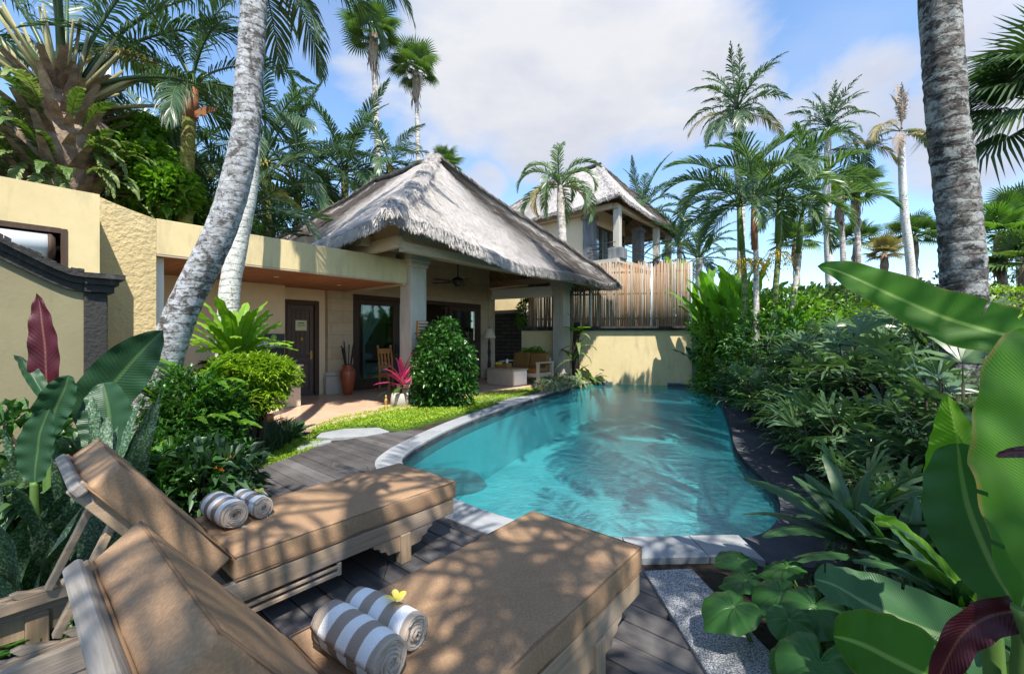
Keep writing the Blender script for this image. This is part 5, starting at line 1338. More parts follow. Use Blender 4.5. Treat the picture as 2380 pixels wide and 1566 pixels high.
def scatter(poly, n, r):
    x0, x1 = min(p.x for p in poly), max(p.x for p in poly); y0, y1 = min(p.y for p in poly), max(p.y for p in poly); out = []
    while len(out) < n:
        p = Vector((r.uniform(x0, x1), r.uniform(y0, y1), 0))
        if inside(p, poly): out.append(p)
    return out

# ================================================================== GROUND COVER BY THE POOL
r5 = random.Random(5)
lawn_px = [(715, 1026), (735, 996), (790, 976), (860, 962), (900, 952), (960, 948), (1020, 940), (1100, 922), (1170, 913), (1235, 905), (1262, 905), (1245, 916), (1180, 931), (1130, 948), (1060, 967), (1000, 983), (940, 1000), (905, 998), (860, 993), (800, 997), (745, 1008)]
lawn = [gp(*p) for p in lawn_px]
q = MB(); q.poly_prism([(p.x, p.y) for p in lawn[::-1]], -.019, .022); tag(q.build('lawn_soil', M['lawn']), kind='structure')
q = MB(); stones_px = [[(905, 1006), (880, 997), (800, 1000), (745, 1010)], [(1255, 936), (1235, 929), (1170, 929), (1120, 938), (1115, 945), (1225, 943)]]
for p in scatter(lawn, 5200, r5):
    for _ in range(3):
        a = r5.uniform(0, 6.28); q.leaf(p + Vector((r5.uniform(-.02, .02), r5.uniform(-.02, .02), .02 + r5.uniform(0, .05))), Vector((math.cos(a), math.sin(a), r5.uniform(.3, 1.6))), ZZ, r5.uniform(.03, .06), .02, .2, .2)
tag(q.build('lime_groundcover', M['ground_lime']), kind='stuff')
g2_px = [(535, 1118), (560, 1088), (640, 1050), (700, 1008), (715, 1024), (760, 1026), (690, 1058), (600, 1092)]
g2 = [gp(*p) for p in g2_px]; q = MB(); q.poly_prism([(p.x, p.y) for p in g2], -.019, .004); tag(q.build('grass_soil', M['lawn']), kind='structure')
q = MB(); tufts(q, r5, scatter(g2, 1500, r5), 4, .05, .004, .8); tag(q.build('grass', M['lime']), kind='stuff')
# grey-green border by the far column
q = MB(); bp = [gp(*p) for p in ((1232, 920), (1260, 900), (1300, 886), (1350, 880), (1352, 900), (1330, 906), (1290, 918))]
sp_ = thing('border_plant', (bp[0] + bp[3]) / 2, 'low grey green border plant along the coping by the far column', 'plant')
for p in scatter(bp, 420, r5):
    for _ in range(6):
        a = r5.uniform(0, 6.28); q.leaf(p + ZZ * r5.uniform(.02, .26), Vector((math.cos(a), math.sin(a), r5.uniform(.2, 1.4))), ZZ, r5.uniform(.09, .16), .03, .2, .2)
q.build('foliage', M['silver'], sp_)

# ================================================================== PLANTS BY THE VILLA
c = gp(1030, 950); c = Vector((-1.36, 8.75, 0))
bush('round_bush', 'rounded dark glossy green bush in front of the veranda', 'bush', [((-1.48, 8.9, 1.22), (.46, .5, .52)), ((-1.25, 8.8, .85), (.52, .5, .5)), ((-1.62, 8.75, .8), (.35, .4, .5)), ((-1.22, 8.7, .38), (.46, .4, .36)), ((-1.6, 8.7, .22), (.35, .35, .2)), ((-1.35, 8.8, 1.65), (.22, .25, .18))] + [((-1.4 + .56 * math.cos(a) * rnd.uniform(.8, 1.1), 8.75 + .5 * math.sin(a), rnd.uniform(.25, 1.6)), (rnd.uniform(.12, .2), .16, rnd.uniform(.12, .2))) for a in [k * .42 for k in range(15)]], 6200, .11, .065, 'bush', 3, base=c, shell=.6)
# cordyline on its stump
st = gp(930, 948); o = thing('pink_cordyline', st, 'bright pink leaved plant on a pale stump by the bush', 'plant')
q = MB(); q.lathe(st, [(0, 0), (.20, 0), (.19, .2), (.17, .30), (.15, .31), (0, .30)], 14); q.build('stump', M['column'], o)
q = MB(); q.tube([st + ZZ * .2, st + Vector((.03, 0, .45)), st + Vector((.05, 0, .62))], [.03, .025, .02], 7); q.build('stem', M['stem'], o)
prof_c = lambda t: max(.03, math.sin(math.pi * min(1, t ** .8 * .98 + .01)) ** .8)
for i in range(18):
    L_ = rnd.uniform(.45, .68); e0 = 82 - i * 5; q = MB(); p = st + Vector((.05, 0, .60 - i * .012)); az = i * 2.39996; mid = [p.copy()]
    for k in range(6):
        a = R(e0 - 55 * (k / 6) ** 1.5); p = p + Vector((math.cos(a) * math.cos(az), math.cos(a) * math.sin(az), math.sin(a))) * L_ / 6; mid.append(p.copy())
    blade(q, mid, .045, (-math.sin(az), math.cos(az), 0), prof_c, .3, .004, 4, 3, i); q.build('leaf', M['pink' if i < 15 else 'bush'], o)
# staghorn / nest ferns and little palm on the far column's right
p = gp(1338, 893); o = thing('fern_column', p, 'trunk draped with ferns beside the far grey column', 'plant')
q = MB(); q.tube([p, p + ZZ * .8, p + Vector((.03, 0, 1.9))], [.12, .10, .09], 10, wob=.5); q.build('trunk', M['root'], o)
for i in range(26):
    put_frond(o, FR['fernpale' if i % 3 else 'fern'][i % 3][1], p + Vector((rnd.uniform(-.05, .08), -.05, rnd.uniform(.15, 1.5))), rnd.uniform(0, 6.28), R(rnd.uniform(-20, 20)), 0, rnd.uniform(.7, 1.1))
for i in range(14):
    q = MB(); az = i * 2.4; b0 = p + Vector((.02, 0, 1.55)); mid = [b0 + Vector((math.cos(az) * t * .45, math.sin(az) * t * .45, .55 * t - .35 * t * t)) for t in (0, .3, .6, 1)]
    blade(q, mid, .06, (-math.sin(az), math.cos(az), 0), None, .2, .01, 4, 3, i); q.build('leaf', M['nest'], o)
for (x, y, s, lb) in ((1352, 884, 1.15, 'arching green fern at the foot of the far column'), (1375, 886, .9, 'small arching fern by the pool corner at the yellow wall')):
    p = gp(x, y); o = thing('fern', p, lb, 'fern')
    for i in range(20): e = FR['fern'][i % 4]; put_frond(o, e[1], p, i * 2.4, R(rnd.uniform(-8, 8)), 0, s * rnd.uniform(.8, 1.1))
o = thing('trailing_plant', at(1222, 745, 15.2), 'green plant trailing beside the lava stone wall', 'plant'); q = MB(); leaves_in(q, random.Random(3), at(1222, 730, 15.2), (.28, .25, .6), 500, .16, .07); q.build('foliage', M['vine'], o)
q = MB(); q.tube([Vector((o.location.x, 15.2, 0)), at(1222, 700, 15.2)], [.03, .02], 6); q.build('stem', M['stem'], o)
o = thing('trailing_plant', at(1235, 810, 14.0), 'light green shrub between the sofa and the yellow wall', 'plant'); q = MB(); leaves_in(q, random.Random(4), at(1238, 830, 14.0), (.45, .25, .3), 420, .14, .06); q.build('foliage', M['lime'], o)

# bird's nest fern on its dark root mass, second palm, lime bush
p = at(548, 828, 5.45); base = Vector((p.x, p.y, -.2))
o = thing('nest_fern', base + ZZ * .2, 'big lime green birds nest fern on a dark root stump', 'fern')
q = MB(); q.lathe(base, [(.0, 0), (.16, 0), (.17, .4), (.18, .75), (.22, 1.02), (.30, 1.22), (.29, 1.32), (.2, 1.40), (0, 1.42)], 18); rb = q.build('root_mass', M['root'], o)
q = MB()
for _ in range(420):
    a = rnd.uniform(0, 6.28); z = rnd.uniform(.8, 1.36); rr_ = .20 + .16 * (z - .8); pp = base + Vector((math.cos(a) * rr_, math.sin(a) * rr_, z)); q.leaf(pp, Vector((math.cos(a), math.sin(a), rnd.uniform(-1, .6))), ZZ, rnd.uniform(.08, .2), .03, .1, .3)
q.build('root_fibres', M['root'], rb)
prof_n = lambda t: max(.05, (.35 + .65 * math.sin(math.pi * min(1, t * .62 + .12))) * (1 - max(0, (t - .86) / .14) ** 2))
for i in range(38):
    az = i * 2.39996; e0 = 84 - 52 * (i / 38) + rnd.uniform(-5, 5); L_ = rnd.uniform(.62, .88); pz = base + Vector((math.cos(az) * .06, math.sin(az) * .06, 1.36)); mid = [pz.copy()]
    for k in range(6):
        a = R(e0 - 50 * (k / 6) ** 1.6 * (1 if i < 26 else 1.5)); pz = pz + Vector((math.cos(a) * math.cos(az), math.cos(a) * math.sin(az), math.sin(a))) * L_ / 6; mid.append(pz.copy())
    q = MB(); blade(q, mid, .062, (-math.sin(az), math.cos(az), 0), prof_n, .3, .012, 5, 4, i, 7); q.build('leaf', M['nest'], o)
def fine_bush(name, label, c, blobs, n, mat, seed):
    o = thing(name, Vector((c[0], c[1], 0)), label, 'bush'); r = random.Random(seed); q = MB()
    for (bc, rad, k) in blobs:
        for _ in range(int(n * k)):
            d = Vector((r.gauss(0, 1), r.gauss(0, 1), r.gauss(0, 1))).normalized(); kk = .55 + .45 * r.random() ** .6; kk *= 1 + .3 * noise.noise(d * 3 + Vector(bc)); p = Vector(bc) + Vector((d.x * rad[0], d.y * rad[1], d.z * rad[2])) * kk
            for _k in range(4):
                dd = (d * .5 + Vector((r.gauss(0, .7), r.gauss(0, .7), r.gauss(.25, .4)))).normalized(); q.leaf(p, dd, ZZ, r.uniform(.05, .10), .026, .15, .2)
    q.build('foliage', M[mat], o); q = MB()
    for (bc, rad, k) in blobs:
        for _ in range(5): t = Vector(bc) + Vector((r.uniform(-.6, .6) * rad[0], r.uniform(-.6, .6) * rad[1], r.uniform(-.3, .5) * rad[2])); q.tube([Vector((c[0] + r.uniform(-.1, .1), c[1], 0)), Vector((c[0], c[1], 0)).lerp(t, .6) + ZZ * .05, t], [.022, .015, .005], 5)
    q.build('stem', M['stem'], o); return o
lc = at(590, 880, 5.0)
fine_bush('lime_bush', 'feathery lime green bush in front of the wooden counter', (lc.x, lc.y), [(at(585, 862, 5.0), (.42, .35, .20), .5), (at(640, 875, 5.15), (.26, .3, .22), .3), (at(520, 880, 4.9), (.25, .3, .22), .25), (at(570, 925, 4.9), (.42, .35, .2), .35)], 1500, 'lime', 2)
fine_bush('green_shrub', 'darker feathery shrub with tiny orange flowers below the leaning palm', (-2.9, 4.1), [(at(430, 960, 4.0), (.32, .35, .42), .5), (at(500, 960, 4.3), (.32, .3, .30), .4), (at(420, 1060, 3.7), (.35, .3, .3), .5), (at(490, 1050, 3.9), (.3, .3, .3), .3)], 1400, 'bush', 8)
for k, (x, y) in enumerate(((527, 1063), (507, 1087), (515, 1092), (452, 1048), (540, 1055))):
    p = at(x, y, 3.45); o = None
    q = MB()
    for j in range(6):
        a = j * 1.05; q.leaf(p, Vector((math.cos(a), -.3, math.sin(a))), Vector((0, -1, 0)), .03, .016, .1, .1)
    tag(q.build('orange_flower', M['orange']), 'tiny orange flower in the shrub behind the far lounger', 'flower', 'tiny orange flowers in the shrub')
# fern-leaved plants
for k, (x, y, Y, s, lb) in enumerate(((455, 900, 4.4, .95, 'dark feathery fern against the leaning palm trunk'), (415, 985, 3.9, .95, 'large ferny plant left of the lime bush, below the trunk'), (480, 1000, 4.2, 1.0, 'small ferny plant below the lime bush'))):
    p = at(x, y, Y); o = thing('fern', p, lb, 'fern')
    for i in range(18): e = FR['fern'][i % 4]; put_frond(o, e[1], p - ZZ * .15, i * 2.4, R(rnd.uniform(-10, 10)), 0, s * rnd.uniform(.7, 1.1), mat='vine')
    q = MB(); q.tube([Vector((p.x, p.y, 0)), p - ZZ * .12], .03, 6); q.build('stem', M['stem'], o)
# dark grass and broad-leaved plants at the lawn's edge
dg = [gp(*p) for p in ((490, 1100), (520, 1050), (590, 1010), (660, 1000), (690, 1015), (660, 1045), (600, 1075), (530, 1112))]
q = MB(); tufts(q, r5, scatter(dg, 260, r5), 14, .30, .006, .9); tag(q.build('dark_grass', M['darkgrass']), kind='stuff')
for k, (x, y, lb) in enumerate(((650, 1010, 'dark broad leaved plant at the patio corner'), (612, 1000, 'dark leafy plant below the lime bush by the patio'), (675, 1020, 'low dark leafy plant at the tip of the lawn'))):
    rosette('leafy_plant', lb, 'plant', gp(x, y), 14, .36, .065, 'darkleaf', 20 + k, 15, 70)
# planter soil kerb in orange brick near the counter
q = MB(); c = at(590, 985, 6.4); q.box((c.x, c.y, .14), (.5, .2, .3)); tag(q.build('terracotta_planter', M['pot'], bevel=.02), 'terracotta coloured planter block below the lime bush', 'planter')

# ================================================================== NEAR PALM TRUNKS
def P3(lst, Y): return [at(x, y, Y) for x, y in lst]
b1 = at(318, 1040, 4.5); b1.z = -.05; b1.x -= .08
palm('leaning_palm', 'leaning grey palm with white lichen, in front of the yellow canopy', Vector((b1.x, b1.y, 0)), [b1] + [at(325, 1020, 4.5)] + P3([(361, 918), (420, 731), (518, 521), (567, 334), (577, 200), (590, 0), (600, -420), (600, -1000), (600, -1850)], 4.5), [.20, .165, .158, .150, .142, .132, .126, .126, .12, .12, .11], 'trunk_grey',
     [('coco', 9, 20, 85, 1.0, 0), ('coco', 11, -45, 20, 1.0, -.1)], seed=3, wob=.05, n=24, sub=16, rings=.018)
b2 = at(525, 840, 5.95); b2.z = -.05
palm('second_palm', 'straight pale lichen covered palm just behind the leaning one', Vector((b2.x, b2.y, 0)), [b2] + P3([(530, 720), (553, 564), (578, 430), (588, 200), (592, 0), (592, -90)], 5.95), [.15, .132, .122, .115, .105, .10, .10], 'trunk_white', [('coco', 7, 40, 85, .75, 0)], seed=6, wob=.06, n=18)
o2_ = [k for k in bpy.data.objects if k.name.startswith('second_palm')][0]
for az_, k_, s_2, y_ in ((.0, 3, .72, -95), (-.35, 4, .42, -15), (.6, 3, .6, -120), (1.5, 3, .6, -120), (-1.0, 3, .35, -160)): put_frond(o2_, FR['coco'][k_][1], at(592, y_, 5.95), az_, 0, 0, s_2)
b3 = at(2240, 900, 4.0); b3.z = -.05
palm('right_palm', 'thick dark ringed palm trunk at the right', Vector((b3.x, b3.y, 0)), [b3] + P3([(2240, 860), (2240, 700), (2231, 524), (2201, 260), (2183, 0), (2165, -350), (2160, -900), (2160, -1500)], 4.0), [.20, .166, .163, .158, .150, .146, .14, .13, .12], 'trunk_dark',
     [('coco', 9, 20, 85, 1.1, 0), ('coco', 12, -45, 20, 1.1, -.1)], seed=9, wob=.06, n=28, sub=24, rings=.045)
# unseen palms added behind the camera to cast dappled shade on the deck
for k, (x, y, z, s, lb) in enumerate(((.95, -1.35, 5.6, .85, 'unseen palm added behind the camera to shade the deck'), (2.9, -.6, 6.6, .95, 'unseen shade palm added behind the camera on the planted side'), (.3, -1.5, 7.3, .85, 'taller unseen shade palm added behind the camera over the loungers'), (-1.9, -2.6, 6.4, .9, 'unseen shade palm added behind the camera on the wall side'))):
    palm('shade_palm', lb, Vector((x, y, 0)), [Vector((x, y, -.05)), Vector((x + .1, y, z * .5)), Vector((x, y + .1, z))], [.16, .13, .11], 'trunk_grey', [('sparse', 8, 15, 80, s, 0), ('sparse', (4, 6, 6, 6)[k], -35, 15, s, -.1)], seed=30 + k, az0=k)

# ================================================================== PALMS BEHIND THE WALL, LEFT
# big oil palm with boots and ferns
ob = at(140, 420, 8.2); op = Vector((ob.x, ob.y, 0)); crown = at(150, 205, 8.2)
o = thing('oil_palm', op, 'massive oil palm with fern covered trunk behind the yellow wall', 'palm tree')
q = MB(); q.tube(crom([op, op + ZZ * 2.5, Vector((crown.x - .1, crown.y, 4.6)), crown], 6), [.5] * 12 + [.6, .65, .7, .65, .5, .35, .3], 16, wob=.35); q.build('trunk', M['boots'], o)
r8 = random.Random(8); q = MB()
for i in range(150):
    a = r8.uniform(0, 6.28); z = r8.uniform(3.9, crown.z - .05); rr_ = .52 if z < crown.z - .5 else .36; p = Vector((crown.x - .08 + math.cos(a) * rr_, crown.y + math.sin(a) * rr_, z)); d = Vector((math.cos(a), math.sin(a), r8.uniform(.6, 1.6))).normalized(); L_ = r8.uniform(.35, .85)
    q.ribbon([p, p + d * L_ * .5, p + d * L_ + Vector((math.cos(a), math.sin(a), 0)) * .1], [.12, .085, .04], [Vector((-math.sin(a), math.cos(a), 0)).normalized()] * 3)
q.build('leaf_boots', M['boots'], o)
for i in range(22):
    e = 86 - 60 * (i / 22) + r8.uniform(-5, 5); c_ = min(FR['oil'], key=lambda c: abs(c[0] - e)); az = i * 2.39996
    if e < 60 and math.cos(az - 5.0) > .45: continue
    put_frond(o, c_[1], crown + Vector((math.cos(az) * .12, math.sin(az) * .12, -.1)), az, R(e - c_[0]), r8.uniform(-.2, .2), r8.uniform(.85, 1.05))
q = MB()
for i in range(30):
    az = i * 2.39996 + .1; e = R(80 - 62 * (i / 30)); d = Vector((math.cos(az) * math.cos(e), math.sin(az) * math.cos(e), math.sin(e))); p = crown + Vector((math.cos(az) * .15, math.sin(az) * .15, -.35)); q.tube([p, p + d * .8, p + d * 1.6 - ZZ * .05], [.065, .045, .028], 6, sq=.6)
q.build('leaf_stalks', M['petiole'], o)
for i in range(98):
    a = r8.uniform(2.9, 6.6); z = 4.1 + 1.5 * r8.random() ** 1.3; p = Vector((crown.x - .08 + math.cos(a) * .72, crown.y + math.sin(a) * .72, z)); put_frond(o, FR['fernpale'][i % 3][1], p, a, R(r8.uniform(-25, 25)), 0, r8.uniform(1.1, 1.7), 'fern_frond', mat='fern' if i % 3 == 0 else None)
# slim mossy palm
sb_ = at(430, 560, 9.2)
o = palm('mossy_palm', 'slim palm with a mossy yellow trunk and orange sheath', Vector((sb_.x, sb_.y, 0)), [Vector((sb_.x, sb_.y, 0))] + P3([(430, 515), (436, 360), (440, 265), (446, 190)], 9.2), [.16, .14, .13, .12, .10], 'trunk_moss', [('date', 8, 20, 80, .8, 0), ('oil', 3, -10, 15, .5, -.05)], seed=12)
q = MB(); q.tube(P3([(441, 275), (443, 240), (446, 205)], 9.2), [.13, .16, .11], 10, wob=.2); q.build('leaf_sheath', M['sheath'], o)
q = MB(); p = at(446, 268, 9.15); q.ribbon([p, at(475, 258, 9.1), at(505, 252, 9.1)], [.06, .10, .02], [ZZ] * 3); q.build('dry_sheath', M['sheath'], o)
put_frond(o, FR['oil'][2][1], at(444, 210, 9.1), R(200), 0, 0, .45, mat='palm_dry')
# leafy green vines and feather palms behind the canopy
bush('vine_tree', 'bright green leafy vine covering a small tree behind the wall', 'tree', [(at(330, 410, 9.0), (.65, .5, .85)), (at(300, 335, 9.0), (.45, .45, .4)), (at(385, 440, 8.9), (.6, .5, .5)), (at(340, 300, 9.2), (.3, .3, .25))], 3600, .2, .11, 'vine', 14, base=(at(330, 400, 9.8).x, 9.8, 0), shell=.5)
feather = [(690, 430, 19.0, 'date', 1.35, 22, 'tall feathery palm rising left of the thatched roof'), (800, 400, 20.5, 'date', 1.35, 20, 'feathery palm touching the left slope of the thatched roof'), (560, 500, 11.5, 'date', .9, 20, 'feathery palm behind the canopy and leaning trunk'), (395, 420, 12.0, 'date', .95, 20, 'pale feathery palm between the vine and the mossy trunk'), (480, 455, 13.5, 'coco', .8, 20, 'drooping palm right of the mossy trunk'), (615, 370, 16.5, 'oil', .95, 22, 'dark palm with long drooping fronds right of the leaning trunk'), (905, 385, 20.0, 'coco', .85, 16, 'palm with hanging fronds behind the roof ridge')]
for k, (x, y, Y, key, s, n, lb) in enumerate(feather):
    c = at(x, y, Y); b_ = Vector((c.x, c.y, 0))
    palm('feather_palm', lb, b_, [b_, b_.lerp(c, .5) + Vector((.1, 0, 0)), c], [.22, .18, .16], 'trunk_moss', [(key, n // 2, 25, 86, s, 0), (key, n // 2, -25, 25, s, -.1)] + ([(key, 3, 0, 30, s, 0, 'palm_dry')] if k in (0, 3) else []), seed=40 + k, az0=k)
for k, (x, y, Y, rx, rz, mat, lb) in enumerate(((300, 510, 10.5, 1.3, .6, 'vine', 'leafy shrub along the top of the rough yellow wall'), (510, 525, 10.8, .8, .5, 'vine', 'leafy shrub above the yellow canopy'), (470, 520, 10.3, 1.2, .5, 'fern', 'pale leafy shrub above the canopy near the leaning trunk'), (650, 500, 18, 2.2, 1.1, 'bush', 'dark shrub at the lower left edge of the thatched roof'), (40, 450, 10.5, 1.2, .5, 'fern', 'ferny shrub behind the oil palm at the left edge'))):
    c = at(x, y, Y); bush('garden_shrub', lb, 'bush', [(c, (rx, .8, rz)), (c - ZZ * rz, (rx, .8, rz))], 2600, .2, .09, mat, 60 + k, base=(c.x, c.y, 0), shell=.5)
pl = thing('white_pole', Vector((at(252, 430, 9.0).x, 9.0, 0)), 'slim white steel pole behind the yellow wall beside the oil palm', 'pole'); q = MB(); q.tube([Vector((pl.location.x, 9, 0)), at(252, 120, 9.0)], [.05, .035], 10); q.build('shaft', M['polewhite'], pl)
q = MB(); q.tube([at(252, 120, 9.0), at(252, 116, 9.0)], .05, 10); q.build('cap', M['polewhite'], pl)
# neighbouring roof corner peeping in at the far left
nb = thing('neighbour_house', Vector((-13, 10.2, 0)), 'cream house corner with dark eave at the left edge behind the oil palm', 'house')
q = MB(); p0 = at(-200, 300, 10.4); q.box((p0.x - .55, 10.9, 2.9), (4.0, .5, 5.8)); q.build('wall', M['cream'], nb)
q = MB(); q.box((p0.x - .4, 10.6, 6.0), (4.6, 1.6, .3)); q.build('eave', M['darkwood'], nb)

# ================================================================== SKYLINE PALMS
SK = 'tall palms on the skyline'
fan_palm('tallest fan palm at left with a rusty collar above its pale trunk', 868, 23, 75, 78, 14, 375, 1, SK, dx=11)
fan_palm('second fan palm at left with hanging yellow seed stalk', 967, 24, 165, 66, 11, 360, 2, SK, dx=1)
fan_palm('small fan palm peeping over the apex of the near thatched roof', 1032, 26, 385, 48, 10, 400, 3, SK)
fan_palm('full green fan palm on a ringed brown trunk, right of the areca clump', 1990, 26, 440, 68, 12, 640, 4, SK)
fan_palm('shaded fan palm with slim brown trunk next to the areca clump', 1952, 25, 455, 58, 12, 660, 5, SK, dx=8)
fan_palm('low fan palm between two slim trunks at right', 1990, 30, 560, 55, 9, 650, 6, SK)
fan_palm('broad fan palm behind the white trunk of the dying palm', 2125, 27, 550, 62, 10, 660, 7, SK)
fan_palm('low fan palm with orange seeds left of the white trunk', 2055, 24, 590, 50, 10, 660, 8, SK, mat='palm_dry')
fan_palm('fan palm behind the areca stems with yellow light', 1850, 22, 560, 60, 10, 690, 9, SK)
fan_palm('yellowish fan palm right of the thick trunk', 2325, 15, 545, 85, 16, 700, 10, SK, mat='palm_lime')
fan_palm('dark fan palm at the right edge above the round hedge', 2385, 14, 610, 100, 16, 720, 11, SK)
fan_palm('tall shaggy fan palm at the right edge', 2365, 19, 500, 75, 14, 700, 12, SK)
def far_palm(lb, x, y, xb, yb, Y, tw, sets, seed, tm='trunk_far'):
    c = at(x, y, Y); b_ = at(xb, yb, Y); b0 = Vector((b_.x, Y, 0)); w_ = tw / F * Y / 2
    return palm('coconut_palm', lb, b0, [b0, b_, b_.lerp(c, .5) + Vector((-.1, 0, 0)), c], [w_ * 1.15, w_ * 1.1, w_, w_ * .8], tm, sets, SK, seed)
o = far_palm('tall ragged palm with yellow drooping lower fronds, above the areca clump', 1714, 262, 1722, 480, 21, 15, [('ragged', 17, 30, 86, .95, .3), ('ragged', 12, -20, 40, .72, .2)], 71)
for az, e, mt in ((3.2, 0, 'palm_dry'), (.1, 0, 'palm_dry'), (3.9, 3, 'palm'), (4.3, 4, 'palm'), (3.6, 4, 'palm')): put_frond(o, FR['coco'][min(5, 3 + (e > 2))][1], at(1714, 275, 21), az, 0, 0, .8, mat=mt)
o = far_palm('palm with a ragged dark crown above its straight pale trunk', 1925, 300, 1930, 690, 21, 16, [('ragged', 20, 25, 86, .72, .2), ('ragged', 9, -30, 30, .7, 0)], 72, 'trunk_white')
for az in (.2, .5, 5.9): put_frond(o, FR['coco'][3][1], at(1930, 350, 21), az, 0, 0, .85, mat='palm_dry' if az > 1 else None)
o = far_palm('dying palm with a bare dead spear and white trunk', 2094, 318, 2118, 640, 20, 16, [('ragged', 3, 10, 20, .5, 0, 'palm_dry')], 73, 'trunk_white')
for az, k, s, mt in ((3.3, 4, .72, 'palm'), (3.6, 3, .8, 'palm_dry'), (6.1, 4, .5, 'palm'), (3.0, 3, .5, 'palm_dry'), (.2, 3, .5, 'palm'), (5.7, 4, .45, 'palm_dry'), (3.9, 5, .5, 'palm_dead')): put_frond(o, FR['coco'][k][1], at(2094, 305, 20), az, 0, 0, s, mat=mt)
for az, s in ((1.2, .75), (4.0, .6), (2.6, .55), (.3, .6)): put_frond(o, FR['ragged'][0][1], at(2096, 300, 20), az, R(3), 0, s * 1.15, mat='palm_dead')
# palm before the second villa, palm behind it
b_ = at(1308, 575, 17.5); b0 = Vector((b_.x, 17.5, 0))
palm('bottle_palm', 'pale trunked palm with curved fronds before the second villa', b0, [b0, b_, at(1303, 480, 17.5), at(1303, 432, 17.5)], [.2, .17, .15, .12], 'trunk_far', [('bottle', 12, 8, 78, 1.12, 0), ('bottle', 2, 0, 10, 1.0, 0, 'palm_dry')], seed=74)
for x, y, Y, s, lb, sd in ((1490, 500, 29, 1.25, 'feathery palm rising behind the second villas right eave', 75), (1580, 560, 27, .9, 'feathery palm right of the second villa', 76), (1625, 600, 20, .8, 'soft feathery palm behind the banana clump', 77)):
    c = at(x, y, Y); b0 = Vector((c.x, Y, 0)); palm('feather_palm', lb, b0, [b0, b0.lerp(c, .5), c], [.2, .17, .15], 'trunk_far', [('date', 14, 30, 86, s, 0), ('date', 8, -20, 30, s, 0)], seed=sd)
# areca clump
ac = [(1732, 742, 1718, 480, 9.6, 'left stem of the areca clump, with sunlit arching fronds'), (1757, 760, 1752, 470, 9.3, 'middle stem of the areca clump, with an orange sheath'), (1800, 720, 1812, 470, 9.5, 'right stem of the areca clump, with a green shaft'), (1840, 735, 1865, 500, 10.0, 'rear stem of the areca clump')]
for k, (xb, yb, xt, yt, Y, lb) in enumerate(ac):
    b_ = at(xb, yb, Y); c = at(xt, yt, Y); b0 = Vector((b_.x, Y, 0))
    o = palm('areca_palm', lb, b0, [b0, b_, b_.lerp(c, .5) + Vector((.03, 0, 0)), c], [.075, .062, .056, .045], 'trunk_far' if k % 2 else 'greentrunk', [('areca', 7, 34, 78, .92, .05), ('areca', 3, 12, 34, .82, 0)], 'areca palms standing behind the planted border', 80 + k, az0=k * 1.3)
    s0 = b_.lerp(c, .62); q = MB(); q.tube([s0, s0.lerp(c, .5), c + ZZ * .1], [.062, .068, .045], 9); q.build('crown_shaft', M['sheath' if k == 1 else 'greenstem'], o)
    q = MB(); rr = random.Random(k); p = b_.lerp(c, .52)
    if k != 3:
        for _ in range(26):
            a = rr.uniform(0, 6.28); d = Vector((math.cos(a), math.sin(a), rr.uniform(-.2, .5))); L_ = rr.uniform(.25, .5); e = p + d * L_ * .6 - ZZ * .1; q.tube([p, p + d * L_ * .4, e + d * .08 - ZZ * rr.uniform(.1, .3)], [.01, .007, .004], 4)
            for _k in range(9): pp = e + Vector((rr.gauss(0, .06), rr.gauss(0, .06), rr.gauss(-.08, .09))); q.leaf(pp, Vector((rr.gauss(0, 1), rr.gauss(0, 1), rr.gauss(0, 1))), ZZ, .045, .03, .1, .1)
        q.build('flower_spray', M['yellowfruit'], o)
# frond of a neighbouring fan palm reaching in from the right
o = thing('fan_palm', Vector((7.2, 5.4, 0)), 'dark fan palm leaves reaching into the picture from the right edge', 'palm tree')
c = at(2470, 250, 5.5); q = MB(); q.tube([Vector((c.x, 5.5, 0)), Vector((c.x, 5.5, 2.2)), c], [.16, .14, .12], 12, wob=.1); q.build('trunk', M['trunk_dark'], o); o.location = (c.x, 5.5, 0)
for ch in o.children: ch.location = (0, 0, 0)
tr_ = o.children[0]; me = tr_.data
for v in me.vertices: v.co = Vector(v.co) + Vector((7.2, 5.4, 0)) - Vector((c.x, 5.5, 0))
rr = random.Random(4)
for i, (az, e) in enumerate(((180, 12), (160, 48), (205, 50), (190, -12), (140, 10), (230, 20), (180, 75), (250, 60), (100, 50), (60, 20), (300, 30), (20, 40), (190, 28), (165, -30))): put_frond(o, FR['fanbig'][i % 2][1], c, R(az), R(e), rr.uniform(-.3, .3), .62)

# ================================================================== BANANAS AND CANNAS
def clump(label, base, n, h, L, hw, mat, seed, name='banana_plant', cat='banana plant', spread=.25, e=(60, 88), group=None, arch=45, stems=True):
    o = thing(name, base, label, cat, group); r = random.Random(seed); base = Vector(base)
    for i in range(n):
        az = i * 2.39996 + r.uniform(-.4, .4); e0 = e[1] - (e[1] - e[0]) * (i / n) + r.uniform(-4, 4); st_ = base + Vector((r.uniform(-spread, spread), r.uniform(-spread, spread), 0)); pz = st_ + Vector((math.cos(az) * .08, math.sin(az) * .08, h * r.uniform(.6, 1.05))); l_ = L * r.uniform(.75, 1.15); mid = [pz.copy()]
        if stems: q = MB(); q.tube([st_, st_.lerp(pz, .6), pz], [.04, .032, .018], 7); q.build('stalk', M['greenstem'], o)
        for k in range(6):
            a = R(e0 - arch * (k / 6) ** 1.6); pz = pz + Vector((math.cos(a) * math.cos(az), math.cos(a) * math.sin(az), math.sin(a))) * l_ / 6; mid.append(pz.copy())
        q = MB(); blade(q, mid, hw * r.uniform(.8, 1.15), (-math.sin(az), math.cos(az), r.uniform(-.3, .3)), None, .22, .02, 6, 4, i + seed, 5); q.build('leaf', M[mat], o)
    return o
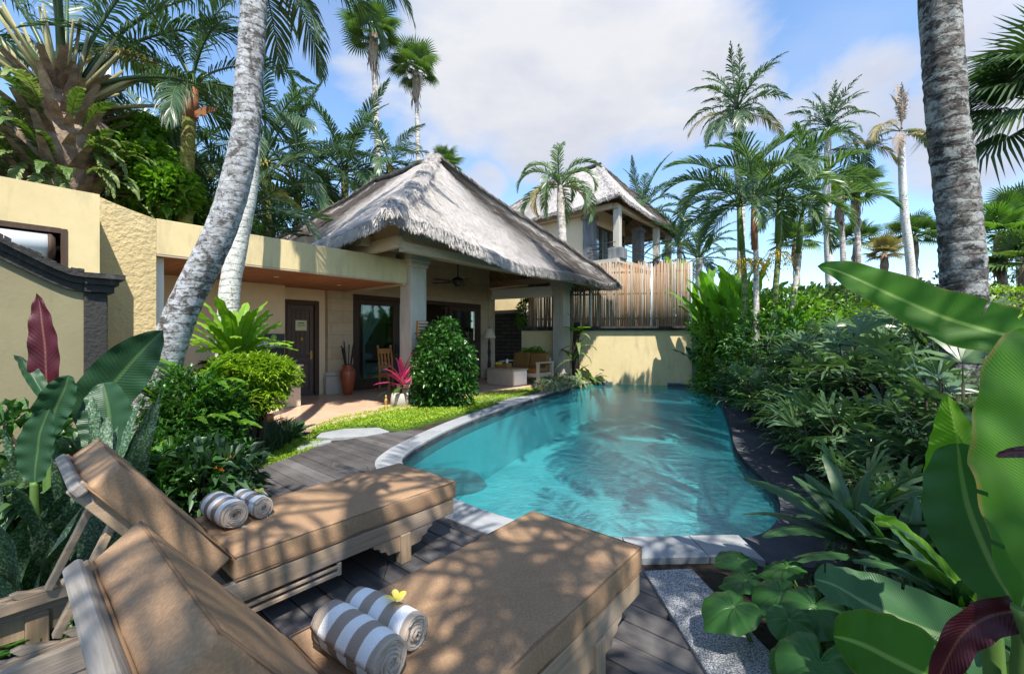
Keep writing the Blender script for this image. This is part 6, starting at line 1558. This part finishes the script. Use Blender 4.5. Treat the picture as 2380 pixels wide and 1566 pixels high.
bn = [(1640, 735, 12.3, 'bright green banana clump next to the bamboo fence'), (1690, 735, 11.6, 'tall banana clump between the fence and the areca stems'), (1740, 745, 11.0, 'broad leaved clump behind the areca stems'), (1830, 740, 10.0, 'banana clump right of the areca stems with light leaves'), (1600, 700, 14.5, 'banana leaves showing above the bamboo fence corner'), (1665, 735, 13.4, 'slender banana clump right behind the fence end'), (1775, 745, 10.2, 'banana clump crowding round the areca stems'), (1900, 745, 9.4, 'light broad leaved clump between the arecas and the thick trunk'), (1985, 750, 9.0, 'low broad leaved clump in the middle of the back border')]
for k, (x, y, Y, lb) in enumerate(bn):
    c = at(x, y, Y); clump(lb, Vector((c.x, Y, 0)), 15 if k != 4 else 9, {4: 3.3, 5: 2.3, 6: 1.4, 7: 1.15, 8: .95}.get(k, 1.9 if k < 3 else 1.4), {5: 1.6, 6: 1.35, 7: 1.0, 8: .85}.get(k, 1.55 if k < 3 else 1.3), .21 if k < 7 else .14, 'canna', 90 + k, spread=.35)
clump('dark broad leaved plant by the pillar with a drooping leaf', Vector((at(1655, 850, 11.8).x, 11.8, 0)), 10, .6, 1.1, .15, 'darkleaf', 97, 'broad_leaf_plant', 'plant', .3, (40, 85))
p = gp(1668, 900); o = thing('red_flower', p, 'small red ginger flower spike by the far pool corner', 'flower'); p0 = p + ZZ * .12; q = MB()
for i in range(40): a = i * 2.4; z = .0 + .012 * i * .6; q.leaf(p0 + ZZ * z, Vector((math.cos(a), math.sin(a), .7)), ZZ, .10 * (1 - i / 60), .04, .2, .1)
q.build('flower_spike', M['red'], o); q = MB(); q.tube([p, p0 + ZZ * .1], .012, 6); q.build('stem', M['greenstem'], o)

# ================================================================== LADY PALM HEDGE
def rhapis_variant(seed, h, n):
    r = random.Random(seed); st, fo = MB(), MB()
    for i in range(n):
        a = r.uniform(0, 6.28); k = r.uniform(.02, .22); b_ = Vector((math.cos(a) * k, math.sin(a) * k, 0)); t = b_ + Vector((math.cos(a) * k * .8, math.sin(a) * k * .8, h * r.uniform(.55, 1))); st.tube([b_, b_.lerp(t, .5), t], [.014, .012, .010], 5)
        for j in range(6):
            az = r.uniform(0, 6.28); el = R(r.uniform(-5, 62)); d = Vector((math.cos(az) * math.cos(el), math.sin(az) * math.cos(el), math.sin(el))); s0 = b_.lerp(t, r.uniform(.35, 1.0)); hub = s0 + d * r.uniform(.15, .30); st.tube([s0, hub], [.005, .004], 4); sd = Vector((-math.sin(az), math.cos(az), 0)); up = d.cross(sd); up = up if up.z > 0 else -up
            ns = r.choice((7, 8, 9)); L_ = r.uniform(.30, .50)
            for s in range(ns):
                f = -1.35 + 2.7 * s / (ns - 1) + r.uniform(-.08, .08); dd = (d * math.cos(f) + sd * math.sin(f) + up * .1).normalized(); w = sd * math.cos(f) - d * math.sin(f); l = L_ * (1 - .22 * abs(f)) * r.uniform(.85, 1.1); dr = r.uniform(.15, .5)
                fo.ribbon([hub, hub + dd * l * .35 - ZZ * dr * l * .05, hub + dd * l * .72 - ZZ * dr * l * .3, hub + dd * l * .97 - ZZ * dr * l * .8], [.007, .021, .018, .004], [(w + up * .3).normalized()] * 4)
    return setmat(st.mesh('canes'), M['stem']), setmat(fo.mesh('foliage'), M['rhapis'])
RV = [rhapis_variant(100 + i, h, n) for i, (h, n) in enumerate(((1.55, 9), (1.35, 8), (1.7, 9), (1.1, 8), (.8, 8)))]
hr = random.Random(21); HB = [gp(*p) for p in ((1668, 912), (1730, 965), (1775, 1030), (1835, 1090), (1885, 1150), (1915, 1215), (1905, 1290))]
hb = crom(HB, 8); placed = []
def rhapis(p, v, s, lit=False, lab=None):
    o = thing('lady_palm', p, lab or ('lady palm with painted sunlit leaf colour along the back of the planted border' if lit else 'dark green lady palm with fingered leaves in the border right of the pool'), 'lady palm', 'lady palms in the border right of the pool' if not lit else 'lady palms with painted sunlit leaf colour at the back of the border', rz=hr.uniform(0, 6.28))
    for nm, me in (('canes', RV[v][0]), ('foliage', RV[v][1])):
        c = bpy.data.objects.new(nm, me); COL.objects.link(c); c.parent = o; c.scale = (s, s, s)
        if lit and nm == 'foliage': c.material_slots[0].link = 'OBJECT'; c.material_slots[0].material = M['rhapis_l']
for i in range(0, len(hb)):
    p = hb[i]; tg = (hb[min(i + 1, len(hb) - 1)] - hb[max(i - 1, 0)]).normalized(); out = Vector((-tg.y, tg.x, 0))
    if out.x < 0: out = -out
    near = p.y < 4.2
    for row, (d, vs_, s) in enumerate(((.32, (3, 4), .85), (.75, (1, 3), .95), (1.25, (0, 1), 1.0), (1.8, (0, 2), 1.05), (2.5, (2, 0), 1.1))):
        if near and row > 3: continue
        if row and (i + row) % 2: continue
        q = p + out * (d + hr.uniform(-.12, .12)) + tg * hr.uniform(-.15, .15)
        if any((q - k).length < .34 for k in placed): continue
        if q.x / q.y > 1.06: continue
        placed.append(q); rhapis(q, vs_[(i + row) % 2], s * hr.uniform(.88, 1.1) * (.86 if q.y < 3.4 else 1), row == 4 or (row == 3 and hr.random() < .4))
# back layer of mixed shrubs behind the hedge
for k, (x, y, Y, rx, rz, mat, lb) in enumerate(((1700, 790, 11.2, 1.0, .9, 'vine', 'leafy green shrub below the banana clump'), (1850, 745, 9.6, 1.3, .7, 'vine', 'leafy shrub behind the lady palms near the areca stems'), (2000, 740, 10.5, 1.8, .6, 'far', 'dense shrub behind the lady palms in the middle of the border'), (2150, 745, 9.0, 1.2, .5, 'lime', 'yellow green shrub behind the lady palms left of the thick trunk'), (1790, 820, 9.0, .9, .8, 'bush', 'dark shrub among the lady palms below the areca stems'), (2060, 690, 18, 2.6, .6, 'far', 'far bushes below the fan palms on the horizon'), (1880, 700, 17, 2.2, .5, 'far', 'far bushes right of the areca clump'), (2330, 655, 21, 3.0, 1.6, 'far', 'far trees behind the round hedge at right'))):
    c = at(x, y, Y); bush('garden_shrub', lb, 'bush', [(c, (rx, .8, rz)), (c - ZZ * (rz * 1.2), (rx, .8, rz))], 2600, .16 if Y < 15 else .3, .06 if Y < 15 else .14, mat, 120 + k, base=(c.x, c.y, 0), shell=.5)
c = at(2350, 715, 8.5); bush('clipped_hedge', 'round bright green clipped hedge at the right edge behind the trunk', 'hedge', [(c, (.7, .7, .42)), (c - ZZ * .5, (.65, .65, .5))], 3600, .075, .04, 'lime', 140, base=(c.x, c.y, 0), shell=.8)
c = at(1620, 600, 40); 
for k, (x, rx, rz, lb) in enumerate(((-38, 9, 4.2, 'distant tree mass behind the left palms'), (-20, 9, 4.5, 'distant tree behind the feathery palms'), (20, 8, 3.4, 'distant tree behind the second villa'), (38, 10, 3.0, 'distant tree line left of the thick trunk'), (56, 10, 3.6, 'distant tree line at the right edge'))):
    bush('distant_tree', lb, 'tree', [(Vector((x, 50, rz * .9)), (rx, 3, rz))], 2600, .9, .45, 'far', 150 + k, base=(x, 50, 0), shell=.4)

# ================================================================== BIG LEAVES, RIGHT FOREGROUND
prof_b = lambda t: max(.02, min(1, t / .22) ** .7 * (1 - max(0, (t - .45) / .55) ** 2.2))
def hero(name, label, cat, mids, hw, side, mat, prof=None, fold=.15, ripple=.01, seed=0, stalk=True, nv=12, wave=6, ground=None, gpart=True):
    q = MB(); P_ = blade(q, mids, hw, side, prof, fold, ripple, nv, 14, seed, wave, 2 if 'banana' in mat else 0)
    b_ = Vector(ground) if ground is not None else Vector((mids[0].x, mids[0].y, 0)); o = thing(name, b_, label, cat); q.build('leaf', M[mat], o)
    if stalk:
        s = MB(); s.tube(crom([b_, b_.lerp(P_[0], .6) + Vector((.0, .0, .1)), P_[0]], 5) + P_[1::3], [.022] * 6 + [.014 * (1 - .8 * i / (len(P_) / 3)) for i in range(len(P_) // 3 + 6)][:len(P_[1::3]) + 5], 7) if False else s.tube(crom([b_, b_.lerp(P_[0], .6) + ZZ * .1, P_[0]], 5), [.026] * 6 + [.020] * 5, 7); s.build('stalk', M['greenstem'], o)
    return o
hero('banana_leaf', 'long green banana leaf sweeping in over the border, drooping at its tip', 'banana leaf', [at(2560, 880, 1.6), at(2470, 830, 1.63), at(2380, 792, 1.67), at(2290, 766, 1.72), at(2195, 738, 1.80), at(2095, 696, 1.88), at(2000, 652, 1.95), at(1935, 626, 2.0), at(1900, 620, 2.02)], .115,
     [(.1, .45, .9), (.1, .40, .9), (.12, .35, .92), (.2, .30, .92), (.25, .3, .9)], 'banana', lambda t: max(.03, min(1, t / .15) * (1 - max(0, (t - .45) / .55) ** 1.9)), .22, .006, 1, ground=(1.75 * 1.4, 1.5, 0))
hero('banana_leaf', 'huge backlit banana leaf at the right edge, hanging upright', 'banana leaf', [at(2375, 1410, .98), at(2415, 1290, 1.0), at(2440, 1150, 1.03), at(2450, 1010, 1.06), at(2465, 900, 1.08), at(2500, 800, 1.1)], .150, [(-1, .35, .0), (-1, .30, .0), (-1, .25, 0)], 'banana', lambda t: max(.05, min(1, (t + .02) / .45) ** .75 * (1 - max(0, (t - .8) / .2) ** 2 * .3)), .1, .006, 2, ground=(1.35, .98, 0))
hero('banana_leaf', 'pale green folded banana leaf tip beside the huge one', 'banana leaf', [at(2270, 1150, 1.3), at(2245, 1080, 1.3), at(2222, 1000, 1.3), at(2203, 920, 1.3)], .10, [(-1, .4, .1), (-1, .4, .1)], 'canna', lambda t: max(.02, 1.15 * (1 - t) ** .8 * min(1, (t + .25) / .4)), .5, .004, 3, ground=(1.5, 1.3, 0))
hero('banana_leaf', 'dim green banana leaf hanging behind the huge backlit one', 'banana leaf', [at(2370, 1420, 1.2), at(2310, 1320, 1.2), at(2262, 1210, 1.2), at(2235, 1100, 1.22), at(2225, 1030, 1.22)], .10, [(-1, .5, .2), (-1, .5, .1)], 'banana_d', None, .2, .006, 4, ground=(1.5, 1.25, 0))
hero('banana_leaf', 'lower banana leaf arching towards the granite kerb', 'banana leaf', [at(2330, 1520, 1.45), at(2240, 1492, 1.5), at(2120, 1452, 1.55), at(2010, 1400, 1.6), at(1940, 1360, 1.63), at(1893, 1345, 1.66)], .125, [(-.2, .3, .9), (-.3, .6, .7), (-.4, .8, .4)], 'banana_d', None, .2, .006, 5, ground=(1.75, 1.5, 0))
hero('banana_leaf', 'sun patched banana leaf with a brown tip at the bottom edge', 'banana leaf', [at(2250, 1640, 1.28), at(2160, 1575, 1.33), at(2060, 1525, 1.38), at(1985, 1490, 1.42), at(1938, 1478, 1.45)], .125, [(-.2, .6, .75), (-.3, .7, .6)], 'banana', None, .25, .01, 6, ground=(1.5, 1.3, 0))
hero('dark_red_leaf', 'glossy dark red leaf curving across the bottom right corner', 'leaf', [at(2480, 1395, 1.0), at(2390, 1415, 1.02), at(2300, 1432, 1.04), at(2230, 1480, 1.06), at(2185, 1570, 1.08), at(2168, 1640, 1.1)], .038, [(.1, .4, .9), (-.3, .4, .8), (-.8, .3, .4)], 'redleaf', None, .5, .006, 7, ground=(1.35, 1.0, 0))
hero('dark_red_leaf', 'thin dark red leaf tip in front of the huge banana leaf', 'leaf', [at(2480, 1040, .92), at(2400, 1048, .92), at(2350, 1052, .92), at(2314, 1059, .92)], .012, [(0, .3, 1), (0, .3, 1)], 'redleaf', None, .3, .002, 8, ground=(1.2, .92, 0))
hero('rolled_leaf', 'narrow rolled young banana leaf slanting across the border', 'banana leaf', [at(2290, 1420, 1.7), at(2200, 1335, 1.75), at(2110, 1258, 1.8), at(2060, 1215, 1.83), at(2035, 1198, 1.85)], .035, [(-.5, .3, .7), (-.5, .4, .6)], 'canna', lambda t: .5 + .5 * math.sin(3 * t) if t < .96 else .4, .9, .004, 9, ground=(1.95, 1.7, 0))
hero('canna_leaf', 'short pale leaf hanging among the dark fronds at right', 'leaf', [at(2285, 1330, 1.75), at(2255, 1290, 1.75), at(2215, 1235, 1.77), at(2190, 1225, 1.78)], .05, [(-.6, .4, -.5), (-.6, .4, -.5)], 'canna', None, .4, .004, 10, ground=(1.95, 1.72, 0))
for k, (x, y, lb) in enumerate(((1690, 840, 'broad leaf leaning over the pool end pillar'),)):
    c = at(x, y, 11.3); hero('canna_leaf', lb, 'leaf', [at(1690, 842, 11.3), at(1665, 815, 11.4), at(1635, 785, 11.5), at(1592, 748, 11.6)], .17, [(.3, .5, .8), (.3, .5, .8)], 'canna', None, .2, .02, 11, ground=(c.x + .2, c.y, 0))
# strap leaved rosette and elephant ears
pr = at(1985, 1270, 2.35); base = Vector((pr.x, pr.y, 0))
o = rosette('strap_leaf_plant', 'dark strap leaved rosette arching over the pool edge', 'plant', base + ZZ * .32, 20, .56, .058, 'strap', 33, 8, 80, arch=50, ripple=.003)
q = MB(); q.tube([base, base + ZZ * .34], .03, 7); q.build('stem', M['stem'], o, world=False); o.children[-1].location = -Vector(o.location)
for k, (x, y, Y, lb) in enumerate(((2080, 1330, 2.1, 'dark strap leaved rosette in the shade behind the rolled leaf'), (2150, 1240, 2.6, 'dark strap leaved rosette right of the arching one'), (2230, 1420, 1.75, 'dark strap leaved rosette in the bottom right corner'))):
    pr = at(x, y, Y); rosette('strap_leaf_plant', lb, 'plant', Vector((pr.x, pr.y, max(.1, pr.z))), 18, .5, .05, 'strap', 34 + k, 10, 75, ripple=.003)
def ear(label, x, y, Y, r, az, tilt, seed, roll=0):
    c = at(x, y, Y); b_ = Vector((c.x + .12, c.y + .05, 0)); o = thing('elephant_ear', b_, label, 'plant', None); q = MB(); nr, na = 10, 66
    X_ = Vector((math.cos(az) * math.cos(tilt), math.sin(az) * math.cos(tilt), math.sin(tilt))); Y_ = Vector((-math.sin(az), math.cos(az), roll)).normalized(); Z_ = X_.cross(Y_); Z_ = Z_ if Z_.z > 0 else -Z_
    vs = [c.copy()]; q.uv[0] = (0, .5); fs = []
    for i in range(1, nr + 1):
        for j in range(na + 1):
            a = -math.pi + 2 * math.pi * j / na; R_ = r * (1 + .18 * math.cos(a) - .55 * math.exp(-((abs(a) - math.pi) / .22) ** 2)) * (1 + .22 * math.exp(-(a / .2) ** 2)); t = i / nr
            vein = math.cos(a * 11); z = r * (-.34 * t ** 2.2 + .16 * t + .05 * vein * t * (1 - .3 * t) + .20 * abs(math.sin(a)) * t * (1 - .5 * t) + .05 * noise.noise(Vector((math.cos(a) * 2, math.sin(a) * 2, seed + t))))
            vs.append(c + X_ * (math.cos(a) * R_ * t) + Y_ * (math.sin(a) * R_ * t) + Z_ * z); q.uv[len(vs) - 1] = (j / na * 2.4, .5 + .45 * t)
    for j in range(na): fs.append((0, 1 + j, 2 + j))
    for i in range(nr - 1):
        for j in range(na): k = 1 + i * (na + 1) + j; fs.append((k, k + na + 1, k + na + 2, k + 1))
    q.add(vs, fs, True); q.build('leaf', M['ear'], o); q = MB(); q.tube([b_, b_.lerp(c, .7), c], [.012, .01, .007], 6); q.build('stalk', M['greenstem'], o)
ear('glossy round heart leaf lying over the granite kerb', 1705, 1410, 1.95, .125, R(200), R(-18), 1)
ear('round ribbed heart leaf behind the glossy one', 1818, 1378, 2.0, .12, R(190), R(-25), 2)
ear('round ribbed heart leaf with a split notch, right of the pair', 1893, 1408, 1.85, .12, R(215), R(-30), 3)
ear('dim heart leaf in the shadow above the glossy one', 1735, 1348, 2.2, .10, R(170), R(-15), 4)
ear('lobed pale heart leaf overhanging the pale coping end', 1718, 1298, 2.45, .11, R(185), R(-5), 5)
ear('large ribbed heart leaf at the bottom edge right of the kerb', 1905, 1540, 1.5, .13, R(220), R(-35), 6)
ear('half hidden heart leaf below the notched one', 1835, 1440, 1.8, .085, R(240), R(-35), 7)
ear('pale heart leaf in the shade over the pool corner', 1830, 1320, 2.3, .11, R(160), R(-20), 8)
ear('dark heart leaf at the bottom edge beside the granite', 1850, 1530, 1.55, .09, R(190), R(-40), 9)
# low dark foliage filling the bed
for k, (x, y, Y, lb) in enumerate(((2060, 1440, 1.9, 'low dark leafy plant under the lower banana leaf'), (2150, 1400, 2.0, 'low dark leafy plant under the rolled leaf'))):
    c = at(x, y, Y); bush('leafy_plant', lb, 'plant', [(Vector((c.x, c.y, .10)), (.28, .3, .12))], 240, .13, .04, 'rhapis', 170 + k, stem=False)

# ================================================================== LEFT FOREGROUND BED
hero('crimson_leaf', 'upright crimson banana leaf by the low yellow wall', 'leaf', [at(112, 935, 2.6), at(108, 880, 2.6), at(104, 800, 2.6), at(95, 730, 2.6), at(86, 682, 2.6)], .07, [(1, .5, .1), (1, .5, .1)], 'redback', lambda t: max(.03, min(1, (t + .05) / .35) ** .8 * (1 - max(0, (t - .45) / .55) ** 1.6)), .35, .008, 20)
hero('broad_leaf', 'big dark green leaf leaning to the foot of the leaning palm', 'leaf', [at(200, 1010, 2.75), at(235, 930, 2.75), at(290, 860, 2.78), at(340, 805, 2.8), at(378, 768, 2.82)], .15, [(.6, .45, -.5), (.6, .4, -.6)], 'darkleaf', lambda t: max(.03, min(1, (t + .03) / .3) ** .8 * (1 - max(0, (t - .4) / .6) ** 2)), .2, .008, 21)
hero('broad_leaf', 'pale sheened leaf at the foot of the big dark green one', 'leaf', [at(235, 1060, 2.55), at(255, 1000, 2.6), at(250, 940, 2.62), at(240, 890, 2.65)], .14, [(1, .3, .1), (1, .3, .1)], 'darkleaf', None, .3, .006, 22)
hero('broad_leaf', 'narrow dark leaf pointing left before the low yellow wall', 'leaf', [at(112, 935, 2.55), at(85, 890, 2.55), at(60, 855, 2.55), at(32, 825, 2.55)], .04, [(.6, .3, -.6), (.6, .3, -.6)], 'darkleaf', None, .4, .004, 23)
hero('broad_leaf', 'cupped green leaf beside the crimson one', 'leaf', [at(118, 1010, 2.5), at(125, 960, 2.5), at(150, 905, 2.5), at(160, 872, 2.5)], .085, [(1, .4, .1), (1, .4, .1)], 'darkleaf', None, .5, .008, 24)
hero('broad_leaf', 'broad shaded leaf at the left edge below the crimson one', 'leaf', [at(80, 1120, 2.3), at(85, 1060, 2.3), at(95, 1000, 2.3), at(115, 950, 2.3)], .085, [(1, .2, .2), (1, .2, .2)], 'darkleaf', None, .2, .006, 25)
hero('crimson_leaf', 'dark maroon leaf pointing at the far lounger head', 'leaf', [at(140, 1100, 2.35), at(180, 1070, 2.35), at(215, 1050, 2.35), at(240, 1030, 2.35)], .05, [(.5, .3, -.7), (.5, .3, -.7)], 'redleaf', None, .3, .004, 26)
rl = random.Random(31)
# mottled upright leaves: one clump of tongue-shaped plants
for k, (x, y, Y, n, lb) in enumerate(((60, 1330, 2.1, 9, 'mottled upright leaves at the left edge'), (150, 1360, 2.2, 9, 'mottled upright leaves left of the near lounger'), (20, 1220, 2.5, 8, 'mottled upright leaves low by the left wall'), (200, 1230, 2.55, 8, 'mottled upright leaves behind the far lounger head'))):
    b_ = gp(x, y) if False else Vector((at(x, y, Y).x, Y, 0)); o = thing('mottled_plant', b_, lb, 'plant', None)
    for i in range(n):
        az = rl.uniform(0, 6.28); L_ = rl.uniform(.6, 1.15) * (.55 if k == 3 else 1); s0 = b_ + Vector((rl.uniform(-.2, .2), rl.uniform(-.15, .15), .0)); mid = [s0 + Vector((math.cos(az) * .28 * t * t, math.sin(az) * .28 * t * t, L_ * t)) for t in (0, .25, .5, .75, 1)]
        q = MB(); blade(q, mid, rl.uniform(.05, .075), (-math.sin(az) + .5, math.cos(az) * .4, 0), None, .3, .012, 5, 4, i + k * 9, 3); q.build('leaf', M['spotted'], o)
for k, (x, y, Y, mat, lb) in enumerate(((280, 1180, 3.0, 'bush', 'green leafy plant behind the far lounger headrest'), (400, 1130, 3.3, 'bush', 'leafy green plant behind the far backrest'), (330, 1130, 3.3, 'vine', 'light green plant at the foot of the leaning palm'), (180, 1130, 2.9, 'rhapis', 'dark leaves under the big dark green leaf'), (20, 1050, 3.0, 'bush', 'shaded shrub at the left edge before the low wall'), (480, 1125, 3.3, 'darkgrass', 'tufted dark shrub beside the deck corner'))):
    c = at(x, y, Y); bush('leafy_plant', lb, 'plant', [(Vector((c.x, c.y, max(.15, c.z))), (.38, .3, max(.2, .3)))], 520, .15, .05, mat, 190 + k, stem=True)

# ================================================================== LOW GROUND COVER ON THE BEDS
rg = random.Random(77)
right_bed = [gp(*p) for p in ((1690, 915), (1760, 975), (1800, 1030), (1850, 1085), (1905, 1150), (1935, 1215), (1935, 1300), (1800, 1380))] + [Vector((1.25, 1.2, 0)), Vector((1.5, -.4, 0)), Vector((4.6, -.4, 0)), Vector((7.5, 4, 0)), Vector((9.0, 8.5, 0)), Vector((8.0, 12, 0))]
left_bed = [Vector((-1.95, -.6, 0)), Vector((-1.95, 1.6, 0)), Vector((-1.8, 2.4, 0)), gp(495, 1200), gp(500, 1125), gp(480, 1070), Vector((-3.6, 5.4, 0)), Vector((-4.6, 4.6, 0)), Vector((-4.6, -.6, 0))]
for poly, n_, mt in ((right_bed, 3600, 'rhapis'), (left_bed, 1800, 'bush')):
    q = MB()
    for p in scatter(poly, n_, rg):
        for _ in range(5):
            a = rg.uniform(0, 6.28); q.leaf(p + Vector((rg.uniform(-.05, .05), rg.uniform(-.05, .05), rg.uniform(-.01, .08))), Vector((math.cos(a), math.sin(a), rg.uniform(.1, 1.3))), ZZ, rg.uniform(.07, .17), rg.uniform(.02, .045), .2, .25)
    tag(q.build('ground_cover', M[mt]), kind='stuff')
